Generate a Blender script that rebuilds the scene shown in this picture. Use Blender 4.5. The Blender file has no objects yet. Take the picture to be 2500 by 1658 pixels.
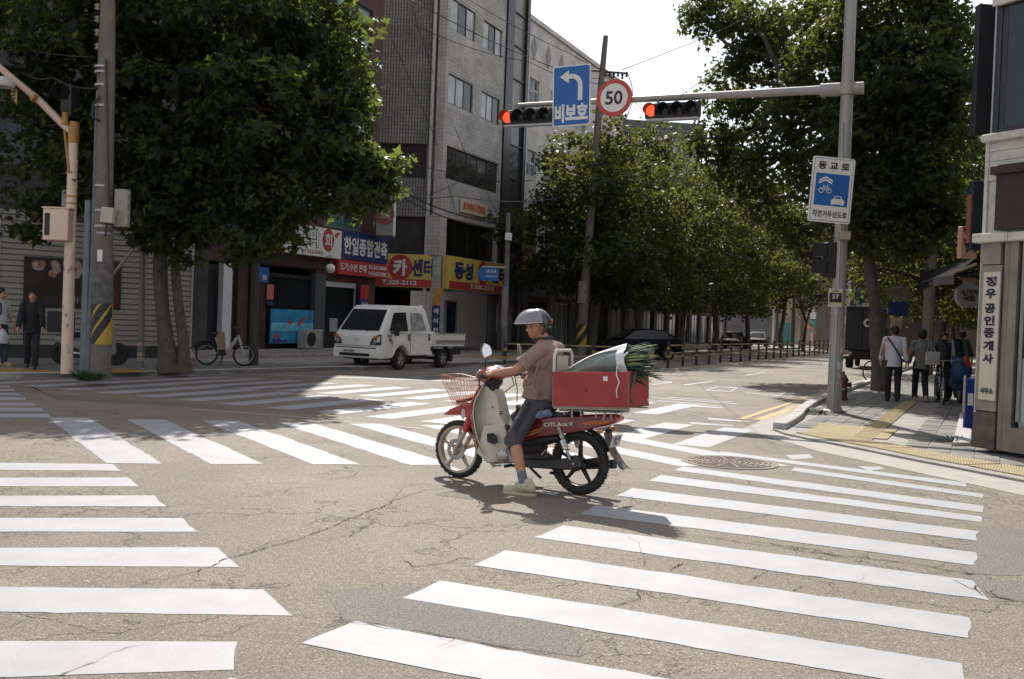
import bpy, bmesh, math, random
import numpy as np
from mathutils import Vector, Matrix, Quaternion
R = math.radians
random.seed(7); rng = np.random.default_rng(7)
scene = bpy.context.scene
col = scene.collection

# ------------------------------------------------------------------ camera, sky, sun, exposure
CAMZ = 1.57; FOC = 2430.0; HZ = 785.0; SL = 0.0367          # photo 2500 x 1658, focal length in its pixels
ROLL = math.atan(SL); PITCH = math.atan((829 - HZ) * math.cos(ROLL) / FOC)
FW = Vector((0, math.cos(PITCH), -math.sin(PITCH))); U0 = Vector((0, math.sin(PITCH), math.cos(PITCH))); R0 = Vector((1, 0, 0))
CI = math.cos(ROLL) * R0 + math.sin(ROLL) * U0; CJ = -math.sin(ROLL) * R0 + math.cos(ROLL) * U0
CAM = Vector((0, 0, CAMZ))
cam_data = bpy.data.cameras.new('camera'); cam = bpy.data.objects.new('camera', cam_data); col.objects.link(cam)
cam.matrix_world = Matrix((( CI.x, CJ.x, -FW.x, CAM.x), (CI.y, CJ.y, -FW.y, CAM.y), (CI.z, CJ.z, -FW.z, CAM.z), (0, 0, 0, 1)))
cam_data.sensor_width = 36; cam_data.lens = FOC / 2500 * 36; cam_data.clip_end = 3000; cam_data.clip_start = .05
scene.camera = cam

SUN_EL = R(46); SUN_AZ = R(-4)                               # azimuth measured from +Y towards +X
world = bpy.data.worlds.new('World'); scene.world = world; world.use_nodes = True
wn = world.node_tree.nodes; wl = world.node_tree.links; wn.clear()
sky = wn.new('ShaderNodeTexSky'); sky.sky_type = 'NISHITA'; sky.sun_disc = False
sky.sun_elevation = SUN_EL; sky.sun_rotation = SUN_AZ; sky.air_density = 1.0; sky.dust_density = .5; sky.ozone_density = 1.3
hs = wn.new('ShaderNodeHueSaturation'); hs.inputs['Saturation'].default_value = .36; wl.new(sky.outputs[0], hs.inputs['Color'])
bg = wn.new('ShaderNodeBackground'); bg.inputs['Strength'].default_value = 0.075
wo = wn.new('ShaderNodeOutputWorld'); wl.new(hs.outputs[0], bg.inputs['Color']); 
hz = wn.new('ShaderNodeBackground'); hz.inputs['Color'].default_value = (.285, .285, .30, 1); hz.inputs['Strength'].default_value = 1.0   # even white summer haze over the whole sky
ash = wn.new('ShaderNodeAddShader'); wl.new(bg.outputs[0], ash.inputs[0]); wl.new(hz.outputs[0], ash.inputs[1]); wl.new(ash.outputs[0], wo.inputs['Surface'])
sd = bpy.data.lights.new('sun', 'SUN'); sd.energy = 4.4; sd.angle = R(.53); sd.color = (1.0, .945, .87)
sun = bpy.data.objects.new('sun', sd); col.objects.link(sun)
sdir = Vector((math.sin(SUN_AZ) * math.cos(SUN_EL), math.cos(SUN_AZ) * math.cos(SUN_EL), math.sin(SUN_EL)))
sun.rotation_euler = sdir.to_track_quat('Z', 'Y').to_euler()
scene.view_settings.view_transform = 'Standard'; scene.view_settings.look = 'None'
scene.view_settings.exposure = 0.52; scene.view_settings.gamma = 1.0; scene.view_settings.use_curve_mapping = False
scene.cycles.max_bounces = 8; scene.cycles.transparent_max_bounces = 24

# ------------------------------------------------------------------ where things stand, measured from the photograph
def ray(px, py): return FW + (px - 1250) / FOC * CI + (829 - py) / FOC * CJ
def G(px, py, z=0.0):
    d = ray(px, py); p = CAM + d * ((z - CAMZ) / d.z); return Vector((p.x, p.y, z))
def P(px, py, Y):
    d = ray(px, py); return CAM + d * (Y / d.y)
def Dp(x, y): return x * 1.0575, y * 1.0575
class Frame:
    """vertical plane: x to the right along it, y into it, z up"""
    def __init__(s, A, u):
        s.A = Vector((A[0], A[1])); s.u = Vector(u).normalized(); s.n = Vector((-s.u.y, s.u.x)); s.ang = math.atan2(s.u.y, s.u.x)
    def q(s, px, py, off=0.0):
        d = ray(px, py); A = s.A + s.n * off; d2 = Vector((d.x, d.y)); t = ((A - CAM.xy).dot(s.n)) / d2.dot(s.n)
        p = CAM + d * t; return (p.xy - A).dot(s.u), p.z
    def w(s, x, y, z): v = s.A + s.u * x + s.n * y; return Vector((v.x, v.y, z))

# ------------------------------------------------------------------ objects
def tag(o, label=None, cat=None, group=None, kind=None):
    if label: o['label'] = label
    if cat: o['category'] = cat
    if group: o['group'] = group
    if kind: o['kind'] = kind
    return o
def empty(name, loc=(0, 0, 0), rz=0.0, **k):
    o = bpy.data.objects.new(name, None); o.empty_display_size = .2; col.objects.link(o); o.location = loc; o.rotation_euler = (0, 0, rz)
    return tag(o, **k)
class MB:
    def __init__(s): s.v = []; s.f = []
    def add(s, vs, fs):
        n = len(s.v); s.v += [tuple(v) for v in vs]; s.f += [tuple(i + n for i in f) for f in fs]; return s
    def box(s, x0, x1, y0, y1, z0, z1, M=None):
        vs = [Vector((x, y, z)) for z in (z0, z1) for y in (y0, y1) for x in (x0, x1)]
        if M is not None: vs = [M @ v for v in vs]
        return s.add(vs, [(0, 2, 3, 1), (4, 5, 7, 6), (0, 1, 5, 4), (2, 6, 7, 3), (0, 4, 6, 2), (1, 3, 7, 5)])
    def tube(s, pts, rad, n=8, cap=True, closed=False):
        pts = [Vector(p) for p in pts]; m = len(pts); rads = rad if isinstance(rad, (list, tuple)) else [rad] * m
        prev = None; vs = []
        for i, p in enumerate(pts):
            if closed: t = pts[(i + 1) % m] - pts[i - 1]
            else: t = pts[min(i + 1, m - 1)] - pts[max(i - 1, 0)]
            t.normalize()
            a = prev - t * prev.dot(t) if prev is not None else t.orthogonal()
            if a.length < 1e-5: a = t.orthogonal()
            a.normalize(); prev = a; b = t.cross(a)
            for k in range(n):
                an = 2 * math.pi * k / n; vs.append(p + (a * math.cos(an) + b * math.sin(an)) * rads[i])
        fs = []
        for i in range(m if closed else m - 1):
            j = (i + 1) % m
            for k in range(n):
                l = (k + 1) % n; fs.append((i * n + k, i * n + l, j * n + l, j * n + k))
        if cap and not closed: fs += [tuple(reversed(range(n))), tuple(range((m - 1) * n, m * n))]
        return s.add(vs, fs)
    def lathe(s, prof, n=16, o=(0, 0, 0), axis=(0, 0, 1), capped=True):
        ax = Vector(axis).normalized(); a = ax.orthogonal().normalized(); b = ax.cross(a); o = Vector(o); vs = []
        for r, h in prof:
            for k in range(n):
                an = 2 * math.pi * k / n; vs.append(o + ax * h + (a * math.cos(an) + b * math.sin(an)) * r)
        fs = []; m = len(prof)
        for i in range(m - 1):
            for k in range(n):
                l = (k + 1) % n; fs.append((i * n + k, i * n + l, (i + 1) * n + l, (i + 1) * n + k))
        if capped: fs += [tuple(reversed(range(n))), tuple(range((m - 1) * n, m * n))]
        return s.add(vs, fs)
    def prism(s, poly, vec, M=None):
        """closed polygon (3D points) extruded by vec"""
        p = [Vector(v) for v in poly]; vec = Vector(vec); n = len(p); q = p + [v + vec for v in p]
        if M is not None: q = [M @ v for v in q]
        return s.add(q, [tuple(reversed(range(n))), tuple(range(n, 2 * n))] + [(i, (i + 1) % n, (i + 1) % n + n, i + n) for i in range(n)])
    def grid(s, rows, closed=False):
        m = len(rows); n = len(rows[0]); vs = [p for r in rows for p in r]
        fs = [(i * n + k, i * n + k + 1, (i + 1) * n + k + 1, (i + 1) * n + k) for i in range(m - 1) for k in range(n - 1)]
        if closed: fs += [(i * n + n - 1, i * n, (i + 1) * n, (i + 1) * n + n - 1) for i in range(m - 1)]
        return s.add(vs, fs)
    def ell(s, c, r, M=None, n=14, m=9):
        c = Vector(c); rows = []
        for i in range(m + 1):
            th = math.pi * i / m; rr = max(math.sin(th), 1e-4)
            rows.append([Vector((r[0] * rr * math.cos(2 * math.pi * k / n), r[1] * rr * math.sin(2 * math.pi * k / n), r[2] * math.cos(th))) for k in range(n)])
        rows = [[c + ((M @ v) if M is not None else v) for v in q] for q in rows]
        n0 = len(s.v); s.grid(rows, True)
        return s
    def mesh(s, name):
        me = bpy.data.meshes.new(name); me.from_pydata(s.v, [], s.f); me.update(); return me
def solidify(me_rows, th, name): pass
def part(name, mb, mat, parent=None, smooth=False, bev=0.0, seg=1, kind=None, label=None, solid=0.0, recalc=True):
    me = mb.mesh(name) if isinstance(mb, MB) else mb
    if isinstance(mb, MB) and recalc:
        bm = bmesh.new(); bm.from_mesh(me)
        bmesh.ops.recalc_face_normals(bm, faces=bm.faces)
        if solid: bmesh.ops.solidify(bm, geom=bm.faces[:], thickness=solid)
        if bev:
            ed = [e for e in bm.edges if len(e.link_faces) == 2 and e.calc_face_angle(0) > .5]
            bmesh.ops.bevel(bm, geom=ed, offset=bev, segments=seg, affect='EDGES', profile=.6, clamp_overlap=True)
        bm.to_mesh(me); bm.free()
    if mat is not None and not me.materials: me.materials.append(mat)
    if smooth:
        me.polygons.foreach_set('use_smooth', [True] * len(me.polygons))
        if smooth != 'all': me.set_sharp_from_angle(angle=R(38))
    o = bpy.data.objects.new(name, me); col.objects.link(o)
    if parent is not None: o.parent = parent
    return tag(o, label=label, kind=kind)
def thing(name, mb, mat, label, cat, loc=(0, 0, 0), rz=0.0, group=None, kind=None, **k):
    o = part(name, mb, mat, None, **k); o.location = loc; o.rotation_euler = (0, 0, rz); return tag(o, label, cat, group, kind)
def children(o, allobj): return [c for c in allobj if c.parent == o]
def dup(root, loc=None, rz=None, label=None, group=None):
    def cp(o, par):
        c = o.copy(); col.objects.link(c); c.parent = par
        for ch in kids.get(o.name, []): cp(ch, c)
        return c
    kids = {}
    for x in list(bpy.data.objects):
        if x.parent: kids.setdefault(x.parent.name, []).append(x)
    r = cp(root, None)
    if loc is not None: r.location = loc
    if rz is not None: r.rotation_euler = (0, 0, rz)
    if label: r['label'] = label
    if group: r['group'] = group
    return r
def text(body, mat, parent, o, rv, uv, w=None, h=None, bold=.02, ext=.004, name='lettering', align='C', label=None):
    cu = bpy.data.curves.new('lettering_curve', 'FONT'); cu.body = body; cu.offset = bold; cu.extrude = .02; cu.resolution_u = 3; cu.space_line = .95
    if align == 'C': cu.align_x = 'CENTER'
    t = bpy.data.objects.new('lettering_curve', cu); col.objects.link(t)
    bpy.context.view_layer.update()
    me = bpy.data.meshes.new_from_object(t.evaluated_get(bpy.context.evaluated_depsgraph_get()))
    bpy.data.objects.remove(t); bpy.data.curves.remove(cu)
    n = len(me.vertices); a = np.empty(n * 3); me.vertices.foreach_get('co', a); a = a.reshape(n, 3)
    lo = a.min(0); hi = a.max(0); c = (lo + hi) / 2; sz = hi - lo
    sx = w / sz[0] if w else h / sz[1]; sy = h / sz[1] if h else sx
    a = (a - c) * [sx, sy, ext / .04]
    rv = np.array(Vector(rv).normalized()); uv = np.array(Vector(uv).normalized()); nv = np.cross(rv, uv)
    b = np.array(o) + a[:, :1] * rv + a[:, 1:2] * uv + a[:, 2:3] * nv
    me.vertices.foreach_set('co', b.ravel()); me.materials.clear(); me.update()
    return part(name, me, mat, parent, label=label)
def blob(name, prims, vox, mat, parent, smooth=6, fac=.6, clip=()):
    """prims unite into ONE continuous surface: ('c',p0,p1,r0,r1) tapered limb, ('e',centre,radii,Matrix) ellipsoid, ('b',...) box"""
    mb = MB()
    for p in prims:
        if p[0] == 'c':
            a, b = Vector(p[1]), Vector(p[2]); r0, r1 = p[3], p[4]; L = (b - a).length; ax = (b - a).normalized() if L > 1e-6 else Vector((0, 0, 1))
            prof = [(r0 * math.sin(t), -r0 * math.cos(t)) for t in (.02, .5, 1.0)] + [(r0, 0)] + [(r1, L)] + [(r1 * math.sin(t), L + r1 * math.cos(t)) for t in (1.0, .5, .02)]
            mb.lathe(prof, 14, a, ax)
        elif p[0] == 'e': mb.ell(p[1], p[2], p[3] if len(p) > 3 else None, 16, 11)
        elif p[0] == 'b': mb.box(*p[1], M=p[2] if len(p) > 2 else None)
    me = mb.mesh(name); o = bpy.data.objects.new(name, me); col.objects.link(o)
    m = o.modifiers.new('r', 'REMESH'); m.mode = 'VOXEL'; m.voxel_size = vox; m.adaptivity = 0
    if smooth: m = o.modifiers.new('s', 'SMOOTH'); m.iterations = smooth; m.factor = fac
    bpy.context.view_layer.update()
    me2 = bpy.data.meshes.new_from_object(o.evaluated_get(bpy.context.evaluated_depsgraph_get()))
    bpy.data.objects.remove(o); bpy.data.meshes.remove(me)
    for p_, n_, rad_ in clip:                               # hems and cuffs end in a clean flat edge
        p_ = Vector(p_); n_ = Vector(n_).normalized()
        for v in me2.vertices:
            d_ = (v.co - p_).dot(n_)
            if d_ > 0 and (v.co - p_).length < rad_: v.co = v.co - n_ * d_
    return part(name, me2, mat, parent, smooth='all')

# ------------------------------------------------------------------ materials
MATS = {}
def mat(name, rgb, rough=.6, metal=0.0, var=.12, scale=6.0, bump=0.0, bscale=60.0, dirt=0.0, dirtcol=(.05, .045, .04), dscale=2.0, spec=.5, emit=None, coat=0.0, alpha=None, trans=0.0, ior=1.45, detail=4.0):
    if name in MATS: return MATS[name]
    m = bpy.data.materials.new(name); m.use_nodes = True; nt = m.node_tree; N = nt.nodes; L = nt.links
    b = N['Principled BSDF']; b.inputs['Roughness'].default_value = rough; b.inputs['Metallic'].default_value = metal
    b.inputs['Specular IOR Level'].default_value = spec; b.inputs['IOR'].default_value = ior
    b.inputs['Coat Weight'].default_value = coat; b.inputs['Transmission Weight'].default_value = trans
    tc = N.new('ShaderNodeTexCoord')
    rgb4 = (*rgb, 1)
    if var > 0:
        n = N.new('ShaderNodeTexNoise'); n.inputs['Scale'].default_value = scale; n.inputs['Detail'].default_value = detail; L.new(tc.outputs['Object'], n.inputs['Vector'])
        mr = N.new('ShaderNodeMapRange'); mr.inputs['From Min'].default_value = .3; mr.inputs['From Max'].default_value = .7; mr.inputs['To Min'].default_value = 1 - var; mr.inputs['To Max'].default_value = 1 + var
        L.new(n.outputs['Fac'], mr.inputs['Value'])
        mx = N.new('ShaderNodeVectorMath'); mx.operation = 'SCALE'; mx.inputs[0].default_value = rgb; L.new(mr.outputs[0], mx.inputs['Scale'])
        last = mx.outputs[0]
        if dirt > 0:
            n2 = N.new('ShaderNodeTexNoise'); n2.inputs['Scale'].default_value = dscale; n2.inputs['Detail'].default_value = 8; n2.inputs['Roughness'].default_value = .7; L.new(tc.outputs['Object'], n2.inputs['Vector'])
            m2 = N.new('ShaderNodeMapRange'); m2.inputs['From Min'].default_value = .48; m2.inputs['From Max'].default_value = .72; m2.inputs['To Max'].default_value = dirt; L.new(n2.outputs['Fac'], m2.inputs['Value'])
            mi = N.new('ShaderNodeMix'); mi.data_type = 'RGBA'; L.new(m2.outputs[0], mi.inputs['Factor']); L.new(last, mi.inputs['A']); mi.inputs['B'].default_value = (*dirtcol, 1); last = mi.outputs['Result']
        L.new(last, b.inputs['Base Color'])
    else: b.inputs['Base Color'].default_value = rgb4
    if bump > 0:
        n = N.new('ShaderNodeTexNoise'); n.inputs['Scale'].default_value = bscale; n.inputs['Detail'].default_value = 5; L.new(tc.outputs['Object'], n.inputs['Vector'])
        bp = N.new('ShaderNodeBump'); bp.inputs['Strength'].default_value = bump; bp.inputs['Distance'].default_value = .01; L.new(n.outputs['Fac'], bp.inputs['Height']); L.new(bp.outputs[0], b.inputs['Normal'])
    if emit: b.inputs['Emission Color'].default_value = (*emit[:3], 1); b.inputs['Emission Strength'].default_value = emit[3]
    if alpha is not None: b.inputs['Alpha'].default_value = alpha
    MATS[name] = m; return m
def brickmat(name, c1, c2, mortar, bw, bh, ms=.01, rough=.8, axis='x', offset=.5, bump=.6):
    """brick courses in a facade's own x,z; used only where single bricks are too small to tell apart"""
    m = mat(name, c1, rough); nt = m.node_tree; N = nt.nodes; L = nt.links; b = N['Principled BSDF']
    tc = N.new('ShaderNodeTexCoord'); sx = N.new('ShaderNodeSeparateXYZ'); L.new(tc.outputs['Object'], sx.inputs[0]); cx = N.new('ShaderNodeCombineXYZ')
    ad = N.new('ShaderNodeMath'); L.new(sx.outputs['X'], ad.inputs[0]); L.new(sx.outputs['Y'], ad.inputs[1]); L.new(ad.outputs[0], cx.inputs['X']); L.new(sx.outputs['Z'], cx.inputs['Y'])
    br = N.new('ShaderNodeTexBrick'); L.new(cx.outputs[0], br.inputs['Vector']); br.offset = offset; br.inputs['Scale'].default_value = 1; br.inputs['Brick Width'].default_value = bw; br.inputs['Row Height'].default_value = bh
    br.inputs['Mortar Size'].default_value = ms; br.inputs['Color1'].default_value = (*c1, 1); br.inputs['Color2'].default_value = (*c2, 1); br.inputs['Mortar'].default_value = (*mortar, 1)
    n = N.new('ShaderNodeTexNoise'); n.inputs['Scale'].default_value = .9; n.inputs['Detail'].default_value = 6; L.new(tc.outputs['Object'], n.inputs['Vector'])
    mr = N.new('ShaderNodeMapRange'); mr.inputs['From Min'].default_value = .3; mr.inputs['From Max'].default_value = .7; mr.inputs['To Min'].default_value = .78; mr.inputs['To Max'].default_value = 1.15; L.new(n.outputs['Fac'], mr.inputs['Value'])
    sc = N.new('ShaderNodeVectorMath'); sc.operation = 'SCALE'; L.new(br.outputs['Color'], sc.inputs[0]); L.new(mr.outputs[0], sc.inputs['Scale']); L.new(sc.outputs[0], b.inputs['Base Color'])
    bp = N.new('ShaderNodeBump'); bp.invert = True; bp.inputs['Strength'].default_value = bump; bp.inputs['Distance'].default_value = .01; L.new(br.outputs['Fac'], bp.inputs['Height']); L.new(bp.outputs[0], b.inputs['Normal'])
    return m
def leafmat(name, c, t):
    m = bpy.data.materials.new(name); m.use_nodes = True; nt = m.node_tree; N = nt.nodes; L = nt.links; N.clear()
    at = N.new('ShaderNodeAttribute'); at.attribute_name = 'leafvar'
    def shade(col_a, col_b):
        mi = N.new('ShaderNodeMix'); mi.data_type = 'RGBA'; L.new(at.outputs['Fac'], mi.inputs['Factor']); mi.inputs['A'].default_value = (*col_a, 1); mi.inputs['B'].default_value = (*col_b, 1); return mi.outputs['Result']
    d = N.new('ShaderNodeBsdfPrincipled'); d.inputs['Roughness'].default_value = .5; d.inputs['Specular IOR Level'].default_value = .3
    L.new(shade(tuple(x * .7 for x in c), tuple(x * 1.35 for x in c)), d.inputs['Base Color'])
    tr = N.new('ShaderNodeBsdfTranslucent'); L.new(shade(tuple(x * .75 for x in t), (t[0] * 1.5, t[1] * 1.2, t[2])), tr.inputs['Color'])
    ms = N.new('ShaderNodeMixShader'); ms.inputs[0].default_value = .52; L.new(d.outputs[0], ms.inputs[1]); L.new(tr.outputs[0], ms.inputs[2])
    o = N.new('ShaderNodeOutputMaterial'); L.new(ms.outputs[0], o.inputs['Surface']); return m

def roadmat():
    m = bpy.data.materials.new('asphalt'); m.use_nodes = True; nt = m.node_tree; N = nt.nodes; L = nt.links; b = N['Principled BSDF']
    b.inputs['Roughness'].default_value = .70; b.inputs['Specular IOR Level'].default_value = .22
    tc = N.new('ShaderNodeTexCoord').outputs['Object']
    def noise(s, d=4, r=.55, src=tc, dist=0):
        n = N.new('ShaderNodeTexNoise'); n.inputs['Scale'].default_value = s; n.inputs['Detail'].default_value = d; n.inputs['Roughness'].default_value = r; n.inputs['Distortion'].default_value = dist; L.new(src, n.inputs['Vector']); return n
    def mr(src, a, bb, c, d):
        x = N.new('ShaderNodeMapRange'); x.inputs['From Min'].default_value = a; x.inputs['From Max'].default_value = bb; x.inputs['To Min'].default_value = c; x.inputs['To Max'].default_value = d; L.new(src, x.inputs['Value']); return x.outputs[0]
    def math_(op, a, bb):
        x = N.new('ShaderNodeMath'); x.operation = op
        for i, q in enumerate((a, bb)):
            if isinstance(q, (int, float)): x.inputs[i].default_value = q
            else: L.new(q, x.inputs[i])
        return x.outputs[0]
    big = mr(noise(.22, 5, .6, dist=.4).outputs['Fac'], .35, .65, .80, 1.16)
    mid = mr(noise(1.9, 6, .65).outputs['Fac'], .3, .7, .9, 1.09)
    fine = math_('MULTIPLY', mr(noise(85, 2, .8).outputs['Fac'], .36, .64, .42, 1.5), mr(noise(26, 4, .75).outputs['Fac'], .34, .66, .74, 1.22))
    vo = N.new('ShaderNodeTexVoronoi'); vo.inputs['Scale'].default_value = 95; L.new(tc, vo.inputs['Vector'])
    ston = mr(vo.outputs['Color'], .8, .95, 1.0, 1.9)
    k = math_('MULTIPLY', math_('MULTIPLY', big, mid), math_('MULTIPLY', fine, ston))
    # fine cracks
    wob = N.new('ShaderNodeVectorMath'); wob.operation = 'SCALE'; L.new(noise(1.6, 5, .65).outputs['Color'], wob.inputs[0]); wob.inputs['Scale'].default_value = 1.1
    ad = N.new('ShaderNodeVectorMath'); L.new(tc, ad.inputs[0]); L.new(wob.outputs[0], ad.inputs[1])
    ve = N.new('ShaderNodeTexVoronoi'); ve.feature = 'DISTANCE_TO_EDGE'; ve.inputs['Scale'].default_value = .85; L.new(ad.outputs[0], ve.inputs['Vector'])
    ve2 = N.new('ShaderNodeTexVoronoi'); ve2.feature = 'DISTANCE_TO_EDGE'; ve2.inputs['Scale'].default_value = 3.6; L.new(ad.outputs[0], ve2.inputs['Vector'])
    mask = mr(noise(.31, 3).outputs['Fac'], .5, .62, 0, 1)
    c1 = math_('MULTIPLY', mr(ve.outputs['Distance'], .0, .012, 1, 0), mr(noise(.5, 3).outputs['Fac'], .44, .56, 0, 1))
    c2 = math_('MULTIPLY', mr(ve2.outputs['Distance'], .0, .03, .8, 0), mask)
    cr = math_('MAXIMUM', c1, c2)
    k2 = math_('MULTIPLY', k, mr(cr, 0, 1, 1, .74))
    sc = N.new('ShaderNodeVectorMath'); sc.operation = 'SCALE'; sc.inputs[0].default_value = (.212, .180, .149); L.new(k2, sc.inputs['Scale']); L.new(sc.outputs[0], b.inputs['Base Color'])
    bp = N.new('ShaderNodeBump'); bp.inputs['Strength'].default_value = .8; bp.inputs['Distance'].default_value = .008
    L.new(math_('SUBTRACT', math_('ADD', noise(130, 3, .7).outputs['Fac'], noise(4, 4).outputs['Fac']), math_('MULTIPLY', cr, 2)), bp.inputs['Height']); L.new(bp.outputs[0], b.inputs['Normal'])
    return m
def paintmat():
    """worn thermoplastic: chips where the asphalt shows through"""
    m = bpy.data.materials.new('road_paint'); m.use_nodes = True; nt = m.node_tree; N = nt.nodes; L = nt.links; b = N['Principled BSDF']; b.inputs['Roughness'].default_value = .62
    tc = N.new('ShaderNodeTexCoord').outputs['Object']
    def noise(s, d, r=.6):
        n = N.new('ShaderNodeTexNoise'); n.inputs['Scale'].default_value = s; n.inputs['Detail'].default_value = d; n.inputs['Roughness'].default_value = r; L.new(tc, n.inputs['Vector']); return n.outputs['Fac']
    a = N.new('ShaderNodeMapRange'); a.inputs['From Min'].default_value = .635; a.inputs['From Max'].default_value = .73; L.new(noise(9, 10, .72), a.inputs['Value'])
    w = N.new('ShaderNodeMapRange'); w.inputs['From Min'].default_value = .3; w.inputs['From Max'].default_value = .7; w.inputs['To Min'].default_value = .84; w.inputs['To Max'].default_value = 1.08; L.new(noise(2.3, 8, .7), w.inputs['Value'])
    sc = N.new('ShaderNodeVectorMath'); sc.operation = 'SCALE'; sc.inputs[0].default_value = (.32, .314, .326); L.new(w.outputs[0], sc.inputs['Scale'])
    mi = N.new('ShaderNodeMix'); mi.data_type = 'RGBA'; L.new(a.outputs[0], mi.inputs['Factor']); L.new(sc.outputs[0], mi.inputs['A']); mi.inputs['B'].default_value = (.25, .22, .19, 1)
    L.new(mi.outputs['Result'], b.inputs['Base Color'])
    bp = N.new('ShaderNodeBump'); bp.inputs['Strength'].default_value = .4; bp.inputs['Distance'].default_value = .004; L.new(noise(70, 4), bp.inputs['Height']); L.new(bp.outputs[0], b.inputs['Normal'])
    return m
ASPH = roadmat(); PAINT = paintmat()
CONC = mat('concrete', (.30, .28, .255), .85, var=.18, scale=3, bump=.4, bscale=40, dirt=.5, dirtcol=(.12, .11, .10))
KERB = mat('kerb_granite', (.40, .385, .37), .8, var=.15, scale=20, bump=.3, dirt=.35, dirtcol=(.2, .18, .16))
PAVER = mat('paving_block', (.165, .165, .148), .85, var=.18, scale=3, bump=.4, bscale=90, dirt=.5, dirtcol=(.12, .115, .1))
YPAVE = mat('tactile_yellow', (.40, .33, .19), .8, var=.15, scale=5, bump=.3, dirt=.45, dirtcol=(.2, .17, .11))
BLACK = mat('black_plastic', (.018, .018, .019), .5, var=.1)
RUBBER = mat('rubber', (.022, .021, .021), .75, var=.2, scale=20, bump=.3)
STEEL = mat('galvanised_steel', (.36, .36, .36), .5, .55, var=.15, scale=8, dirt=.25, dirtcol=(.2, .17, .14))
CHROME = mat('chrome', (.6, .6, .6), .18, 1.0, var=.05)
ALU = mat('cast_alloy', (.42, .39, .34), .4, .7, var=.12)
GLASSD = mat('dark_window_glass', (.014, .016, .017), .12, var=.05, spec=.35)
WHITEP = mat('white_paint', (.62, .62, .60), .45, var=.06, dirt=.15, dirtcol=(.35, .32, .28))
CREAM = mat('cream_plastic', (.56, .53, .43), .38, var=.07, scale=4, dirt=.35, dirtcol=(.3, .26, .18), dscale=5)
REDP = mat('red_plastic', (.36, .035, .025), .35, var=.15, scale=6, coat=.3)
DREDP = mat('dark_red_plastic', (.16, .012, .014), .28, var=.15, scale=6, coat=.4)
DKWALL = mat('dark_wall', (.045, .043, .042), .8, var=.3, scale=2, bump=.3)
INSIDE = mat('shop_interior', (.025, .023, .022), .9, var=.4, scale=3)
BARK = mat('plane_bark', (.095, .08, .062), .9, var=.35, scale=7, bump=1.0, bscale=14, dirt=.75, dirtcol=(.07, .06, .045), dscale=3.5)
TWIG = mat('branch_bark', (.06, .05, .04), .9, var=.3, scale=10)
LEAF = leafmat('plane_leaf', (.024, .037, .018), (.12, .165, .032))
LEAF2 = leafmat('plane_leaf_dark', (.018, .027, .016), (.155, .225, .045))
SKIN = mat('skin', (.40, .19, .115), .5, var=.12, scale=14)
# ------------------------------------------------------------------ ground
SK = .484                                                   # dx/dy of the street that runs away to the right
UU = Vector((SK, 1)).normalized()
def sheet(name, pts, z, m, parent=None, kind='structure'):
    mb = MB(); mb.add([(p[0], p[1], z) for p in pts], [tuple(range(len(pts)))])
    return part(name, mb, m, parent, kind=kind)
mb = MB(); n = 24
mb.add([(x, y, 0) for y in (-60, -10, 5, 30, 120, 900) for x in (-700, -60, -10, 10, 60, 700)], [(j * 6 + i, j * 6 + i + 1, j * 6 + i + 7, j * 6 + i + 6) for j in range(5) for i in range(5)])
part('road', mb, ASPH, kind='structure')

z1 = lambda x, y: (x / 2.628, 900 + y / 2.628); z2 = lambda x, y: (x / 2.628, 1250 + y / 2.628); z3 = lambda x, y: (850 + x / 2.628, 1250 + y / 2.628)
z4 = lambda x, y: (1600 + x / 2.628, 1250 + y / 2.628); z5 = lambda x, y: (1400 + x / 2.15, 900 + y / 2.15); z6 = lambda x, y: (600 + x / 4.73, 850 + y / 4.73)
def quad(pp): return [G(*p).xy for p in pp]
ZP = .0022
ZS = [0]
def stripe(parent, q, name='stripe', rag=.006, mt=None):
    """painted bar with slightly ragged edges; q = four ground corners"""
    q = [Vector(p) for p in q]; out = []; ZS[0] += 1
    for i in range(4):
        a, b = q[i], q[(i + 1) % 4]; L = (b - a).length; k = max(2, int(L / .09)); nn = Vector((-(b - a).y, (b - a).x)).normalized()
        w = 0
        for j in range(k):
            w = .75 * w + random.gauss(0, rag); d = w * math.sin(math.pi * j / k)
            if random.random() < .02: d += random.choice((-1, 1)) * .02
            out.append(a + (b - a) * (j / k) + nn * d)
    mb = MB(); mb.add([(p.x, p.y, ZP + ZS[0] * .00003) for p in out], [tuple(range(len(out)))])
    o = part(name, mb, mt or PAINT, parent); return o
# crosswalk nearest, bottom left (runs off the frame to the left)
cw = empty('crosswalk', kind='structure')
L_ = [[z1(0,605),z1(0,652),z1(780,657),z1(720,614)],[z1(0,700),z1(0,757),z1(893,757),z1(822,700)],[z1(0,817),z1(0,885),z1(1070,886),z1(990,815)],[z1(0,960),z1(0,1048),z1(1270,1048),z1(1170,960)],
      [z2(0,232),z2(0,345),z2(1535,355),z2(1395,228)],[z2(0,485),z2(0,640),z2(1880,668),z2(1690,500)],[z2(0,828),z2(0,1062),z2(1500,1015),z2(1525,835)]]
for q in L_:
    a, b, c, d = quad(q); stripe(cw, [a + (a - d).normalized() * 3.5, b + (b - c).normalized() * 3.5, c, d], rag=.004)
a, b = G(*z2(1500,1018)).xy, G(*z2(1390,1065)).xy
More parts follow.
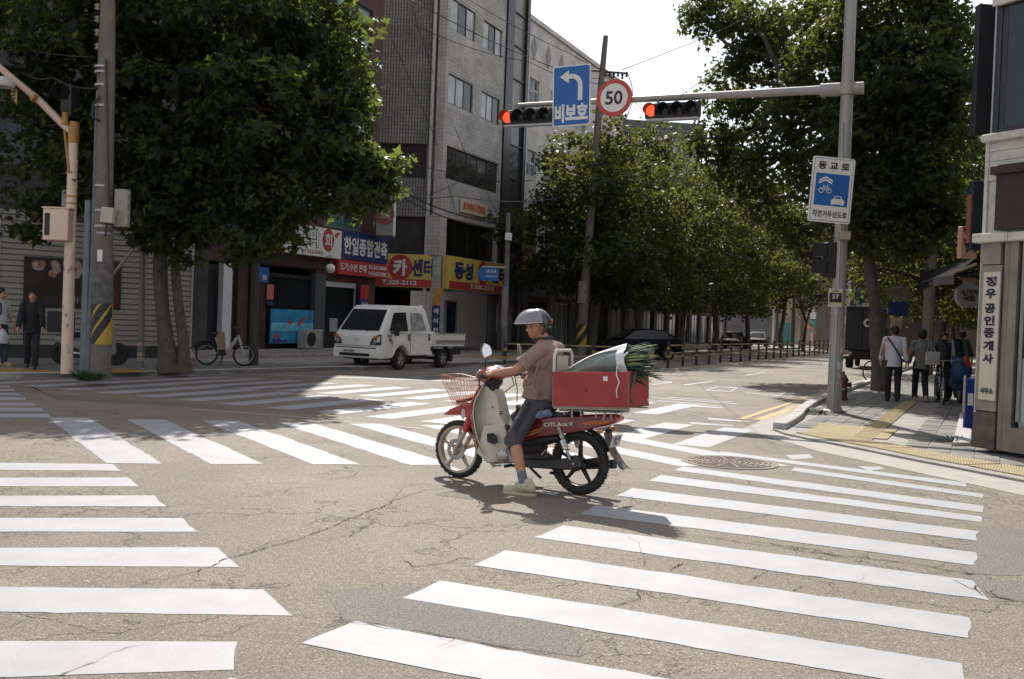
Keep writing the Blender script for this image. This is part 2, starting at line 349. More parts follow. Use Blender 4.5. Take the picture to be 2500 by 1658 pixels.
# farther bars at the left edge, in the shade of the trees
cw = empty('crosswalk', kind='structure')
for y0, y1, x0, x1 in ((89, 98, 28, 40), (108, 120, 55, 68), (132, 144, 85, 100), (157, 173, 122, 138), (183, 203, 155, 170), (219, 239, 205, 228), (252, 275, 262, 288), (291, 315, 308, 330)):
    a, b, c, d = quad([z1(-200, y0 - 2), z1(-200, y1 - 2), z1(x1, y1 + 1), z1(x0, y0 + 1)]); stripe(cw, [a + (a - d).normalized() * 2, b + (b - c).normalized() * 2, c, d], rag=.003)
# diagonal bars in the middle
cw = empty('crosswalk', kind='structure')
d1 = [quad([z1(308,315),z1(680,607),z1(1040,612),z1(575,318)]), quad([z1(810,325),z1(1355,615),z1(1688,612),z1(1062,330)]), quad([z1(1295,335),z1(2005,615),z1(2315,616),z1(1530,337)])]
st = (d1[2][0] - d1[0][0]) / 2; base = d1[0]
for k in range(9):
    off = (d1[2][0] - d1[1][0]) * (k - 2) if k > 2 else None
    q = d1[k] if k < 3 else [p + (d1[2][i] - d1[0][i]) / 2 * (k - 2) for i, p in enumerate(d1[2])]
    if k == 8: continue
    stripe(cw, q)
# right-hand crosswalk in front, long bars
cw = empty('crosswalk', kind='structure')
RS = [[z5(770,435),z5(765,450),z5(2065,622),z5(2060,600)],[z5(1165,520),z5(1140,537),z5(2150,680),z5(2150,660)],[z5(575,515),z5(530,535),z5(2150,757),z5(2155,722)],[z5(460,560),z5(397,590),z5(2140,808),z5(2142,778)],
      [z5(310,628),z5(228,668),z4(2065,187),z4(2078,125)],[z5(120,718),z5(33,765),z4(2045,345),z4(2060,262)],[z3(1380,88),z3(1190,165),z4(2140,570),z4(2030,440)],[z3(1010,248),z3(805,345),z4(2005,812),z4(2010,678)],
      [z3(590,443),z3(345,555),z4(1965,1162),z4(1965,975)]]
for q in RS: stripe(cw, quad(q), rag=.007)
q = quad(RS[-1]); stp = quad(RS[-1])[0] - quad(RS[-2])[0]; stripe(cw, quad([z2(2280,703),z2(1935,845)]) + [q[2] + stp, q[3] + stp]); stripe(cw, [p + stp * 2 for p in q])
for q in ([z5(1110,455),z5(1150,480),z5(1260,470),z5(1235,450)],[z5(1490,515),z5(1550,538),z5(1640,530),z5(1610,515)]): stripe(cw, quad(q))
# the two rows of bars across the street that runs away to the right
cw = empty('crosswalk', kind='structure')
n0 = quad([z6(790,740),z6(1090,765),z6(2150,650),z6(1890,628)]); f0 = quad([z6(1270,550),z6(1490,568),z6(2365,488),z6(2200,475)])
stepn = (n0[0] - G(*z1(305,148)).xy) / 6.0; stepf = (f0[0] - G(*z1(630,78)).xy) / 6.6
def cwbars(p0, st, ks, ax, wd, ln):
    for k in ks:
        a = p0 + st * k; w = st.normalized() * wd; l = ax * ln
        stripe(cw, [a, a + w, a + w + l, a + l], rag=.003)
cwbars(n0[0], Vector((.888, -.435)), range(-9, 7), UU, .50, 2.85)
cwbars(f0[0], Vector((.872, -.272)), range(-9, 7), UU, .47, 2.95)
# stop line, lane lines, arrows and letters beyond
mk = empty('lane_markings', kind='structure')
ln = lambda *p, nm='line': stripe(mk, quad(p), name=nm, rag=.002)
ln(z6(260,308), z6(290,314), z6(2365,388), z6(2365,372))
ln(z6(1960,248), z6(1960,252), z6(2365,242), z6(2365,236)); ln(z6(1900,330), z6(1900,336), z6(2365,312), z6(2365,306))
for q in ([(900,35),(905,39),(1008,22),(1000,19)], [(575,84),(585,89),(735,70),(722,66)], [(700,258),(715,270),(925,283),(915,277)], [(607,282),(620,293),(842,305),(838,299)]):
    ln(*[z5(*p) for p in q])
def letters(parts):
    for q in parts: ln(*[z5(*p) for p in q], nm='letter_stroke')
letters([[(690,112),(695,116),(820,124),(822,120)],[(690,112),(700,114),(760,98),(750,95)],[(745,95),(745,98),(915,105),(915,101)],[(850,100),(862,101),(830,122),(818,121)],
         [(900,125),(905,129),(1080,146),(1085,142)],[(960,118),(972,120),(1000,112),(990,110)],[(1000,112),(1000,116),(1120,124),(1120,120)],[(1110,120),(1122,122),(1090,144),(1078,142)],
         [(470,156),(470,160),(860,188),(862,184)],[(500,150),(500,153),(840,178),(840,175)],[(440,168),(440,172),(700,190),(702,187)],[(630,192),(640,203),(780,210),(785,204)],[(660,188),(660,191),(780,200),(780,197)],
         [(410,82),(415,86),(520,76),(518,71)],[(410,66),(410,69),(518,74),(520,70)],[(415,150),(415,153),(470,160),(470,157)]])
for k in range(7):                                          # dashes between the lanes further on
    p = G(*z5(950,28)).xy + UU * (7.6 * (k + 1)); s = Vector((.07, -.03)); stripe(mk, [p, p + s, p + s + UU * 3, p + UU * 3])
YLINE = mat('yellow_road_paint', (.42, .32, .12), .7, var=.15, scale=5, dirt=.4, dirtcol=(.24, .2, .15))
def yl(p0, p1, w, nm='line'):
    p0, p1 = Vector(p0), Vector(p1); d = (p1 - p0).normalized(); s = Vector((d.y, -d.x)) * w; stripe(mk, [p0, p0 + s, p1 + s, p1], mt=YLINE, name=nm)
a = G(*z5(940,268)).xy; yl(a, G(*z5(1335,145)).xy, .16); yl(a + Vector((-.27, -.0)), G(*z5(1310,140)).xy + Vector((-.27, 0)), .12)
yl(G(*z5(1335,145)).xy, G(*z5(1335,145)).xy + UU * 45, .15)
yl(G(1628, 902).xy, G(1628, 902).xy + UU * 55, .15)
yl(G(1085, 880).xy, G(1130, 889).xy, .15); yl(G(1130, 889).xy, G(1095, 896).xy, .15)
# cracks: jagged slits of dark, open joints lying on asphalt and paint
CRK = mat('crack_dark_joint', (.022, .017, .013), .95, var=.4, scale=20)  # one dark brown for every crack ribbon
def ribbon(mb, pts, ws, z):
    vs = []
    for i, p in enumerate(pts):
        t = (pts[min(i + 1, len(pts) - 1)] - pts[max(i - 1, 0)]).normalized(); nn = Vector((-t.y, t.x)) * ws[i]
        vs += [(p.x + nn.x, p.y + nn.y, z), (p.x - nn.x * .8, p.y - nn.y * .8, z)]
    mb.add(vs, [(2 * i, 2 * i + 1, 2 * i + 3, 2 * i + 2) for i in range(len(pts) - 1)])
def crack(px, w, br=.10, z=.0062, jag=.010):
    w *= .52; pts = [G(*p).xy for p in px]; Q = []
    for a, b in zip(pts, pts[1:]):
        k = max(2, int((b - a).length / .04))
        for j in range(k): Q.append(a + (b - a) * (j / k))
    Q.append(pts[-1]); m = len(Q); off = 0; C = []; W = []; mb = MB()
    for i, p in enumerate(Q):
        t = (Q[min(i + 1, m - 1)] - Q[max(i - 1, 0)]).normalized(); nn = Vector((-t.y, t.x))
        off = off * .88 + random.gauss(0, jag); C.append(p + nn * off)
        W.append(w * (.35 + .9 * random.random() ** 2) * min(1, .15 + 5 * min(i, m - 1 - i) / m))
        if random.random() < br and 2 < i < m - 3:
            L = random.uniform(.06, .35); dr = (nn * random.choice((-1, 1)) + t * random.uniform(-1.0, 1.2)).normalized(); c = C[-1].copy(); bp = [c]; k = int(L / .035) + 2
            for j in range(k):
                dr = (dr + Vector((random.gauss(0, .3), random.gauss(0, .3)))).normalized(); c = c + dr * .035; bp.append(c)
            ribbon(mb, bp, [w * .4 * (1 - j / (k + 1)) for j in range(k + 1)], z - .0006)
    ribbon(mb, C, W, z)
    part('road_crack', mb, CRK, kind='structure')
crack([z2(830,488),z2(1000,455),z2(1180,395),z2(1335,350),z2(1480,280),z2(1600,262),z2(1880,180),z2(2050,125),z2(2200,80),z2(2350,25),(960,1225),(1010,1206),(1060,1196),(1130,1190)], .011)
crack([z2(1500,300),z2(1620,255),z2(1750,195),z2(1900,160)], .005); crack([z2(830,488),z2(950,440),z2(1100,400)], .005)
crack([z2(385,1060),z2(440,1025),z2(520,995),z2(635,960)], .008); crack([z2(635,960),z2(680,920),z2(750,900),z2(900,860),z2(1010,850)], .004)
crack([z2(1900,190),z2(2060,180),z2(2200,150),z2(2350,90),z3(0,165),z3(100,95),z3(240,45)], .006, .2)
crack([z2(2005,640),z2(2110,660),z2(2210,680),z3(-40,700),z3(200,730),z3(470,770),z3(740,820),z3(1050,880),z3(1300,920),z3(1490,935)], .007)
crack([z3(1490,935),z3(1500,860),z3(1560,800)], .004)
crack([z2(0,745),z2(130,720),z2(280,660),z2(430,655)], .007, .3); crack([z2(1200,805),z2(1450,780),z2(1500,755),z2(1650,700)], .004, .3); crack([z2(1900,700),z2(2010,715),z2(2080,735)], .005)
crack([z3(290,300),z3(430,355),z3(560,350),z3(680,330),z3(740,305),z3(850,310)], .009, .2); crack([z3(735,300),z3(800,300)], .022, 0)
crack([z3(590,210),z3(700,160),z3(850,100),z3(900,60)], .0035, .1); crack([z3(1030,400),z3(1200,450),z3(1350,460),z3(1500,470),z3(1900,500)], .005, .3)
crack([z3(1700,620),z3(1850,560),z3(1880,500)], .009, .4); crack([z3(2060,380),z3(2170,320)], .008); crack([z4(90,385),z4(200,325)], .008); crack([z4(590,450),z4(680,380)], .007); crack([z4(890,520),z4(960,480)], .01, .4)
crack([z4(100,135),z4(300,160),z4(500,190),z4(760,225),z4(1000,260),z4(1250,290),z4(1500,325),z4(1740,355),z4(1960,395),z4(2200,410),z4(2365,430)], .013, .2)
crack([z4(1960,395),z4(2050,402)], .035, 0); crack([z4(1240,310),z4(1100,265),z4(800,215),z4(600,190)], .016, .3); crack([z4(2040,470),z4(2100,540),z4(2365,580)], .02, .4)
crack([z4(320,310),z4(640,365),z4(900,410),z4(1300,460),z4(1600,500)], .006, .2); crack([z4(960,490),z4(1300,535),z4(1700,590),z4(2060,640),z4(2365,670)], .004, .1)
crack([z1(2350,940),(950,1225),(1000,1180),(1060,1196)], .005); crack([(1480,1290),(1560,1330),(1580,1400)], .004)
crack([(1500,1195),(1560,1230),(1640,1235)], .004); crack([z5(500,900),z5(530,880)], .004)
crack([z1(170,185),z1(480,200),z1(800,235),z1(1100,250)], .01, .05)
crack([z5(250,400),z5(330,440),z5(480,430)], .005)
# tar-filled seam that curves through the middle of the junction
SEAM = mat('dusty_seam', (.31, .275, .26), .8, var=.15, scale=3)
mb = MB(); pts = [G(*z1(x, y)).xy for x, y in ((1240,262),(1450,275),(1700,295),(1950,315),(2200,340),(2365,352),(2700,385))]; ribbon(mb, pts, [.05] * len(pts), .0022); part('road_seam', mb, SEAM, kind='structure')
PATCH = mat('patched_asphalt', (.150, .132, .114), .75, var=.75, scale=85, bump=1.0, bscale=110, dirt=.35, dirtcol=(.10, .09, .08), dscale=1.3, detail=3)
def patch(px, z=.0012):
    q = [G(*p).xy for p in px]; out = []
    for a, b in zip(q, q[1:] + q[:1]):
        k = max(2, int((b - a).length / .07)); nn = Vector((-(b - a).y, (b - a).x)).normalized(); w = 0
        for j in range(k): w = .8 * w + random.gauss(0, .012); out.append(a + (b - a) * (j / k) + nn * w)
    mb = MB(); mb.add([(p.x, p.y, z) for p in out], [tuple(range(len(out)))]); part('asphalt_patch', mb, PATCH, kind='structure')
patch([z3(-150,505), z3(350,470), z3(900,590), z3(1500,790), z3(1490,930), z3(1050,875), z3(740,815), z3(470,765), z3(200,725), z3(-40,695)], .0016)
patch([z4(2080,90), z4(2500,120), z4(2500,420), z4(2200,405), z4(1960,390), z4(2040,300)], .0014); patch([z5(1060,600), z5(1960,690), z5(1950,730), z5(1050,620)], .0018); patch([z4(2040,430), z4(2500,440), z4(2500,590), z4(2150,570)], .002)
patch([z1(170,100), z1(350,200), z1(1500,260), z1(1450,235), z1(700,190), z1(300,160)], .0012)
# manhole: cast plate with rings and spokes
c0 = (G(*z5(585,478)) + G(*z5(1058,510))) / 2
mh = empty('manhole_cover', (c0.x, c0.y, 0), label='large round cast manhole cover with rings and spokes in the crosswalk', cat='manhole cover')
IRON = mat('cast_iron', (.20, .165, .14), .8, .1, var=.2, scale=8)
rr = (G(*z5(585,478)) - G(*z5(1058,510))).length / 2
mb = MB(); mb.lathe([(rr + .05, .001), (rr + .045, .010), (rr, .012), (rr - .01, .006), (0.001, .006)], 48, capped=False); part('plate', mb, IRON, mh)
mb = MB()
for k in range(1, 8):
    r = rr * k / 8; mb.lathe([(r - .014, .006), (r - .012, .014), (r + .012, .014), (r + .014, .006)], 40, capped=False)
part('ring', mb, IRON, mh, kind='stuff')
mb = MB()
for k in range(12):
    M = Matrix.Rotation(k * math.pi / 6, 4, 'Z'); mb.box(.08, rr - .03, -.011, .011, .005, .0145, M)
part('spoke', mb, IRON, mh, kind='stuff')

# ------------------------------------------------------------------ pavements, kerb stones, paving
HK = .13
def kerbline(pts, parent, inward=1, w=.15, L=.95, mt=KERB, h=HK):
    """one stone after another along a line of ground points"""
    pts = [Vector(p) for p in pts]
    for a, b in zip(pts, pts[1:]):
        D_ = (b - a).length; k = max(1, round(D_ / L)); t = (b - a) / D_; nn = Vector((-t.y, t.x)) * inward
        for j in range(k):
            p = a + (b - a) * (j / k); q = a + (b - a) * ((j + 1) / k) - t * .008; dz = random.uniform(-.004, .004)
            mb = MB(); mb.prism([(p.x, p.y, 0), (q.x, q.y, 0), (q.x + nn.x * w, q.y + nn.y * w, 0), (p.x + nn.x * w, p.y + nn.y * w, 0)], (0, 0, h + dz)); part('kerb_stone', mb, mt, parent, bev=.012)
def inside(p, poly):
    c = False; n = len(poly)
    for i in range(n):
        a, b = poly[i], poly[(i + 1) % n]
        if (a[1] > p[1]) != (b[1] > p[1]) and p[0] < (b[0] - a[0]) * (p[1] - a[1]) / (b[1] - a[1]) + a[0]: c = not c
    return c
RP = None
# left pavement
lk = [Vector((-40, 21.6))] + [G(*p).xy for p in ((-150,927),(0,925),(150,924),(270,922),(380,919),(480,916),(600,913),(720,909),(820,905.5))]
c_ = lk[-1]; lk2 = [c_ + Vector((.7, .5)), c_ + Vector((1.2, 1.3)), c_ + Vector((1.2, 1.3)) + UU * 70]
LK = lk + lk2
pv = empty('pavement', kind='structure')
mb = MB(); poly = [(p.x, p.y) for p in LK] + [(-8 + .484 * 60, 104), (-60, 104), (-60, 21.6)]
mb.prism([(x, y, 0) for x, y in poly], (0, 0, HK - .012)); part('slab', mb, CONC, pv)
kerbline(LK[:-1], pv, 1); kerbline([LK[-2], LK[-2] + UU * 40], pv, 1, L=2)
mb = MB(); nl = 0
for i in range(0, 60):
    for j in range(0, 40):
        x = -14 + i * .3 + j * .3 * .03; y = 20.9 + j * .3
        if inside((x, y), poly) and inside((x - .16, y - .17), poly) and inside((x + .3, y - .1), poly) and (y < 28.5):
            dz = random.uniform(-.003, .003); mb.box(x + .004, x + .296, y + .004, y + .296, HK - .02, HK + dz); nl += 1
part('paving_block', mb, PAVER, pv, kind='stuff')
tp = mat('tactile_orange', (.36, .21, .07), .85, var=.2, scale=4, bump=.3, dirt=.3)
def tactile_field(px, parent, mtl, step=.3, u=Vector((1, 0)), z=HK + .003, dots=True, one=False):
    poly_ = [tuple(G(*p, HK).xy) for p in px]; c0_ = Vector(poly_[0]); v = Vector((-u.y, u.x)); k = 0
    if not hasattr(tactile_field, 'me'):
        m1 = MB(); m1.box(.003, .297, .003, .297, -.02, .002)
        for a in range(6):
            for b in range(6):
                x, y = .035 + a * .046, .035 + b * .046; m1.add([(x - .013, y - .013, .002), (x + .013, y - .013, .002), (x + .013, y + .013, .002), (x - .013, y + .013, .002), (x - .007, y - .007, .007), (x + .007, y - .007, .007), (x + .007, y + .007, .007), (x - .007, y + .007, .007)], [(4, 5, 6, 7), (0, 1, 5, 4), (1, 2, 6, 5), (2, 3, 7, 6), (3, 0, 4, 7)])
        m2 = MB(); m2.box(.003, .297, .003, .297, -.02, .002)
        for a in range(4): m2.box(.032 + a * .07, .06 + a * .07, .01, .29, .002, .007)
        tactile_field.me = (m1.mesh('dotted_block'), m2.mesh('ribbed_block'))
    src = tactile_field.me[0 if dots else 1]
    xs = [(Vector(p) - c0_).dot(u) for p in poly_]; ys = [(Vector(p) - c0_).dot(v) for p in poly_]
    i = math.floor(min(xs) / step)
    while i * step < max(xs):
        j = math.floor(min(ys) / step)
        while j * step < max(ys):
            p = c0_ + u * (i * step) + v * (j * step); cc = p + (u + v) * step / 2
            if inside(cc, poly_) and (RP is None or all(inside(p + u * a_ + v * b_, RP) for a_ in (-.17, .47) for b_ in (-.17, .47))):
                o = bpy.data.objects.new('tactile_tile', src); col.objects.link(o); o.parent = parent; o.location = (p.x, p.y, z + random.uniform(-.002, .002)); o.rotation_euler = (0, 0, math.atan2(u.y, u.x)); k += 1
                if not src.materials: src.materials.append(mtl)
            j += 1
        i += 1
    return k
for q in ([(0,899),(0,909),(140,909),(120,904),(60,899)], [(268,901),(268,909),(360,908),(325,900)]):
    mb = MB(); mb.prism([tuple(G(*p, HK).xy) + (HK - .01,) for p in q], (0, 0, .014)); part('tactile_strip', mb, tp, pv)
mb = MB(); a = G(633, 873, HK).xy; b = G(812, 868, HK).xy; d = (b - a).normalized(); s = Vector((-d.y, d.x)) * .5; mb.prism([(p.x, p.y, HK - .01) for p in (a, b, b + s, a + s)], (0, 0, .014)); part('tactile_strip', mb, tp, pv)
a = G(1115, 870, HK).xy; b = G(1225, 876, HK).xy; d = (b - a).normalized(); s = Vector((-d.y, d.x)) * 2.2; mb = MB(); mb.prism([(p.x, p.y, HK - .01) for p in (a, b, b + s, a + s)], (0, 0, .014)); part('tactile_strip', mb, tp, pv)

# right pavement: its corner is lowered almost flush with the road
HL = HK; HK = .045
rk = [G(*z5(1330,152)).xy + UU * 60, G(*z5(1330,152)).xy] + [G(*z5(*p)).xy for p in ((1215,205),(1165,240),(1138,272),(1090,302),(1045,326),(1110,350),(1250,380),(1500,428),(1750,480),(2000,528),(2200,568),(2365,600))]
e = rk[-1] + (rk[-1] - rk[-3]).normalized() * 6; RK = rk + [e]
RP = [(p.x, p.y) for p in RK] + [(40, e.y), (60, 80)]
pr = empty('pavement', kind='structure')
mb = MB(); mb.prism([(x, y, 0) for x, y in RP], (0, 0, HK - .012)); part('slab', mb, CONC, pr)
kerbline([rk[0], rk[1]], pr, 1, w=.18, L=1.0); kerbline(rk[1:7], pr, 1, w=.2, L=.5); kerbline(RK[7:], pr, 1, w=.16, L=1.0, h=HK - .02)
GUT = mat('gutter_concrete', (.345, .315, .29), .85, var=.12, scale=4, bump=.3, dirt=.35, dirtcol=(.2, .18, .16))
mb = MB(); out = [G(*z5(*p)).xy for p in ((960,285),(882,318),(1000,352),(1150,395),(1290,437),(1500,480),(1750,535),(2000,588),(2365,668),(3000,800))]; inn = [G(*z5(*p)).xy for p in ((1170,240),(1045,326),(1110,350),(1250,380),(1420,412),(1500,428),(1750,480),(2000,528),(2365,600),(3000,720))]
mb.grid([[Vector((o.x, o.y, .0035)) for o in out], [Vector((i.x, i.y, .0035)) for i in inn]]); part('gutter', mb, GUT, kind='structure')
mb = MB(); a = G(*z5(1330,152)).xy; s = Vector((-.35, .0)); q0 = G(*z5(960,285)).xy; mb.add([(q0.x, q0.y, .003), (a.x - .5, a.y, .003), ((a + UU * 50).x - .5, (a + UU * 50).y, .003), ((a + UU * 50).x, (a + UU * 50).y, .003), (a.x, a.y, .003), (G(*z5(1170,240)).x, G(*z5(1170,240)).y, .003)], [(0, 1, 4, 5), (1, 2, 3, 4)]); part('gutter', mb, GUT, kind='structure')
# blocks
cells = []; u = UU; v = Vector((-u.y, u.x)); o0 = Vector((6.3, 13.4)); sx_, sy_ = .40, .30
_a = G(*z5(1545,392), HK).xy; _r = Vector((UU.y, -UU.x)) * .31; guide = [tuple(q) for q in (_a - _r * .1, _a + _r * 1.1, _a + _r * 1.1 + UU * 10.4, _a - _r * .1 + UU * 10.4)]
tact = [tuple(G(*z5(*p), HK).xy) for p in ((1150,335),(1220,280),(1405,275),(1440,330),(1560,400),(1800,455),(2365,548),(2365,585),(1800,492),(1500,410),(1300,372))]
pa_ = G(*z5(1200, 352)).xy; patch_ = [tuple(pa_ + q) for q in (Vector((0, 0)), Vector((UU.y, -UU.x)) * 1.22, Vector((UU.y, -UU.x)) * 1.22 + UU * 1.82, UU * 1.82)]
for i in range(-6, 60):
    for j in range(-12, 24):
        p = o0 + u * (i * sx_) + v * (j * sy_ + 0); c = p + u * sx_ / 2 + v * sy_ / 2
        pts4 = [p, p + u * sx_, p + u * sx_ + v * sy_, p + v * sy_]
        if all(inside(q, RP) for q in pts4) and not inside(c, patch_) and not inside(c, guide) and all(min((q - Vector(k)).length for k in RP[:14]) > .12 for q in pts4) and (c - o0).dot(v) > -4.5:
            dmin = min((c - (Vector(a) + (Vector(b) - Vector(a)) * max(0, min(1, (c - Vector(a)).dot(Vector(b) - Vector(a)) / (Vector(b) - Vector(a)).length_squared)))).length for a, b in zip(RP[:14], RP[1:15]))
            if dmin > (.80 if c.y < 15.9 else .30) and c.x < .56 * c.y: cells.append((c.length, p, c))
cells.sort(key=lambda t: t[0])
mb = MB(); mb.box(.004, sx_ - .004, .004, sy_ - .004, -.03, 0); bm = bmesh.new(); bm.from_mesh(mb.mesh('b')); bmesh.ops.bevel(bm, geom=[e for e in bm.edges if all(v_.co.z > -.01 for v_ in e.verts)], offset=.006, segments=1, affect='EDGES'); bme = bpy.data.meshes.new('paving_block'); bm.to_mesh(bme); bm.free()
PV2 = mat('paving_block_worn', (.21, .20, .175), .85, var=.16, scale=3, bump=.4, bscale=90, dirt=.45, dirtcol=(.16, .15, .13))
PV3 = mat('paving_block_dark', (.135, .14, .13), .85, var=.16, scale=3, bump=.4, bscale=90, dirt=.35)
bms = []
for m_ in (PAVER, PV2, PV3): b_ = bme.copy(); b_.materials.append(m_); bms.append(b_)
rot = Matrix.Rotation(math.atan2(u.y, u.x), 4, 'Z')
rest = MB()
for k, (dd, p, c) in enumerate(cells):
    dz = HK + random.uniform(-.004, .003)
    if k < 300:
        o = bpy.data.objects.new('paving_block', random.choice(bms[:2] + bms)); col.objects.link(o); o.parent = pr; o.location = (p.x, p.y, dz); o.rotation_euler = (random.gauss(0, .006), random.gauss(0, .006), math.atan2(u.y, u.x))
    else: rest.box(.004, sx_ - .004, .004, sy_ - .004, -.03, 0, Matrix.Translation((p.x, p.y, dz)) @ rot)
part('paving_block', rest, PAVER, pr, kind='stuff')
tactile_field([z5(1540, 388), z5(1541, 388), z5(1541, 389)], pr, YPAVE)
t0_, t1_ = tactile_field.me
for m_ in (t0_, t1_):
    m_.materials.clear(); m_.materials.append(YPAVE)
def ttile(p, ang, src, dz=.003):
    o = bpy.data.objects.new('tactile_tile', src); col.objects.link(o); o.parent = pr; o.location = (p.x, p.y, HK + dz + random.uniform(-.0012, .0012)); o.rotation_euler = (0, 0, ang)
for i in range(6):
    for j in range(4): ttile(pa_ + Vector((UU.y, -UU.x)) * (j * .303) + UU * (i * .303), math.atan2(-UU.x, UU.y), t0_, .0045)
path = RK[7:]; acc = 0; segs = []
for a, b in zip(path, path[1:]):
    d_ = (b - a).normalized(); L = (b - a).length; n_ = Vector((-d_.y, d_.x)); t_ = acc
    while t_ < L - .05:
        for j in (0, 1): ttile(a + d_ * t_ + n_ * (.20 + j * .303), math.atan2(d_.y, d_.x), t0_)
        t_ += .303
    acc = max(0, t_ - L)
gp_ = G(*z5(1545,392), HK).xy; gw = Vector((u.y, -u.x))
for i in range(34):
    for j in (0,):
        p = gp_ + u * (i * .303) + gw * (j * .303); o = bpy.data.objects.new('tactile_tile', tactile_field.me[1] if i else tactile_field.me[0]); col.objects.link(o); o.parent = pr; o.location = (p.x, p.y, HK + .004 + random.uniform(-.001, .001)); o.rotation_euler = (0, 0, math.atan2(u.y, u.x))
# far ground behind the buildings is the same sheet; strip kerb between pavement and shop step on the right
mb = MB(); a = G(*z5(2030,240), HK).xy; b = G(*z5(1990,405), HK).xy; s = Vector((.28, .05)); mb.prism([(a.x, a.y, HK - .01), (b.x, b.y, HK - .01), (b.x + s.x, b.y + s.y, HK - .01), (a.x + s.x, a.y + s.y, HK - .01)], (0, 0, .06)); part('kerb_stone', mb, KERB, pr, bev=.01)
# dry brown leaves and scraps lying against the kerb
DRY = mat('dry_leaf', (.26, .12, .05), .8, var=.3)
for px, py in ((665,909),(692,907)):
    g = G(px, py); mb = MB(); mb.add([(-.12, 0, .02), (.02, -.07, .01), (.13, .02, .09), (.0, .09, .03), (0, 0, .11)], [(0, 1, 4), (1, 2, 4), (2, 3, 4), (3, 0, 4)])
    thing('fallen_leaf', mb, DRY, ['curled brown dry leaf against the kerb, nearer the dark post', 'second brown dry leaf against the kerb, nearer the white truck'][px > 680], 'leaf', g, random.random() * 6, group='dry leaves by the kerb')
# ------------------------------------------------------------------ buildings, left side of the street
FL = Frame((-3.08, 44), (.418, .908))          # facade line of the brick and the grey building
FS = Frame((-3.08, 44), (1, 0))                # the grey building's side wall, facing us
FH = Frame((-13.8, 25.9), (4.3, 3.7))          # shuttered shop
FR = Frame((6.33, 13.47), (.33, -.94))         # corner building, face with the pillar
FQ = Frame((6.45, 13.6), (-.418, -.908))       # its flank along the pavement
def fthing(name, F, x, y, z, **k):
    return empty(name, F.w(x, y, z), F.ang, **k)
TILE = brickmat('ribbed_grey_tile', (.32, .31, .285), (.24, .233, .215), (.08, .079, .074), .062, .167, .010, offset=0.0, bump=.9)
TILE2 = brickmat('grey_tile', (.47, .45, .42), (.38, .365, .34), (.17, .165, .16), .30, .167, .006, offset=0.0, bump=.5)
BRK = brickmat('red_brick', (.105, .037, .028), (.068, .026, .021), (.075, .055, .05), .20, .067, .009)
BEIGE = mat('beige_panel', (.50, .47, .43), .8, var=.1, scale=2, dirt=.35, dirtcol=(.3, .27, .24))
FRAME_D = mat('dark_window_frame', (.03, .03, .032), .4, .3)
FRAME_W = mat('pale_window_frame', (.45, .46, .46), .5)
PANE = mat('window_pane', (.04, .05, .05), .1, var=.3, scale=.7, spec=.5)
PANEW = mat('curtained_window_pane', (.32, .31, .29), .25, var=.35, scale=1.2, spec=.8)
PANET = mat('teal_window_pane', (.085, .16, .16), .15, var=.3, scale=.6, spec=.9)
def wall_grid(F0, x0, x1, z0, z1, holes, y0=0.0, y1=.3):
    """wall slab with rectangular openings, cut into boxes"""
    xs = sorted({x0, x1, *[h[0] for h in holes], *[h[1] for h in holes]}); zs = sorted({z0, z1, *[h[2] for h in holes], *[h[3] for h in holes]})
    mb = MB()
    for a, b in zip(xs, xs[1:]):
        run = None
        for c, d in zip(zs, zs[1:]):
            hole = any(h[0] <= (a + b) / 2 <= h[1] and h[2] <= (c + d) / 2 <= h[3] for h in holes)
            if not hole: run = (run[0], d) if run else (c, d)
            if hole or d == zs[-1]:
                if run: mb.box(a, b, y0, y1, *run)
                run = None
    return mb
def window(parent, x0, x1, z0, z1, n=3, y=.08, fm=None, pm=None, fw=.05, hz=None, pms=None):
    mb = MB(); mb.box(x0, x1, y, y + .06, z0, z0 + fw).box(x0, x1, y, y + .06, z1 - fw, z1)
    w = (x1 - x0)
    for k in range(n + 1):
        c = x0 + fw / 2 + (w - fw) * k / n; mb.box(c - fw / 2, c + fw / 2, y + .002, y + .058, z0 + fw, z1 - fw)
    if hz: mb.box(x0 + fw, x1 - fw, y + .004, y + .056, z0 + hz * (z1 - z0), z0 + hz * (z1 - z0) + fw)
    f = part('window', mb, fm or FRAME_D, parent)
    for k in range(n):
        a = x0 + fw + (w - fw) * k / n; b = a + (w - fw) / n - fw
        part('pane', MB().box(a, b, y + .02 + .012 * (k % 2), y + .026 + .012 * (k % 2), z0 + fw, z1 - fw), (pms[k % len(pms)] if pms else pm) or PANE, f)
    return f
HG = 18.8
g = fthing('grey_building', FL, 0, 0, 0, label='tall grey tiled corner building with sliding windows, dark storey bands and a car workshop below', cat='building')
holes = [(-.28, 2.12, 14.3, 15.65), (2.95, 4.98, 14.3, 15.6), (-.28, 2.12, 11.05, 12.35), (2.95, 4.98, 11.05, 12.3), (-.2, 5.1, 7.75, 9.2), (-.05, 5.2, 4.4, 6.05), (.1, 5.3, .13, 2.85), (-.28, 2.12, 17.5, 18.4), (2.95, 4.98, 17.5, 18.4)]
part('wall', wall_grid(FL, -.55, 5.35, 0, HG, holes, .02, .4), TILE2, g)
k = 0; z = 6.09
def course(F0, x0, x1, z, hs, y, m, parent, rot=None, h=.155):
    segs = [(x0, x1)]
    for a, b, c, d in hs:
        if c < z + h and d > z:
            ns = []
            for s0, s1 in segs:
                if a > s0 + .02: ns.append((s0, min(a, s1)))
                if b < s1 - .02: ns.append((max(b, s0), s1))
                if a <= s0 + .02 and b < s0: ns.append((s0, s1))
            segs = [q for q in ns if q[1] - q[0] > .03]
    for a, b in segs:
        dy = random.uniform(0, .006); part('tile_course', MB().box(a, b, y - .018 - dy, y + .01, z, z + h, rot), m, parent)
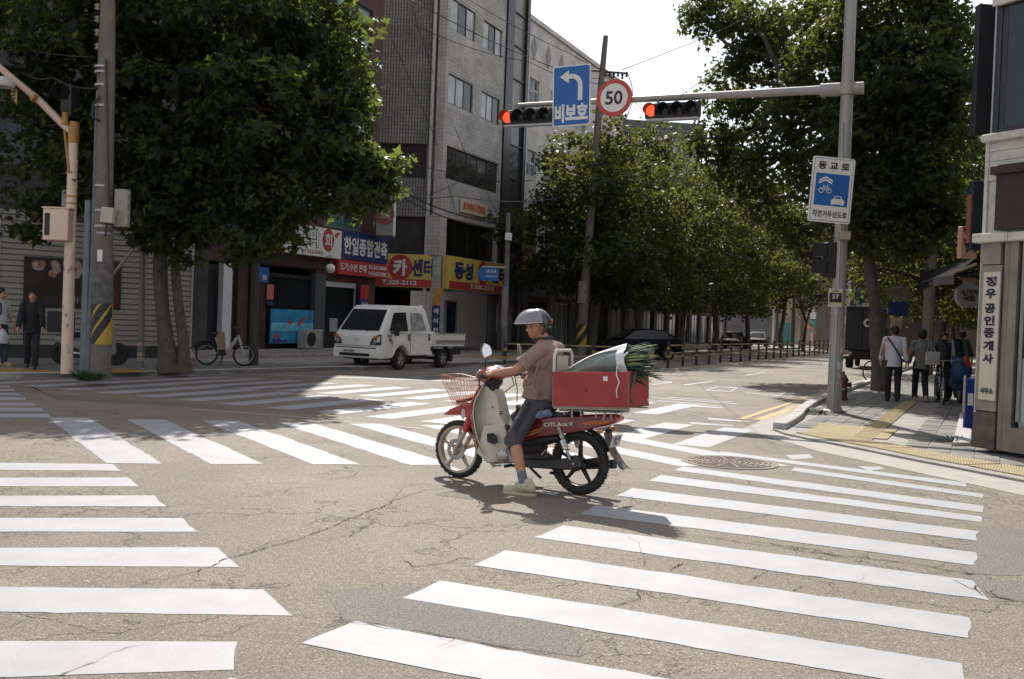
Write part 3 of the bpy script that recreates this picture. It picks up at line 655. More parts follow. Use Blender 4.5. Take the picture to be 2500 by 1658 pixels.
while z < HG - .1:
    course(FL, -.55, 5.35, z, holes, .02, TILE2, g); z += .167
for a, b, c, d in holes[:4] + holes[7:]: window(g, a, b, c, d, 3 if b - a > 2.2 else 3, pms=[PANEW, PANE, PANEW, PANE] if c > 13 else [PANEW, PANEW, PANE], y=.06)
window(g, *holes[4], n=5, y=.1, pm=mat('smoked_pane', (.035, .032, .032), .1, var=.3)); 
window(g, *holes[5], n=4, y=.25, pm=mat('black_pane', (.012, .011, .011), .15, var=.3))
part('corner_post', MB().box(-.63, -.0, -.02, .6, 4.35, 6.1), TILE2, g)
# side wall, at right angles to our view
rs = Matrix.Rotation(-FL.ang, 4, 'Z')      # from world axes into the building's own frame
def sidebox(x0, x1, y0, y1, z0, z1): return MB().box(x0, x1, y0, y1, z0, z1, rs)
mb = MB()
for a in ((-4.6, -.58, 9.25, HG), (-4.6, -.58, 6.05, 7.72), (-.98, -.6, 7.72, 9.25)): mb.box(a[0], a[1], .05, .4, a[2], a[3], rs)
part('wall', mb, TILE, g)
z = 9.27
while z < HG - .1: course(None, -4.6, -.58, z, [], .05, TILE, g, rs, .152); z += .167
z = 6.08
while z < 7.6: course(None, -4.6, -.58, z, [], .05, TILE, g, rs, .152); z += .167
mb = MB().box(-4.6, -.98, .45, .5, 7.72, 9.25, rs); f = part('window', mb, FRAME_D, g); part('pane', MB().box(-4.5, -1.1, .43, .445, 7.8, 9.2, rs), MATS['smoked_pane'], f)
part('dark_storey', MB().box(-4.6, -.7, .6, .7, 2.9, 6.05, rs), mat('black_wall', (.02, .02, .02), .7, var=.3), g)
part('roof_slab', MB().add([(-.6, 0, HG), (8.0, 0, HG), (8.0, 9, HG), (-.6, 9, HG), (-.6, 0, HG + .25), (8.0, 0, HG + .25), (8, 9, HG + .25), (-.6, 9, HG + .25)], [(0, 3, 2, 1), (4, 5, 6, 7), (0, 1, 5, 4), (1, 2, 6, 5), (2, 3, 7, 6), (3, 0, 4, 7)]), CONC, g)
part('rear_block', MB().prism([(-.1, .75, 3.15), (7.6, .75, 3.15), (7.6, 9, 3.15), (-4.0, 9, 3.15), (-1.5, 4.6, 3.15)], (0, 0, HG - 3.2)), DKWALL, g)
part('glass_strip_frame', MB().box(5.36, 6.15, -.1, .5, .13, HG).box(7.7, 8.0, -.1, .5, .13, HG), mat('dark_metal_cladding', (.03, .031, .034), .35, .5, var=.2, scale=2), g)
for zz in np.arange(.5, HG - .5, 1.65):
    part('glass_panel', MB().box(6.17, 7.68, .05, .1, zz + .04, zz + 1.6), mat('bronze_panel', (.16, .14, .12), .3, .2, var=.25, scale=.8) if zz > 12 else mat('smoke_panel', (.05, .052, .056), .12, .2, var=.2), g)
    part('transom', MB().box(6.15, 7.7, -.02, .12, zz - .04, zz + .04), FRAME_D, g)
part('drain_pipe', MB().tube([rs @ Vector((-.78, -.22, 18.7)), rs @ Vector((-.80, -.22, 10)), rs @ Vector((-.86, -.22, .2))], .085, 10), mat('pale_pipe', (.50, .45, .42), .5, var=.1, dirt=.4, dirtcol=(.3, .2, .16)), g, smooth=True)
# open workshop below
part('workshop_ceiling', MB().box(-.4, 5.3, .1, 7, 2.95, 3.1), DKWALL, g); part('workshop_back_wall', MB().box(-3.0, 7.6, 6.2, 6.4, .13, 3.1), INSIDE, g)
part('pillar', MB().box(5.3, 5.9, -.05, .4, .13, 3.0), DKWALL, g)
f = part('door', MB().box(3.9, 4.0, 2.0, 2.1, .2, 2.4).box(5.0, 5.1, 2.0, 2.1, .2, 2.4).box(3.9, 5.1, 2.0, 2.1, 2.4, 2.5), FRAME_W, g); part('pane', MB().box(4.0, 5.0, 2.03, 2.05, .2, 2.4), mat('bluish_pane', (.05, .065, .10), .1, var=.4, scale=2), f)
part('white_panel', MB().box(5.32, 5.6, -.09, -.06, 1.0, 2.4), mat('pale_blue_panel', (.25, .29, .38), .5), g)
t = fthing('work_table', FL, 2.3, 1.5, .13, label='small work table standing inside the open car workshop', cat='table')
part('tabletop', MB().box(-.7, .7, -.3, .3, .72, .76), STEEL, t)
for sx in (-.65, .62): 
    for sy in (-.26, .24): part('leg', MB().box(sx, sx + .03, sy, sy + .03, 0, .72), STEEL, t)
thing('bucket', MB().lathe([(.12, 0), (.16, .35), (.165, .36), (.15, .36), (.11, .02)], 16), mat('pale_plastic', (.4, .4, .38), .5), 'pale plastic bucket standing on the workshop floor by the table', 'bucket', FL.w(1.9, .6, .13), smooth=True)

# yellow workshop signs
YEL = mat('sign_yellow', (.55, .42, .09), .5, var=.08, scale=3, dirt=.2, dirtcol=(.4, .3, .1)); SRED = mat('sign_red', (.36, .035, .03), .5, var=.08); SNAVY = mat('sign_navy', (.022, .028, .11), .5, var=.06); SWHITE = mat('sign_white', (.62, .61, .58), .5, var=.05, dirt=.15, dirtcol=(.4, .36, .3))
SBLACK = mat('sign_black', (.015, .015, .016), .5); SBLUE = mat('sign_blue', (.012, .10, .33), .45, var=.05); SGREY = mat('sign_grey', (.3, .3, .3), .5)
def disc(cx, cz, rx, rz, y, th=.012, n=32): return MB().prism([(cx + rx * math.cos(2 * math.pi * k / n), y, cz + rz * math.sin(2 * math.pi * k / n)) for k in range(n)], (0, -th, 0))
def yellowsign(F0, x0, x1, label):
    s = fthing('workshop_sign', F0, x0, -.35, 2.9, label=label, cat='shop sign'); w = x1 - x0; h = 1.45
    part('sign_box', MB().box(0, w, 0, .3, 0, h), YEL, s, bev=.01)
    part('red_band', MB().box(.1 if w > 5 else 0, w - .1, -.012, -.001, .02, .36), SRED, s)
    part('emblem_disc', disc(w * .555, .86, .54, .56, -.002), SRED, s)
    X = (1, 0, 0); Z = (0, 0, 1)
    text('동성', SNAVY, s, (w * .235, -.02, .86), X, Z, w=w * .30, h=.78, bold=.045); text('카', SWHITE, s, (w * .555, -.03, .86), X, Z, w=.62, h=.74, bold=.05)
    text('센터', SNAVY, s, (w * .825, -.02, .86), X, Z, w=w * .26, h=.78, bold=.045); text('T.325-2112', SWHITE, s, (w * .55, -.02, .2), X, Z, w=w * .42, h=.2, bold=.03)
    return s
yellowsign(FL, -.30, 5.78, 'bright yellow workshop sign with navy letters above the open garage front')
yellowsign(FS, -3.95, -.31, 'yellow workshop sign in shade round the corner facing the alley')
s = fthing('coffee_sign', FL, 1.1, -.14, 6.42, label='small cream coffee sign with orange letters on the grey tiled wall', cat='shop sign')
part('sign_panel', MB().box(0, 2.65, 0, .1, 0, .62), mat('sign_cream', (.55, .42, .32), .5), s, bev=.02); text('ROWING COFFEE', mat('sign_orange', (.5, .07, .02), .5), s, (1.3, -.01, .31), (1, 0, 0), (0, 0, 1), w=2.2, h=.34, bold=.03)
# vertical banner on the pillar: 에어컨가
s = fthing('banner', FS, -.45, -.5, .4, label='narrow vertical navy and orange banner strapped to the workshop corner post', cat='banner')
part('cloth', MB().box(0, .34, 0, .03, 0, 1.75), SNAVY, s); part('cloth', MB().box(.02, .36, -.002, .03, 1.76, 2.15), mat('banner_orange', (.45, .20, .04), .6, var=.3, scale=8), s); part('cloth', MB().box(.04, .44, -.003, .03, 2.16, 2.5), MATS['banner_orange'], s)
for i, ch in enumerate('에어컨가'): text(ch, SWHITE, s, (.17, -.01, 1.5 - i * .42), (1, 0, 0), (0, 0, 1), h=.24, bold=.03)

# brick building with shops
b = fthing('brick_building', FL, 0, 0, 0, label='dark red brick building with tall teal windows above ground floor shops', cat='building')
bh = [(-9.0, -6.4, 11.5, 13.2), (-9.0, -6.4, 8.3, 9.8), (-11.6, -9.6, 11.5, 13.2), (-11.6, -9.6, 8.3, 9.8), (-11.6, -9.5, 4.85, 6.35), (-9.1, -6.55, 4.75, 6.25), (-13.1, -9.45, .35, 3.15), (-9.0, -6.8, .35, 2.8), (-15.6, -13.6, .35, 3.1)]
part('wall', wall_grid(FL, -16.2, -5.6, 0, 21.5, bh, 0, .3), BRK, b)
for q in bh[:4]: window(b, *q, n=2, y=.06, pm=PANET, fw=.08)
for q in bh[4:6]: window(b, *q, n=2, y=.1, pm=PANET, fw=.06, fm=mat('teal_frame', (.12, .2, .2), .5))
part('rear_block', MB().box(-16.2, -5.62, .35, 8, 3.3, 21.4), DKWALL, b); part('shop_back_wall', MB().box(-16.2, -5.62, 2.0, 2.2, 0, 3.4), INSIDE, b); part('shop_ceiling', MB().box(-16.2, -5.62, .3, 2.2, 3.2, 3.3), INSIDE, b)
part('step', MB().box(-16, -6, -.7, .28, .1, .36), CONC, b, bev=.01); part('step', MB().box(-13.4, -6.2, -1.0, -.71, .1, .24), CONC, b, bev=.01)
part('fascia', MB().box(-13.2, -8.8, -.06, -.005, 3.2, 3.7), mat('brown_fascia', (.05, .022, .018), .6), b)
part('pillar', MB().box(-9.62, -9.0, -.1, .25, .36, 3.0), mat('dark_granite', (.07, .072, .08), .5, var=.3, scale=20), b)
part('pillar', MB().box(-13.05, -12.3, -.1, .25, .36, 3.0), mat('maroon_tile', (.05, .02, .017), .5, var=.3, scale=6), b)
d = part('door', MB().box(-8.98, -8.9, .02, .1, .36, 2.62).box(-6.98, -6.9, .02, .1, .36, 2.62).box(-8.98, -6.9, .01, .11, 2.6, 2.78), FRAME_W, b); part('pane', MB().box(-8.9, -6.98, .05, .06, .36, 2.6), GLASSD, d); part('poster', MB().box(-8.5, -8.0, .035, .045, .95, 1.45), SGREY, d)
w = part('window', MB().box(-12.25, -9.65, .05, .12, 2.78, 2.9).box(-12.25, -12.18, .05, .12, .4, 2.8).box(-9.72, -9.65, .05, .12, .4, 2.8), FRAME_D, b); part('pane', MB().box(-12.17, -9.73, .1, .11, .4, 2.78), GLASSD, w)
d = part('door', MB().box(-15.5, -13.7, .08, .14, .36, 3.0), mat('dark_shutter', (.04, .04, .045), .5, var=.3, scale=4), b)
part('white_post', MB().box(-14.62, -14.22, -.3, -.1, .36, 3.05), WHITEP, b); 
s = fthing('notice_board', FL, -15.75, -.12, .95, label='blank pale rectangular board leaning on the dark wall beside the shutters', cat='board'); part('board', MB().box(0, .62, 0, .04, 0, 1.05), mat('pale_board', (.38, .38, .36), .6), s, bev=.005)
# aquarium picture
s = fthing('aquarium_picture', FL, -12.1, -.16, .55, label='bright blue underwater picture with red fish below the shop window', cat='poster')
m = mat('underwater_print', (.03, .22, .40), .3, var=.35, scale=2.5); nt = m.node_tree; 
part('panel', MB().box(0, 2.35, 0, .05, 0, 1.15), m, s)
part('pale_glow_band', MB().box(.02, 2.33, -.004, -.001, .42, .7), mat('pale_aqua', (.12, .42, .52), .3, var=.3, scale=4), s)
fishm = mat('fish_red', (.42, .05, .03), .4)
for fx, fz, a in ((1.0, .72, .6), (1.55, .68, -.5), (1.75, .82, -.3), (.3, .25, .2)):
    M = Matrix.Translation((fx, -.005, fz)) @ Matrix.Rotation(a, 4, 'Y'); part('fish', MB().prism([M @ Vector(p) for p in ((-.16, 0, .08), (-.08, 0, 0), (-.16, 0, -.09), (0, 0, -.06), (.1, 0, -.03), (.14, 0, .01), (.08, 0, .06), (0, 0, .08), (-.07, 0, .03))], (0, -.004, 0)), fishm, s)
part('coral', MB().prism([(.05, -.005, .02), (.9, -.005, .02), (.8, -.005, .15), (.6, -.005, .08), (.45, -.005, .2), (.3, -.005, .1), (.15, -.005, .18)], (0, -.004, 0)), mat('coral_purple', (.06, .03, .14), .5), s)
# air conditioner outdoor unit
s = fthing('air_conditioner', FL, -10.75, -.62, .36, label='grey outdoor air conditioner unit standing below the fish picture', cat='air conditioner')
part('casing', MB().box(0, .95, 0, .38, .03, .68), mat('ac_casing', (.32, .32, .31), .5, dirt=.3), s, bev=.012)
part('fan_guard', MB().lathe([(.24, 0), (.25, .02), (.02, .03)], 20, (.27, -.002, .35), (0, -1, 0)), BLACK, s)
for k in range(7): part('slat', MB().box(.55, .92, -.012, 0, .1 + k * .08, .13 + k * .08), MATS['ac_casing'], s)
# crate of trays beside it
# restaurant sign
def facsign(name, F0, x0, x1, z0, z1, m, label, y=-.35, th=.3, cat='shop sign'):
    s = fthing(name, F0, x0, y, z0, label=label, cat=cat); part('sign_box', MB().box(0, x1 - x0, 0, th, 0, z1 - z0), m, s, bev=.008); return s
X = (1, 0, 0); Z = (0, 0, 1)
s = facsign('restaurant_sign', FL, -12.45, -8.47, 3.6, 4.62, SWHITE, 'white restaurant sign with outlined letters and a red oval beside the navy sign')
OUT = mat('sign_brown', (.08, .05, .05), .5)
for i, (ch, x) in enumerate((('진', .75), ('도', 1.45), ('막', 2.35))): text(ch, OUT, s, (x, -.006, .62), X, Z, w=.62, h=.66, bold=.055); text(ch, SWHITE, s, (x, -.014, .62), X, Z, w=.56, h=.60, bold=.02)
part('red_oval', disc(3.15, .62, .34, .40, -.002), SRED, s); text('회', SWHITE, s, (3.15, -.02, .6), X, Z, w=.42, h=.5, bold=.02)
part('flower_mark', disc(3.62, .82, .09, .08, -.002, n=8), SRED, s); part('flower_mark', disc(3.75, .9, .07, .06, -.002, n=8), SRED, s)
text('T.322-3292', SRED, s, (2.3, -.008, .14), X, Z, w=1.1, h=.12, bold=.01)
s = facsign('builder_sign', FL, -8.45, -5.28, 3.62, 4.66, SNAVY, 'navy builder sign with bold white letters above the red strip'); text('한일종합건축', SWHITE, s, (1.6, -.012, .52), X, Z, w=2.95, h=.66, bold=.03)
s = facsign('tile_shop_sign', FL, -8.62, -5.26, 3.06, 3.6, SRED, 'red strip sign with white letters and phone numbers below the navy sign'); text('도기,수전 판매', SWHITE, s, (.95, -.012, .28), X, Z, w=1.7, h=.3, bold=.02); text('02-332-8088', SWHITE, s, (2.6, -.012, .38), X, Z, w=1.25, h=.15, bold=.02); text('010-6233-5965', SWHITE, s, (2.6, -.012, .15), X, Z, w=1.25, h=.15, bold=.02)
s = facsign('stair_sign', FL, -13.75, -12.25, 3.35, 4.0, SNAVY, 'small navy sign with a red strip half hidden by leaves'); text('마이', SWHITE, s, (.9, -.012, .42), X, Z, w=.5, h=.24, bold=.02); part('red_strip', MB().box(0, 1.5, -.01, -.001, 0, .24), SRED, s); text('02-332-9957-8', SWHITE, s, (.7, -.016, .12), X, Z, w=1.2, h=.12)
# projecting vertical sign 막회
p0 = FL.w(-6.9, -.9, 0); vz = lambda px, py: P(px, py, p0.y).z
FV = Frame((p0.x, p0.y), (1, .12)); x0, z0 = FV.q(918, 573); x1, z1_ = FV.q(969, 455)
s = fthing('projecting_sign', FV, x0, 0, z0, label='tall grey projecting sign with a red circle and a white edge above the navy sign', cat='shop sign')
W_ = x1 - x0; H_ = 2.25; part('sign_box', MB().box(0, W_ * .88, 0, .9, 0, H_), mat('sign_midgrey', (.17, .17, .165), .5, var=.1), s); part('white_edge', MB().box(W_ * .88, W_, -.01, .9, 0, H_), WHITEP, s)
part('red_oval', disc(W_ * .42, .78, .36, .4, -.002), mat('sign_dark_red', (.16, .03, .03), .5), s); text('회', MATS['sign_midgrey'], s, (W_ * .42, -.02, .78), X, Z, w=.4, h=.5, bold=.02); text('막', OUT, s, (W_ * .42, -.008, 1.55), X, Z, w=.5, h=.55, bold=.02)
# plaques
s = facsign('house_number_plate', FL, -12.75, -12.25, 2.55, 3.05, SBLUE, 'small blue house number plate on the maroon pillar', y=-.14, th=.02, cat='plate'); text('38', SWHITE, s, (.26, -.01, .16), X, Z, w=.22, h=.16, bold=.02)
s = facsign('round_notice', FL, -12.35, -12.0, 2.0, 2.5, mat('sign_pinkred', (.45, .14, .10), .5), 'small pinkish red rounded notice on the pillar', y=-.16, th=.02, cat='notice'); part('strip', MB().box(0, .35, 0, .02, -.18, -.05), SNAVY, s)
s = facsign('side_banner', FL, -7.05, -6.5, 1.2, 2.75, SNAVY, 'narrow navy vertical sign with a red head beside the glass door', y=-.3, th=.1); part('red_head', MB().box(0, .55, -.01, -.001, 1.0, 1.54), SRED, s); text('하일\n도기\n타일', SWHITE, s, (.28, -.01, .5), X, Z, w=.4, h=.8, bold=.01)
# globe lamp
gp = FL.w(-9.75, -.8, 0); gz = FL.q(762, 651, -.8)[1]
s = empty('globe_lamp', (gp.x, gp.y, gz), label='white round glass globe lamp hanging below the restaurant sign', cat='lamp'); part('globe', MB().ell((0, 0, 0), (.17, .17, .17), None, 20, 14), WHITEP, s, smooth=True); part('cap', MB().lathe([(.06, .15), (.05, .22), (.02, .26)], 12), BLACK, s); part('rod', MB().tube([(0, 0, .25), (0, 0, .45), (-.36, .75, .45)], .012, 6), BLACK, s)
gp2 = FS.w(-2.7, -1.2, 0); gz2 = FS.q(850 + 655 / 4.9, 580 + 285 / 4.9, -1.2)[1]; dup(s, (gp2.x, gp2.y, gz2), None, 'dim round globe lamp in front of the shaded yellow sign'); 

# shuttered shop on the far left
WSH = mat('shutter_enamel', (.30, .285, .25), .55, .1, var=.06, scale=2, dirt=.3, dirtcol=(.2, .18, .15))
s = fthing('shuttered_shop', FH, 0, 0, 0, label='corner shop with closed pale roller shutters on the far left', cat='building')
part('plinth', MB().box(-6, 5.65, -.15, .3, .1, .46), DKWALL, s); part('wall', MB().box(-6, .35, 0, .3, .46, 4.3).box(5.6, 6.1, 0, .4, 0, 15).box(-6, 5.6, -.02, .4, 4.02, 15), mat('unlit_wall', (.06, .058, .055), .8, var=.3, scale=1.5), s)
part('rear_block', MB().box(-6, 5.6, .42, 7, 0, 15), DKWALL, s)  # raised far above the shutters to keep the left tree crown dark
for k in range(24):
    z = .46 + k * .150; part('slat', MB().prism([(.38, -.005, z), (.38, -.045, z + .02), (.38, -.045, z + .11), (.38, -.005, z + .138)], (5.18, 0, 0)), WSH, s)
part('shutter_backing', MB().box(.36, 5.58, .0, .06, .46, 4.02), WSH, s)
part('guide_rail', MB().box(5.56, 5.62, -.07, .02, .46, 4.02), STEEL, s); part('guide_rail', MB().box(.32, .38, -.07, .02, .46, 4.02), STEEL, s)
part('upper_window', MB().box(.3, 2.3, -.06, -.03, 5.2, 6.3), mat('dim_pane', (.10, .11, .12), .2), s)
q = fthing('shop_poster', FH, .96, -.075, 1.5, label='dark shop poster of pale round fruit stuck on the shutters', cat='poster')
part('sheet', MB().box(0, 2.55, 0, .02, 0, 1.33), mat('poster_dark', (.03, .018, .016), .5, var=.4, scale=3), q)
fm_ = mat('fruit_print', (.28, .13, .09), .5, var=.5, scale=9); fm2 = mat('fruit_print_pale', (.34, .26, .20), .5, var=.4, scale=9)
for i in range(13): part('printed_fruit', disc(random.uniform(.2, 1.5), random.uniform(.8, 1.22), .11, .11, -.001 - i * .0006, .0005, 16), random.choice((fm_, fm2)), q)
part('red_corner', MB().box(1.7, 2.5, -.004, -.001, .05, .6), mat('poster_red', (.10, .015, .012), .5), q); text('K마모아마트', mat('poster_letters', (.2, .2, .2), .5), q, (1.7, -.01, .22), X, Z, w=1.3, h=.2, bold=.01)

# pale apartment building and the far grey block beyond the trees
FA = Frame((-.05, 53.2), (.418, .908)); 
a_ = fthing('apartment_building', FA, 0, 0, 0, label='pale stone apartment building with diamond ornaments and balconied windows behind the trees', cat='building')
PALE = brickmat('pale_stone_panel', (.56, .53, .49), (.50, .475, .44), (.30, .28, .26), 1.2, .8, .008, offset=0, bump=.3)
xa, za = FA.q(1283, 133); xb, zb = FA.q(1350, 180)
wh = [(1.2, 2.5, 13.6, 14.9), (1.2, 2.5, 9.6, 11.0), (4.2, 6.2, 13.4, 14.8), (4.2, 6.2, 9.6, 11.0), (1.2, 2.5, 5.6, 7.0), (8, 10, 13.4, 14.8)]
part('wall', wall_grid(FA, .0, 17, 0, 17.9, wh, 0, .3), PALE, a_); part('rear_block', MB().box(.02, 17, .35, 9, 0, 17.8), mat('pale_stone', (.5, .47, .44), .8), a_); part('parapet', MB().box(-.1, 17.1, -.12, .35, 17.9, 18.15), PALE, a_)
for q in wh:
    f = window(a_, *q, n=2, y=.1, fm=FRAME_W, fw=.07, hz=.5)
    mb = MB()
    for k in range(6): mb.box(q[0] + k * (q[1] - q[0]) / 5 - .015, q[0] + k * (q[1] - q[0]) / 5 + .015, -.12, -.1, q[2], q[2] + .6)
    mb.box(q[0] - .05, q[1] + .05, -.13, -.09, q[2] + .6, q[2] + .64); part('balcony_rail', mb, FRAME_W, a_)
for k in range(5): part('diamond_ornament', MB().prism([(1.6 + k * 2.0, -.001, 15.9), (2.0 + k * 2.0, -.001, 16.55), (1.6 + k * 2.0, -.001, 17.2), (1.2 + k * 2.0, -.001, 16.55)], (0, -.03, 0)), mat('grey_ornament', (.25, .24, .23), .7), a_)
pp = P(1700, 330, 95); 
f_ = empty('office_block', (P(1560, 330, 95).x, 95, 0), R(8), label='flat grey office block with a dark roof band showing above the trees', cat='building')
zt = P(1620, 300, 95).z; wN = (1713 - 1560) / FOC * 95
part('wall', MB().box(-6, wN, 0, 10, 0, zt - 1.2), mat('office_grey', (.42, .41, .42), .7, var=.1, scale=.6), f_); part('roof_band', MB().box(-6.3, wN + .3, -.4, 10.3, zt - 1.2, zt + .1), mat('roof_charcoal', (.09, .09, .1), .6), f_)
part('pilaster', MB().box(wN * .65, wN * .65 + 1.1, -.25, 0, 0, zt - 1.2), mat('pilaster_grey', (.14, .14, .15), .6), f_)
for k in range(4): part('window', MB().box(.6 + k * 1.5, 1.7 + k * 1.5, -.05, .02, zt - 6, zt - 3.5), PANE, f_)
part('roof_slope', MB().prism([(-6.3, 0, zt + .1), (-1, 0, zt + .1), (-6.3, 0, zt + 2.2)], (0, 8, 0)), MATS['roof_charcoal'], f_)
# dark shop row under the trees
FB = Frame(FL.w(8.6, 0, 0).xy, (.418, .908))
s = fthing('shop_row', FB, 0, 0, 0, label='row of unlit ground floor shops in deep shade under the street trees', cat='building')
sh = []; x = .6
shw = []
while x < 46: sh.append((x, x + 2.6, .3, 2.7)); x += 3.4
part('wall', wall_grid(FB, 0, 48, 0, 4.2, sh, 0, .3), mat('shade_wall', (.09, .085, .08), .8, var=.3, scale=.8), s); part('back_wall', MB().box(0, 48, 1.6, 1.8, 0, 4.2), INSIDE, s); part('flat_roof', MB().box(0, 48, -.3, 1.8, 4.2, 4.35), DKWALL, s); part('added_storeys', MB().box(17, 48, .1, 6, 4.36, 10.5), DKWALL, s)  # upper storeys added, hidden behind the trees, to shade their lower leaves
for i, q in enumerate(sh):
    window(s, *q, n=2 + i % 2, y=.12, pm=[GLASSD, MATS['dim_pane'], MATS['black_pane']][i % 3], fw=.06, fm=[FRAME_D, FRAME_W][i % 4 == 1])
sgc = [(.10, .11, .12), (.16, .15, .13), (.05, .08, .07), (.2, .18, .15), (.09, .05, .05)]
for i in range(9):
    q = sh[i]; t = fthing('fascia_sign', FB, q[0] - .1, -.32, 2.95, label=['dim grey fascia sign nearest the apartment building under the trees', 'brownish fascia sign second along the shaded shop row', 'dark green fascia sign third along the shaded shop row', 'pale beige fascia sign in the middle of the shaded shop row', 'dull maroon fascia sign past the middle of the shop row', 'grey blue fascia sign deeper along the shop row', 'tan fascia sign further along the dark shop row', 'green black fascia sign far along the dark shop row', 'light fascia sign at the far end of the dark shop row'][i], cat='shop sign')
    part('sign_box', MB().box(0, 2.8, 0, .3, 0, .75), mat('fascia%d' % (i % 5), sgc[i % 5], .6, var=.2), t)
# vertical yellow sign by the pale building
FK = Frame(FL.w(8.3, -.6, 0).xy, (1, .15)); xk, zk = FK.q(1268, 658); xk2, zk2 = FK.q(1312, 515)
s = fthing('projecting_sign', FK, xk, 0, zk, label='tall dull yellow projecting sign with a red circle at the edge of the tree crown', cat='shop sign'); W_ = xk2 - xk; H_ = zk2 - zk
part('sign_box', MB().box(0, W_, 0, .3, 0, H_), mat('sign_dull_yellow', (.20, .15, .05), .5, var=.15), s)
part('red_oval', disc(W_ / 2, .62, .36, .5, -.002), mat('sign_dark_red', (.16, .03, .03), .5), s); text('카', SGREY, s, (W_ / 2, -.02, .62), X, Z, w=.5, h=.55, bold=.03); text('성', OUT, s, (W_ / 2, -.02, 1.5), X, Z, w=.5, h=.45, bold=.03)
# ------------------------------------------------------------------ trees: trunk, limbs, crowns of single lobed leaves
LEAF5 = [(0, -.05), (.30, -.10), (.22, .12), (.56, .34), (.24, .44), (0, 1.0)]       # right half outline of a plane leaf, mirrored
LEAF3 = [(0, 0), (.42, .38), (0, 1.0)]
def leaves(name, clumps, per, size, mt, parent, seed=1, tmpl=LEAF5, up=.55, cl_r=.45, flat=.6):
    """clumps: (N,3) centres; each carries `per` leaves standing every way but mostly facing up and out"""
    r = np.random.default_rng(seed); N = len(clumps); T = N * per
    cen = np.repeat(clumps, per, 0)
    d = r.normal(size=(T, 3)); d /= np.linalg.norm(d, axis=1)[:, None]; rad = cl_r * r.random(T) ** .5
    pos = cen + d * rad[:, None] * [1, 1, flat]
    nrm = d * .6 + r.normal(size=(T, 3)) * .55 + [0, 0, up]; nrm /= np.linalg.norm(nrm, axis=1)[:, None]
    t = r.normal(size=(T, 3)) + [0, 0, -.5]; t -= nrm * (t * nrm).sum(1)[:, None]; t /= np.linalg.norm(t, axis=1)[:, None]; b = np.cross(nrm, t)
    s = size * (.55 + .75 * r.random(T))
    half = tmpl; k = len(half); pts = [(x, y, .12 * x * 2) for x, y in half] + [(-x, y, .12 * x * 2) for x, y in half[1:-1]]
    pts = np.array(pts); nv = len(pts)
    V = pos[:, None, :] + s[:, None, None] * (b[:, None, :] * pts[None, :, 0:1] + t[:, None, :] * pts[None, :, 1:2] + nrm[:, None, :] * (pts[None, :, 2:3] - .08 * (pts[None, :, 1:2]) ** 2))
    V = V.reshape(-1, 3); rf = list(range(k)); lf = [0, k - 1] + list(range(nv - 1, k - 1, -1))
    lf = [0] + [k - 1] + list(reversed(range(k, nv)))
    base = (np.arange(T) * nv)[:, None]
    loops = np.concatenate([base + np.array(rf)[None], base + np.array(lf)[None]], 1).ravel()
    me = bpy.data.meshes.new(name); me.vertices.add(len(V)); me.vertices.foreach_set('co', V.ravel().astype(np.float32))
    me.loops.add(len(loops)); me.loops.foreach_set('vertex_index', loops.astype(np.int32)); me.polygons.add(2 * T)
    me.polygons.foreach_set('loop_start', (np.arange(2 * T) * k).astype(np.int32)); me.polygons.foreach_set('loop_total', np.full(2 * T, k, np.int32)); me.update(calc_edges=True)
    lv = np.repeat(np.clip(r.normal(.45, .25, T), 0, 1), nv).astype(np.float32); at = me.attributes.new('leafvar', 'FLOAT', 'POINT'); at.data.foreach_set('value', lv)
    return part(name, me, mt, parent, kind='stuff')
def clumps_in(lobes, n, seed, shell=.6, noise=.12):
    """lobes: (centre, radii, weight). more clumps towards each lobe's skin, uneven, with gaps"""
    r = np.random.default_rng(seed); w = np.array([l[2] * (l[1][0] * l[1][1] * l[1][2]) ** .66 for l in lobes]); w /= w.sum(); out = []
    for i in r.choice(len(lobes), n, p=w):
        c, rad = np.array(lobes[i][0]), np.array(lobes[i][1]); d = r.normal(size=3); d /= np.linalg.norm(d)
        rr = r.random() ** (1 / 3.) if r.random() > shell else .8 + .22 * r.random()
        rr *= 1 + noise * math.sin(d[0] * 5 + i) * math.cos(d[1] * 6 + 2 * i) + .1 * math.sin(9 * d[2] + 3 * i)
        out.append(c + d * rad * rr)
    return np.array(out)
def limb(mb, p, q, r0, r1, n=7, wob=.12, k=5):
    p, q = Vector(p), Vector(q); pts = []
    for i in range(k + 1):
        t = i / k; w = math.sin(math.pi * t) * wob * (q - p).length; pts.append(p.lerp(q, t) + Vector((random.gauss(0, .3), random.gauss(0, .3), random.uniform(0, .6))) * w)
    mb.tube(pts, [r0 + (r1 - r0) * i / k for i in range(k + 1)], n); return pts
def trunk(mb, pts, rads, n=12):
    """uneven trunk with a flared foot"""
    pts = [Vector(p) for p in pts]; i0 = len(mb.v); mb.tube(pts, rads, n)
    for i in range(i0, len(mb.v)):
        v = Vector(mb.v[i]); a = math.sin(v.z * 5 + v.x * 30) * .012 + random.gauss(0, .006); mb.v[i] = (v.x + a, v.y + a * .6, v.z)
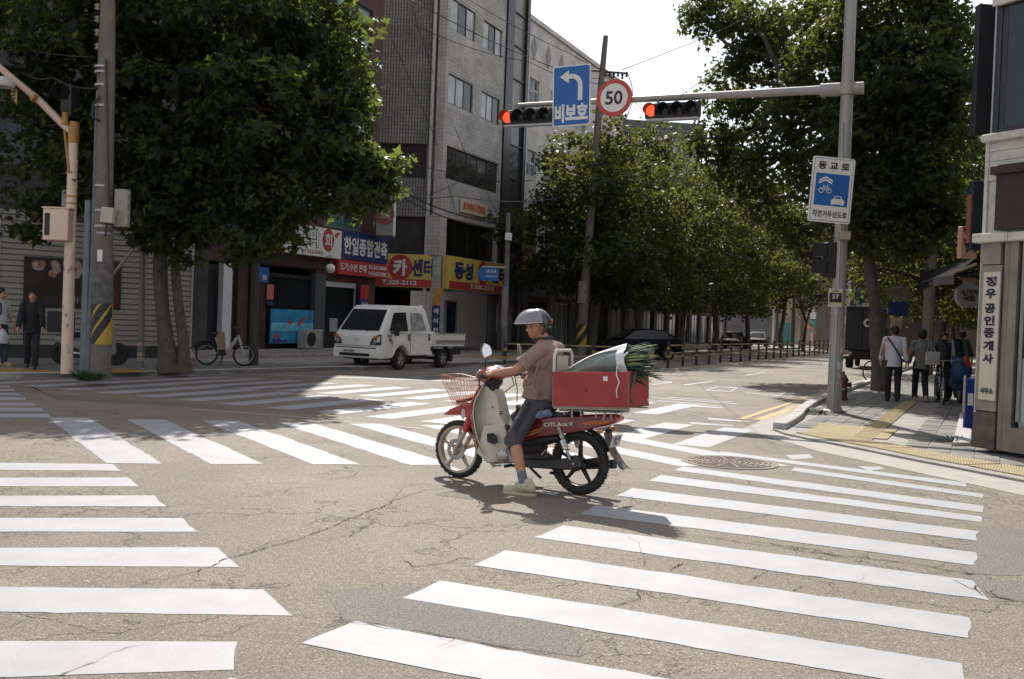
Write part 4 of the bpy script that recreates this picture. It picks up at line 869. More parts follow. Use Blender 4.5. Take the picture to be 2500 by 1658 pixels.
def tree(label, base, stems, lobes, nclump, per, size, mt=LEAF, seed=1, group='street plane trees', cl_r=.45, tmpl=LEAF5, shell=.6, twigs=60, flat=.6, name='plane_tree'):
    """everything in metres from the foot of the tree"""
    t = empty(name, base, label=label, cat='tree', group=group); mb = MB()
    for st in stems: trunk(mb, st[0], st[1])
    tr = part('trunk', mb, BARK, t, smooth=True)
    C = clumps_in(lobes, nclump, seed, shell); mb = MB(); st0 = random.Random(seed)
    joints = [Vector(st[0][-1]) for st in stems] + [Vector(st[0][-2]) for st in stems]
    for l in lobes:
        j = min(joints, key=lambda a: (a - Vector(l[0])).length); limb(mb, j, l[0], .10, .05)
    for c in C[np.random.default_rng(seed).choice(len(C), min(twigs, len(C)), replace=False)]:
        l = min(lobes, key=lambda a: (Vector(a[0]) - Vector(c)).length); limb(mb, l[0], c, .035, .010, 5, .1, 4)
    part('limbs', mb, TWIG, t, smooth=True)
    leaves('crown', C, per, size, mt, t, seed + 50, tmpl, cl_r=cl_r, flat=flat)
    return t
def lobes_px(base, lst):
    """(px, py, depth, half-width px, half-height px, depth radius, weight), photo display pixels -> metres from base"""
    out = []
    for (x, y, Y, rx, ry, rd, w) in lst:
        c = P(x * 1.0575, y * 1.0575, Y) - Vector(base); s = 1.0575 * Y / FOC; out.append((tuple(c), (rx * s, rd, ry * s), w))
    return out
b0 = G(412, 905, HL)
tp_ = lambda x, y, Y=b0.y: tuple(P(x * 1.0575, y * 1.0575, Y) - b0)
lb = lobes_px(b0, [(150, 60, 21.5, 190, 130, 1.8, 1), (60, 210, 22.5, 120, 110, 1.2, .8), (330, 40, 22.5, 210, 150, 2.2, 1), (560, 50, 22.5, 200, 150, 2.2, 1), (740, 70, 22.5, 110, 90, 1.5, 1.1), (420, 220, 22.5, 200, 160, 2.0, 1), (600, 250, 22.0, 190, 150, 2.0, 1),
     (770, 200, 22.5, 95, 70, 1.2, 1.2), (760, 330, 22.0, 110, 70, 1.2, 1.2), (860, 400, 22.0, 70, 45, .8, 1.5), (800, 440, 22.0, 80, 50, .9, 1.4), (450, 400, 22.5, 190, 130, 1.7, 1), (620, 440, 22.0, 120, 90, 1.3, 1), (300, 330, 22.8, 160, 160, 1.6, .9), (560, 540, 22.0, 110, 50, 1.0, 1.1), (640, 520, 21.8, 50, 50, .7, 1.2),
     (380, 470, 22.8, 140, 90, 1.2, .9), (230, 440, 23.5, 110, 90, 1.0, .6), (130, 400, 23.5, 110, 110, 1.0, .5), (70, 500, 23.0, 40, 50, .5, .8), (420, 560, 22.5, 45, 50, .6, .9), (300, -70, 22.5, 300, 60, 2.2, .6), (600, -60, 22.5, 200, 60, 2.0, .7)])
tree('largest plane tree with a pale forked trunk and dark crown filling the upper left corner', b0,
     [([tp_(388, 850)[:2] + (-.05,), tp_(385, 800), tp_(376, 720), tp_(370, 640), tp_(372, 540), tp_(395, 420)], [.27, .20, .165, .155, .15, .12]),
      ([tp_(424, 850, 23.3)[:2] + (-.05,), tp_(424, 800, 23.3), tp_(412, 700, 23.3), tp_(406, 620, 23.3), tp_(422, 520, 23.2), tp_(480, 400, 23)], [.19, .13, .11, .10, .09, .08])],
     lb, 1500, 27, .195, LEAF2, 11, twigs=150, shell=.55)
# near right tree
b1 = G(2149, 954, HK); b1 = Vector((b1.x, b1.y, HK)); tq_ = lambda x, y, Y=b1.y: tuple(P(x * 1.0575, y * 1.0575, Y) - b1)
lb = lobes_px(b1, [(2050, 40, 27, 150, 90, 2.0, 1), (2160, 60, 26, 90, 90, 1.4, 1), (1960, 150, 28, 140, 90, 1.8, 1), (2090, 180, 26, 130, 100, 2.0, 1), (2190, 210, 25.5, 70, 100, 1.2, 1), (1860, 70, 31, 110, 70, 1.6, .9), (1740, 50, 33, 100, 50, 1.3, .8), (1640, 60, 34, 60, 35, 1.0, .8), (1650, 10, 34, 90, 30, 1.0, .7), (1760, 140, 33, 90, 50, 1.3, .9), (1680, 170, 34, 50, 30, .8, .8),
     (1900, 260, 30, 130, 80, 1.7, .9), (2020, 300, 27, 130, 100, 1.8, 1), (2150, 320, 26, 100, 90, 1.6, 1), (1770, 240, 33, 80, 40, 1.1, .9), (1720, 300, 34, 70, 45, 1.0, .8), (1800, 370, 32, 90, 60, 1.3, .8), (1900, 400, 30, 90, 70, 1.3, .9), (2030, 440, 27, 110, 80, 1.6, 1), (2140, 440, 26, 80, 70, 1.3, .9), (2060, 540, 26.5, 100, 55, 1.2, .9), (2170, 530, 27, 70, 60, 1.0, .8), (1960, 500, 29, 80, 60, 1.1, .9), (1650, 235, 35, 50, 35, .9, .9), (1655, 320, 35, 60, 45, 1.0, .9), (1705, 400, 35, 70, 50, 1.1, .8), (1765, 470, 35, 70, 45, 1.1, .8), (1835, 530, 34, 60, 40, 1.0, .8), (1880, 590, 33, 45, 30, .8, .8), (2060, -60, 27, 180, 50, 2, .6)])
tree('big dark plane tree leaning over the right pavement behind the signal pole', b1,
     [([(0, 0, -.05), tq_(2028, 850), tq_(2022, 780), tq_(2020, 700), tq_(2005, 600), tq_(2010, 480), tq_(2040, 330)], [.27, .19, .165, .155, .15, .13, .09])], lb, 1750, 25, .18, LEAF, 12, twigs=190, shell=.5, cl_r=.5)
# row of trees down the far pavement
kb = LK[-2]
row = [(46.5, 10.9, 4.3), (52.5, 12.0, 4.7), (59.5, 12.6, 5.0), (67, 10.2, 4.4), (76, 9.8, 4.2), (88, 9.2, 4.2)]
rlab = ['bushy plane tree in front of the pale apartment building, nearest of the far row', 'second plane tree of the far row, its top under the round speed sign', 'third plane tree of the far row with a sunlit yellow green crown', 'fourth plane tree down the far pavement', 'fifth plane tree down the far pavement, low over the railing', 'last plane tree of the far row before the bare tree']
def rowlobes(H, r, seed, low=2.1):
    q = random.Random(seed); out = []
    for i in range(11):
        a = i * 2.4; z = low + 1.2 + (H - low - 2.2) * i / 10.; k = math.sin(math.pi * min(.95, .25 + .62 * i / 10.)); rr = r * .55 * k
        out.append(((rr * math.cos(a), rr * math.sin(a), z), (r * .48 * k + .35, r * .48 * k + .35, 1.15), 1))
    return out
for i, (Y, H, r) in enumerate(row):
    x = kb.x + (Y - kb.y) * SK - .9; q = random.Random(i)
    if i < 3 or True:
        ln_ = .9 if i != 1 else -.3
        if i in (0, 1, 2):
            T0 = tree(rlab[i], (x, Y, HL), [([(0, 0, -.05), (.1, 0, 1.0), (.25 * ln_, .1, 2.2), (.5 * ln_, .1, 3.6), (.4 * ln_, 0, 5.5)], [.24, .18, .15, .13, .10])], rowlobes(H, r, i), 760, 24, .21, LEAF, 20 + i, tmpl=LEAF3 if i else LEAF5, cl_r=.62, twigs=50, shell=.6, group='plane trees along the far pavement')
            PROT = T0 if i == 1 else (PROT if i else None)
        else:
            dup(PROT, (x, Y, HL), i * 1.9, rlab[i], 'plane trees along the far pavement').scale = (1.05, 1.05, [1.05, 1.12, 1.2][i - 3])
# trees on the right pavement further down and behind the right-hand buildings
rkb = rk[1]
for i, (Y, H) in enumerate(((41, 10), (52, 10), (64, 9.5), (80, 9.5))):
    x = rkb.x + (Y - rkb.y) * SK + 1.3
    dup(PROT, (x, Y, HK), 2.2 * i + .6, ['plane tree behind the big right hand tree', 'plane tree further down the right pavement', 'distant plane tree on the right pavement', 'farthest plane tree on the right pavement'][i], 'plane trees along the right pavement').scale = (1, 1, 1.05)
# bare tree at the end of the street
bt = P(1960, 845, 78); t = empty('bare_tree', (bt.x, 78, 0.1), label='small bare brown tree behind the railing at the end of the street', cat='tree'); mb = MB()
def br_(p, d, L, r, n):
    q = p + d * L; limb(mb, p, q, r, r * .6, 5, .05, 3)
    if n:
        for k in range(3 if n > 2 else 2): br_(q, (d + Vector((random.gauss(0, .45), random.gauss(0, .3), random.uniform(-.1, .3)))).normalized(), L * .72, r * .6, n - 1)
br_(Vector((0, 0, 0)), Vector((.1, 0, 1)).normalized(), 2.2, .16, 6); part('trunk', mb, TWIG, t)
# ------------------------------------------------------------------ signal mast on the right corner
GALV = mat('weathered_mast_steel', (.30, .285, .265), .55, .3, var=.12, scale=3, dirt=.45, dirtcol=(.16, .14, .12), dscale=3)
pb = G(2035, 1005, HK); pb = Vector((pb.x, pb.y, HK)); AD = Vector((-.916, .402, 0)).normalized()
zt = lambda px, py: P(px, py, pb.y).z - HK
mast = empty('signal_mast', pb, math.atan2(AD.y, AD.x), label='tall grey steel mast with a long arm reaching over the street from the right corner', cat='signal pole')
part('pole', MB().tube([(0, 0, -.02), (0, 0, 3.0), (0, 0, 6.1), (0, 0, 9.5)], [.135, .125, .115, .10], 20), GALV, mast, smooth=True)
Harm = zt(2066, 217)
part('base_flange', MB().lathe([(.24, 0), (.24, .03), (.16, .05), (.15, .09)], 20), GALV, mast)
part('arm', MB().tube([(.1, 0, Harm), (.75, 0, Harm + .01), (6.95, 0, Harm + .05)], [.10, .085, .05], 14), GALV, mast, smooth=True)
part('arm_socket', MB().lathe([(.13, 0), (.13, .42)], 16, (.08, 0, Harm), (1, 0, 0)).lathe([(.12, 0), (.12, .2)], 14, (-.1, 0, Harm), (-1, 0, 0)).lathe([(.155, -.12), (.155, .12)], 16, (0, 0, Harm)), GALV, mast, smooth=True)
for zz in (.55, .9, 1.3, 1.9, 2.35, 3.4):
    part('strap_band', MB().lathe([(.138, zz), (.138, zz + .03)], 18), STEEL, mast)
STK = [mat('sticker_pale', (.42, .41, .39), .7, var=.3, scale=12), mat('sticker_reddish', (.35, .22, .19), .7, var=.4, scale=12), mat('sticker_grey', (.3, .3, .29), .7, var=.3, scale=12)]
for k in range(16):
    a = random.uniform(.3, 2.6) + math.pi / 2 + .0; zz = .45 + random.random() * 1.15; w = random.uniform(.3, .7); h = random.uniform(.08, .17); rws = []
    for t in (0, 1): rws.append([Vector((math.cos(a + w * s / 4) * (.137 + k * .0003), math.sin(a + w * s / 4) * (.137 + k * .0003), zz + h * t)) for s in range(5)])
    part('sticker', MB().grid(rws), random.choice(STK), mast)
part('conduit', MB().tube([(.0, .15, .1), (.0, .14, 3.8), (.05, .13, 5.6)], .02, 8), STEEL, mast)
# signal heads
LRED = mat('lit_red_lens', (.5, .03, .01), .3, emit=(1.0, .075, .03, 1.25)); LOFF = mat('unlit_lens', (.02, .022, .024), .25); SIGB = mat('signal_housing', (.02, .02, .021), .45, var=.15)
armq = lambda d: pb + AD * d + Vector((0, 0, Harm + .05 * d / 7))
def arm_at(px):  # distance along the arm seen at photo x
    lo, hi = .1, 7.4
    for _ in range(40):
        m = (lo + hi) / 2; p = armq(m) - CAM; X_ = p.dot(CI) / p.dot(FW) * FOC + 1250
        if X_ > px: lo = m
        else: hi = m
    return m
def head(dl, dr, lit, label):
    c = armq((dl + dr) / 2); W = abs(dl - dr); ang = math.atan2(-AD.y, -AD.x)
    s = empty('traffic_signal', c + Vector((0, 0, -.27)), ang, label=label, cat='traffic light', group='signal heads hanging from the long arm')
    h = .31; part('housing', MB().box(-W / 2, W / 2, -.1, .08, -h / 2, h / 2), SIGB, s, bev=.03, seg=2)
    n = 4; cw_ = W / n
    for k in range(n):
        x = -W / 2 + cw_ * (k + .5); r = cw_ * .45; on = k == lit
        l = part('lens', MB().lathe([(r * .9, 0), (r * .6, .03), (.001, .045)], 20, (x, -.1, 0), (0, -1, 0), capped=False), LRED if on else LOFF, s, smooth='all')
        rows = []
        for t in (0, 1): rows.append([Vector((x + r * math.cos(a), -.1 - t * (.20 if math.sin(a) > -.3 else .2 * max(0, (1.0 + math.sin(a)) / .7)), r * math.sin(a))) for a in np.linspace(-.9, math.pi + .9, 18)])
        part('visor', MB().grid(rows), SIGB, s, solid=.008)
    part('bracket', MB().box(-W * .3, -W * .3 + .05, -.03, .03, .12, .30).box(W * .3, W * .3 + .05, -.03, .03, .12, .30), GALV, s)
    part('base_strip', MB().box(-W / 2 + .05, W / 2 - .02, -.09, .05, -h / 2 - .05, -h / 2 - .005), STEEL, s)
    return s
head(arm_at(1578), arm_at(1712), 0, 'traffic signal with a lit red lamp hanging nearer the mast, clear of the signs')
head(arm_at(1230), arm_at(1353) - 0.02, 0, 'traffic signal with a lit red lamp at the outer arm end beside the arrow sign')
# arrow sign and speed sign
def armsign(name, d, label, tilt=0.0, dz=0.0):
    c = armq(d); s = empty(name, c + Vector((0, 0, dz)), math.atan2(-AD.y, -AD.x) , label=label, cat='road sign'); s.rotation_euler = (0, tilt, math.atan2(-AD.y, -AD.x)); return s
def rrect(x0, x1, z0, z1, r, y, th, n=5):
    pts = []
    for cx, cz, a0 in ((x1 - r, z0 + r, -math.pi / 2), (x1 - r, z1 - r, 0), (x0 + r, z1 - r, math.pi / 2), (x0 + r, z0 + r, math.pi)):
        for k in range(n + 1): a = a0 + math.pi / 2 * k / n; pts.append((cx + r * math.cos(a), y, cz + r * math.sin(a)))
    return MB().prism(pts, (0, -th, 0))
s = armsign('turn_sign', arm_at(1400), 'tall blue sign with a white bent left arrow hanging on the signal arm', R(-1.5), .15); XX = (1, 0, 0); ZZ = (0, 0, 1)
part('plate', rrect(-.435, .435, -.68, .63, .05, -.12, .02), SWHITE, s); part('blue_face', rrect(-.405, .405, -.65, .60, .04, -.142, .004), SBLUE, s)
arc = []; 
for k in range(9): a = k / 8 * math.pi / 2; arc.append((.02 + .19 * math.sin(a), .325 + .0 - .19 + .19 * math.cos(a) + .02))
o_ = [(-.06, .44)] + [(.0 + .25 * math.sin(a), .19 + .25 * math.cos(a)) for a in np.linspace(.1, math.pi / 2, 8)] + [(.25, -.14), (.15, -.14)] + [(.0 + .15 * math.sin(a), .19 + .15 * math.cos(a)) for a in np.linspace(math.pi / 2, .1, 8)] + [(-.06, .34), (-.06, .24), (-.27, .39), (-.06, .52)]
part('arrow', MB().prism([(x, -.1465, z) for x, z in o_], (0, -.003, 0)), SWHITE, s)
text('비보호', SWHITE, s, (0, -.15, -.40), XX, ZZ, w=.76, h=.40, bold=.05)
part('clamp', MB().box(-.2, .2, -.12, .07, -.25, -.2).box(-.2, .2, -.12, .07, -.08, -.03), STEEL, s)
s = armsign('speed_limit_sign', arm_at(1504), 'round white 50 speed limit sign with a red ring on the signal arm', 0, .03)
part('plate', disc(0, 0, .395, .395, -.12, .02, 40), SRED.copy() if False else mat('ring_red', (.42, .05, .035), .45), s); part('white_face', disc(0, 0, .30, .30, -.142, .004, 36), SWHITE, s); text('50', SBLACK, s, (0, -.15, 0), XX, ZZ, w=.38, h=.29, bold=.02)
part('clamp', MB().box(-.15, .15, -.12, .07, -.03, .03), STEEL, s)
# bicycle road sign on the mast
def mastsign(px0, py0, px1, py1, name, label, cat='road sign', dy=.17):
    F_ = Frame((pb.x, pb.y - dy), (1, .04)); x0, z1 = F_.q(px0, py0); x1, z0 = F_.q(px1, py1)
    return F_, x0, x1, z0, z1, fthing(name, F_, (x0 + x1) / 2, 0, z0, label=label, cat=cat)
F_, x0, x1, z0, z1, s = mastsign(1977, 382, 2073, 546, 'bicycle_road_sign', 'white bicycle priority road sign with blue square, bicycle and car symbols on the mast'); w = x1 - x0; h = z1 - z0
s.rotation_euler.y = R(3.2)
part('plate', rrect(-w / 2, w / 2, 0, h, .05, 0, .02), SWHITE, s)
part('border', rrect(-w / 2 + .03, w / 2 - .03, .03, h - .03, .04, -.021, .001), SBLACK, s); part('white_face', rrect(-w / 2 + .038, w / 2 - .038, .038, h - .038, .035, -.0225, .001), SWHITE, s)
bw = w * .80; bx0 = -bw / 2; bz0 = h * .255; bz1 = h * .745; part('blue_face', rrect(bx0, -bx0, bz0, bz1, .02, -.024, .002), SBLUE, s)
text('동 교 로', SBLACK, s, (0, -.028, h * .865), XX, ZZ, w=w * .74, h=h * .115, bold=.03); text('자전거우선도로', SBLACK, s, (0, -.028, h * .13), XX, ZZ, w=w * .82, h=h * .10, bold=.02)
yb = -.0275
def flat(pts, nm): part(nm, MB().prism([(x, yb, z) for x, z in pts], (0, -.002, 0)), SWHITE, s)
cx = bx0 + bw * .30
for k in range(2):
    zz = bz1 - .055 - k * .05; flat([(cx - .13, zz - .10), (cx - .13, zz - .065), (cx, zz), (cx + .13, zz - .065), (cx + .13, zz - .10), (cx, zz - .035)], 'chevron')
def ringz(cx, cz, r, t, nm):
    mb = MB(); n = 20; a = [(cx + r * math.cos(2 * math.pi * k / n), yb, cz + r * math.sin(2 * math.pi * k / n)) for k in range(n)]; b = [(cx + (r - t) * math.cos(2 * math.pi * k / n), yb, cz + (r - t) * math.sin(2 * math.pi * k / n)) for k in range(n)]
    mb.add(a + b, [(k, (k + 1) % n, (k + 1) % n + n, k + n) for k in range(n)]); part(nm, mb, SWHITE, s)
bz = (bz0 + bz1) / 2 - .02
ringz(cx - .075, bz, .052, .012, 'bicycle_symbol'); ringz(cx + .075, bz, .052, .012, 'bicycle_symbol')
part('bicycle_symbol', MB().tube([(cx - .075, yb, bz), (cx - .03, yb, bz + .07), (cx + .045, yb, bz + .07), (cx + .075, yb, bz)], .007, 5).tube([(cx - .03, yb, bz + .07), (cx, yb, bz), (cx + .045, yb, bz + .07)], .007, 5).tube([(cx - .05, yb, bz + .095), (cx - .02, yb, bz + .095)], .007, 5).tube([(cx + .045, yb, bz + .07), (cx + .035, yb, bz + .11), (cx + .06, yb, bz + .11)], .006, 5), SWHITE, s)
cx2 = bx0 + bw * .70; cz = bz0 + .04
flat([(cx2 - .13, cz), (cx2 - .13, cz + .08), (cx2 - .09, cz + .10), (cx2 - .06, cz + .16), (cx2 + .06, cz + .16), (cx2 + .09, cz + .10), (cx2 + .13, cz + .08), (cx2 + .13, cz)], 'car_symbol')
flat([(cx2 - .115, cz - .02), (cx2 - .115, cz), (cx2 - .075, cz), (cx2 - .075, cz - .02)], 'car_symbol'); flat([(cx2 + .075, cz - .02), (cx2 + .075, cz), (cx2 + .115, cz), (cx2 + .115, cz - .02)], 'car_symbol')
part('car_window', MB().prism([(x, yb - .0025, z) for x, z in ((cx2 - .065, cz + .105), (cx2 - .045, cz + .145), (cx2 + .045, cz + .145), (cx2 + .065, cz + .105))], (0, -.001, 0)), SBLUE, s)
# number plate 37
F_, x0, x1, z0, z1, s = mastsign(2024, 704, 2056, 750, 'pole_number_plate', 'small cream plate with 37 on a black square strapped to the mast', 'plate'); w = x1 - x0; h = z1 - z0
part('plate', MB().box(-w / 2, w / 2, 0, .02, 0, h), mat('plate_cream', (.48, .44, .34), .6, var=.15), s); part('black_square', MB().box(-w * .44, w * .44, -.004, -.001, h * .25, h * .76), SBLACK, s); text('37', SWHITE, s, (0, -.006, h * .56), XX, ZZ, w=w * .5, h=h * .25, bold=.02); text('동교로', SBLACK, s, (0, -.003, h * .88), XX, ZZ, w=w * .4, h=h * .09)
# pedestrian signal seen from behind
F_, x0, x1, z0, z1, s = mastsign(1990, 590, 2044, 680, 'pedestrian_signal', 'black pedestrian signal seen from behind, fixed low on the mast', 'traffic light', -.02); w = x1 - x0; h = z1 - z0
part('housing', MB().box(-.02, w / 2, -.1, .14, 0, h), SIGB, s, bev=.02); 
for k in range(2): part('visor', MB().box(-w / 2, -.03, -.12, .12, h * (.12 + .47 * k), h * (.47 + .47 * k)).box(-w / 2 - .08, -.03, -.13, .14, h * (.44 + .47 * k), h * (.48 + .47 * k)), SIGB, s)
part('bracket', MB().box(0, w / 2 + .1, .0, .04, h * .2, h * .23).box(0, w / 2 + .1, .0, .04, h * .8, h * .83), STEEL, s)
s = thing('control_box', MB().box(-.1, .1, -.08, .08, 0, .16), mat('box_tan', (.32, .26, .2), .6, dirt=.3), 'small tan box strapped to the mast just below the white sign', 'box', pb + Vector((0, -.19, zt(2050, 588))), bev=.01)

# hydrant
hb = G(2057, 977, HK); s = empty('fire_hydrant', (hb.x, hb.y, HK), label='dark red fire hydrant on the pavement behind the mast', cat='fire hydrant'); HYD = mat('hydrant_red', (.10, .024, .02), .5, var=.2, dirt=.3)
part('barrel', MB().lathe([(.13, 0), (.13, .04), (.095, .05), (.09, .42), (.12, .43), (.12, .46), (.10, .50), (.06, .57), (.03, .60), (.03, .66)], 18), HYD, s, smooth=True)
for sx in (-1, 1): part('outlet', MB().lathe([(.05, 0), (.05, .08), (.06, .08), (.06, .11)], 12, (sx * .07, 0, .36), (sx, 0, 0)), HYD, s)
part('band', MB().lathe([(.097, .24), (.097, .27)], 18), STEEL, s)

# ------------------------------------------------------------------ railings
FBLK = mat('railing_black', (.028, .028, .03), .5, var=.2, dirt=.2, dirtcol=(.1, .09, .08)); FYEL = mat('railing_yellow', (.42, .26, .05), .55, var=.15, dirt=.3, dirtcol=(.2, .14, .07)); FRAILM = mat('rail_yellow_grey', (.30, .22, .12), .5, var=.2, dirt=.3)
def railing(pts, label, H, rails, r=.055, cat='fence', bands=((.45, .6), (.75, .85)), name='railing'):
    s = empty(name, (pts[0][0], pts[0][1], 0), label=label, cat=cat); P0 = Vector(pts[0])
    for k, p in enumerate(pts):
        q = Vector(p) - P0; po = part('post', MB().lathe([(r, 0), (r, H - .02), (r * .6, H), (.001, H)], 12, (q.x, q.y, 0), capped=False), FBLK, s, smooth=True)
        for b_ in bands: part('yellow_band', MB().lathe([(r + .004, H * b_[0]), (r + .004, H * b_[1])], 12, (q.x, q.y, 0), capped=False), FYEL, po)
        if k:
            o = Vector(pts[k - 1]) - P0; d = (q - o).normalized()
            for rz_ in rails: part('rail', MB().tube([(o.x + d.x * r, o.y + d.y * r, rz_), (q.x - d.x * r, q.y - d.y * r, rz_)], .028, 8), FRAILM, s, smooth=True)
    return s
g0 = [G(x, y).xy for x, y in ((1232, 889), (1309, 890), (1385, 892), (1448, 894), (1503, 895), (1552, 896.5), (1592, 897))]
railing([tuple(p) for p in g0], 'black and yellow corner railing with two rails behind the rider', .80, (.74, .35), .06, bands=((.60, .74), (.22, .36)))
r0 = G(1630, 898).xy; r1 = G(2065, 860).xy; L_ = (r1 - r0).length; n_ = int(L_ / 2.05); U2 = (r1 - r0).normalized()
railing([tuple(r0 + U2 * (2.05 * k)) for k in range(n_ + 9)], 'long black and yellow three rail railing running down the middle of the street', 1.02, (.86, .56, .27), .055, bands=((.70, .80), (.38, .48)))

# ------------------------------------------------------------------ left corner: light mast, concrete pole, thin poles
PINK = mat('pinkish_cream_paint', (.70, .52, .41), .5, var=.06, scale=3, dirt=.25, dirtcol=(.25, .15, .1)); OCH = mat('ochre_paint', (.40, .21, .06), .5, var=.1, dirt=.2)
q0 = G(163, 910, HL); at = lambda px, py, Y=None, base=None: P(px, py, Y if Y else base.y) - base
q0 = q0.copy(); s = empty('signal_mast', q0, label='salmon pink painted mast with an arm slanting up to the left edge', cat='signal pole')
top = at(180, 310, base=q0); part('pole', MB().tube([(0, 0, -.02), at(168, 700, base=q0), at(176, 450, base=q0), top], [.125, .115, .105, .10], 16), PINK, s, smooth=True)
part('head', MB().tube([at(179, 350, base=q0), at(181, 298, base=q0)], .115, 16), OCH, s, smooth=True)
part('arm', MB().tube([at(176, 322, base=q0), at(150, 300, base=q0), at(95, 245, 20.9, q0), at(35, 195, 20.6, q0), at(-40, 130, 20.2, q0)], [.085, .08, .075, .07, .06], 12), PINK, s, smooth=True)
for px, py in ((30, 192), (83, 240)): a = at(px, py, 20.75, q0); part('collar', MB().lathe([(.085, -.03), (.085, .03)], 14, a, (-.66, 0, .6)), OCH, s)
part('stay', MB().tube([at(160, 320, base=q0) + Vector((0, -.05, 0)), at(174, 420, base=q0) + Vector((0, -.12, 0))], .025, 6), OCH, s)
for zz in (423, 480, 497): a = at(175, zz, base=q0); part('band', MB().lathe([(.112, -.02), (.112, .02)], 14, a), OCH, s)
for k in range(9):
    a = random.uniform(3.6, 5.6); zz = .4 + random.random() * 2.2; r = .122; rows = [[Vector((math.cos(a + .4 * j / 4) * r, math.sin(a + .4 * j / 4) * r, zz + t * random.uniform(.05, .1))) for j in range(5)] for t in (0, 1)]; part('sticker', MB().grid(rows), random.choice(STK), s)
c1 = at(112, 587, q0.y - .15, q0); c2 = at(176, 512, q0.y - .15, q0)
t = empty('meter_box', q0 + Vector(((c1.x + c2.x) / 2, -.12, c1.z)), label='salmon pink meter box with a black label strapped to the slanting arm mast', cat='box'); w = c2.x - c1.x; h = c2.z - c1.z
part('casing', MB().box(-w / 2, w / 2, -.2, .12, 0, h), PINK, t, bev=.015); part('lid', MB().box(-w / 2 - .02, w / 2 + .02, -.22, .14, h, h + .03), PINK, t); part('black_label', MB().box(-w / 2 + .04, -w / 2 + .15, -.205, -.2, h * .15, h * .85), BLACK, t)
# signal heads on the slanting arm and yellow hanging plate
a = q0 + at(10, 145, 20.7, q0); t = empty('traffic_signal', a, R(15), label='black signal head seen from behind at the top left edge', cat='traffic light'); part('housing', MB().box(-.5, .45, -.12, .12, -.17, .17), SIGB, t, bev=.03); part('visor', MB().lathe([(.13, 0), (.14, .25)], 14, (.2, -.1, .02), (.4, -1, 0), capped=False), SIGB, t)
t = thing('camera_housing', MB().tube([(0, 0, 0), (.25, 0, -.03)], [.1, .08], 12), mat('grey_housing', (.25, .25, .26), .5), 'grey camera housing above the slanting pink arm', 'camera', q0 + at(30, 143, 20.7, q0))
t = empty('lamp', q0 + at(6, 200, 20.5, q0), label='white rounded lamp shade cut by the left edge below the pink arm', cat='lamp'); part('shade', MB().lathe([(.02, .12), (.2, .06), (.26, -.02), (.22, -.1)], 18, capped=False), WHITEP, t, smooth=True)
t = fthing('yellow_plate', Frame((q0.x + at(33, 215, 20.7, q0).x, 20.7), (1, -.8)), 0, 0, P(33, 245, 20.7).z, label='small slanted yellow plate with black letters hanging from the pink arm', cat='sign'); part('plate', MB().prism([(-.11, 0, .12), (.14, 0, -.1), (.14, 0, .2), (-.11, 0, .35)], (0, .015, 0)), mat('plate_yellow', (.4, .27, .05), .5, var=.1), t)
for i in range(3): part('stroke', MB().box(-.08, .1, -.006, -.001, .02 + i * .07, .05 + i * .07), BLACK, t)
t = empty('traffic_signal', q0 + at(172, 255, base=q0), R(-30), label='black signal head in shadow on top of the pink mast', cat='traffic light'); part('housing', MB().box(-.16, .16, -.14, .14, -.3, .42), SIGB, t, bev=.04); part('visor', MB().lathe([(.14, 0), (.15, .22)], 14, (0, -.12, .22), (0, -1, 0), capped=False), SIGB, t); part('yellow_bracket', MB().box(-.02, .1, -.18, -.12, -.45, -.2), OCH, t)
t = thing('loudspeaker', MB().box(-.07, .07, -.08, .08, 0, .36), mat('grey_case', (.22, .23, .23), .6), 'narrow grey box behind the pink mast above the meter box', 'box', q0 + at(154, 504, base=q0) + Vector((0, .15, 0)), bev=.01)
# concrete utility pole
q1 = G(245, 925, HL); CP = mat('pole_concrete', (.145, .125, .105), .9, var=.15, scale=5, bump=.5, bscale=50, dirt=.4, dirtcol=(.1, .09, .08))
s = empty('utility_pole', q1, label='thick concrete utility pole with a black and yellow striped wrap at its foot', cat='utility pole'); tp1 = at(264, -60, base=q1)
part('shaft', MB().tube([(0, 0, -.02), at(250, 700, base=q1), at(256, 400, base=q1), at(262, 150, base=q1), tp1], [.20, .185, .165, .15, .135], 20), CP, s, smooth=True)
zA = at(245, 840, base=q1).z; zB = at(245, 742, base=q1).z
part('wrap_yellow', MB().lathe([(.2, zA), (.2, zB)], 24, capped=False), mat('hazard_yellow', (.38, .25, .03), .5, var=.12, dirt=.3), s)
def hazard(parent, r, zA, zB, turns=(0, 1), n=14, w=.33, slope=1.6, m=None, ph=0):
    for k in turns:
        rows = []
        for t in (0, 1):
            rows.append([Vector((r * math.cos(a), r * math.sin(a), min(zB, max(zA, zA + k * (zB - zA) * .66 + (a - 3.4 + ph) * slope * .2 + t * w)))) for a in np.linspace(3.2, 6.2, n)])
        part('black_stripe', MB().grid(rows), m or BLACK, parent)
hazard(s, .204, zA, zB, (-.55, .12, .8), slope=1.5, w=.26)
part('worn_sleeve', MB().lathe([(.197, zB + .02), (.19, zB + .95)], 20, capped=False), mat('dark_sleeve', (.10, .095, .09), .8, var=.35, scale=9, bump=.5), s)
for py in (455, 515, 553, 570, 690, 165, 178, 210, 260): a = at(253, py, base=q1); part('band', MB().lathe([(.185 - (925 - py) * .00002, -.02), (.185 - (925 - py) * .00002, .02)], 18, Vector((a.x, 0, a.z))), STEEL, s)
part('conduit', MB().tube([(-.24, 0, 0), at(228, 640, base=q1), at(236, 300, base=q1), at(247, 60, base=q1)], [.09, .06, .04, .03], 10), mat('bluegrey_conduit', (.10, .12, .13), .5, .3, var=.2), s, smooth=True)
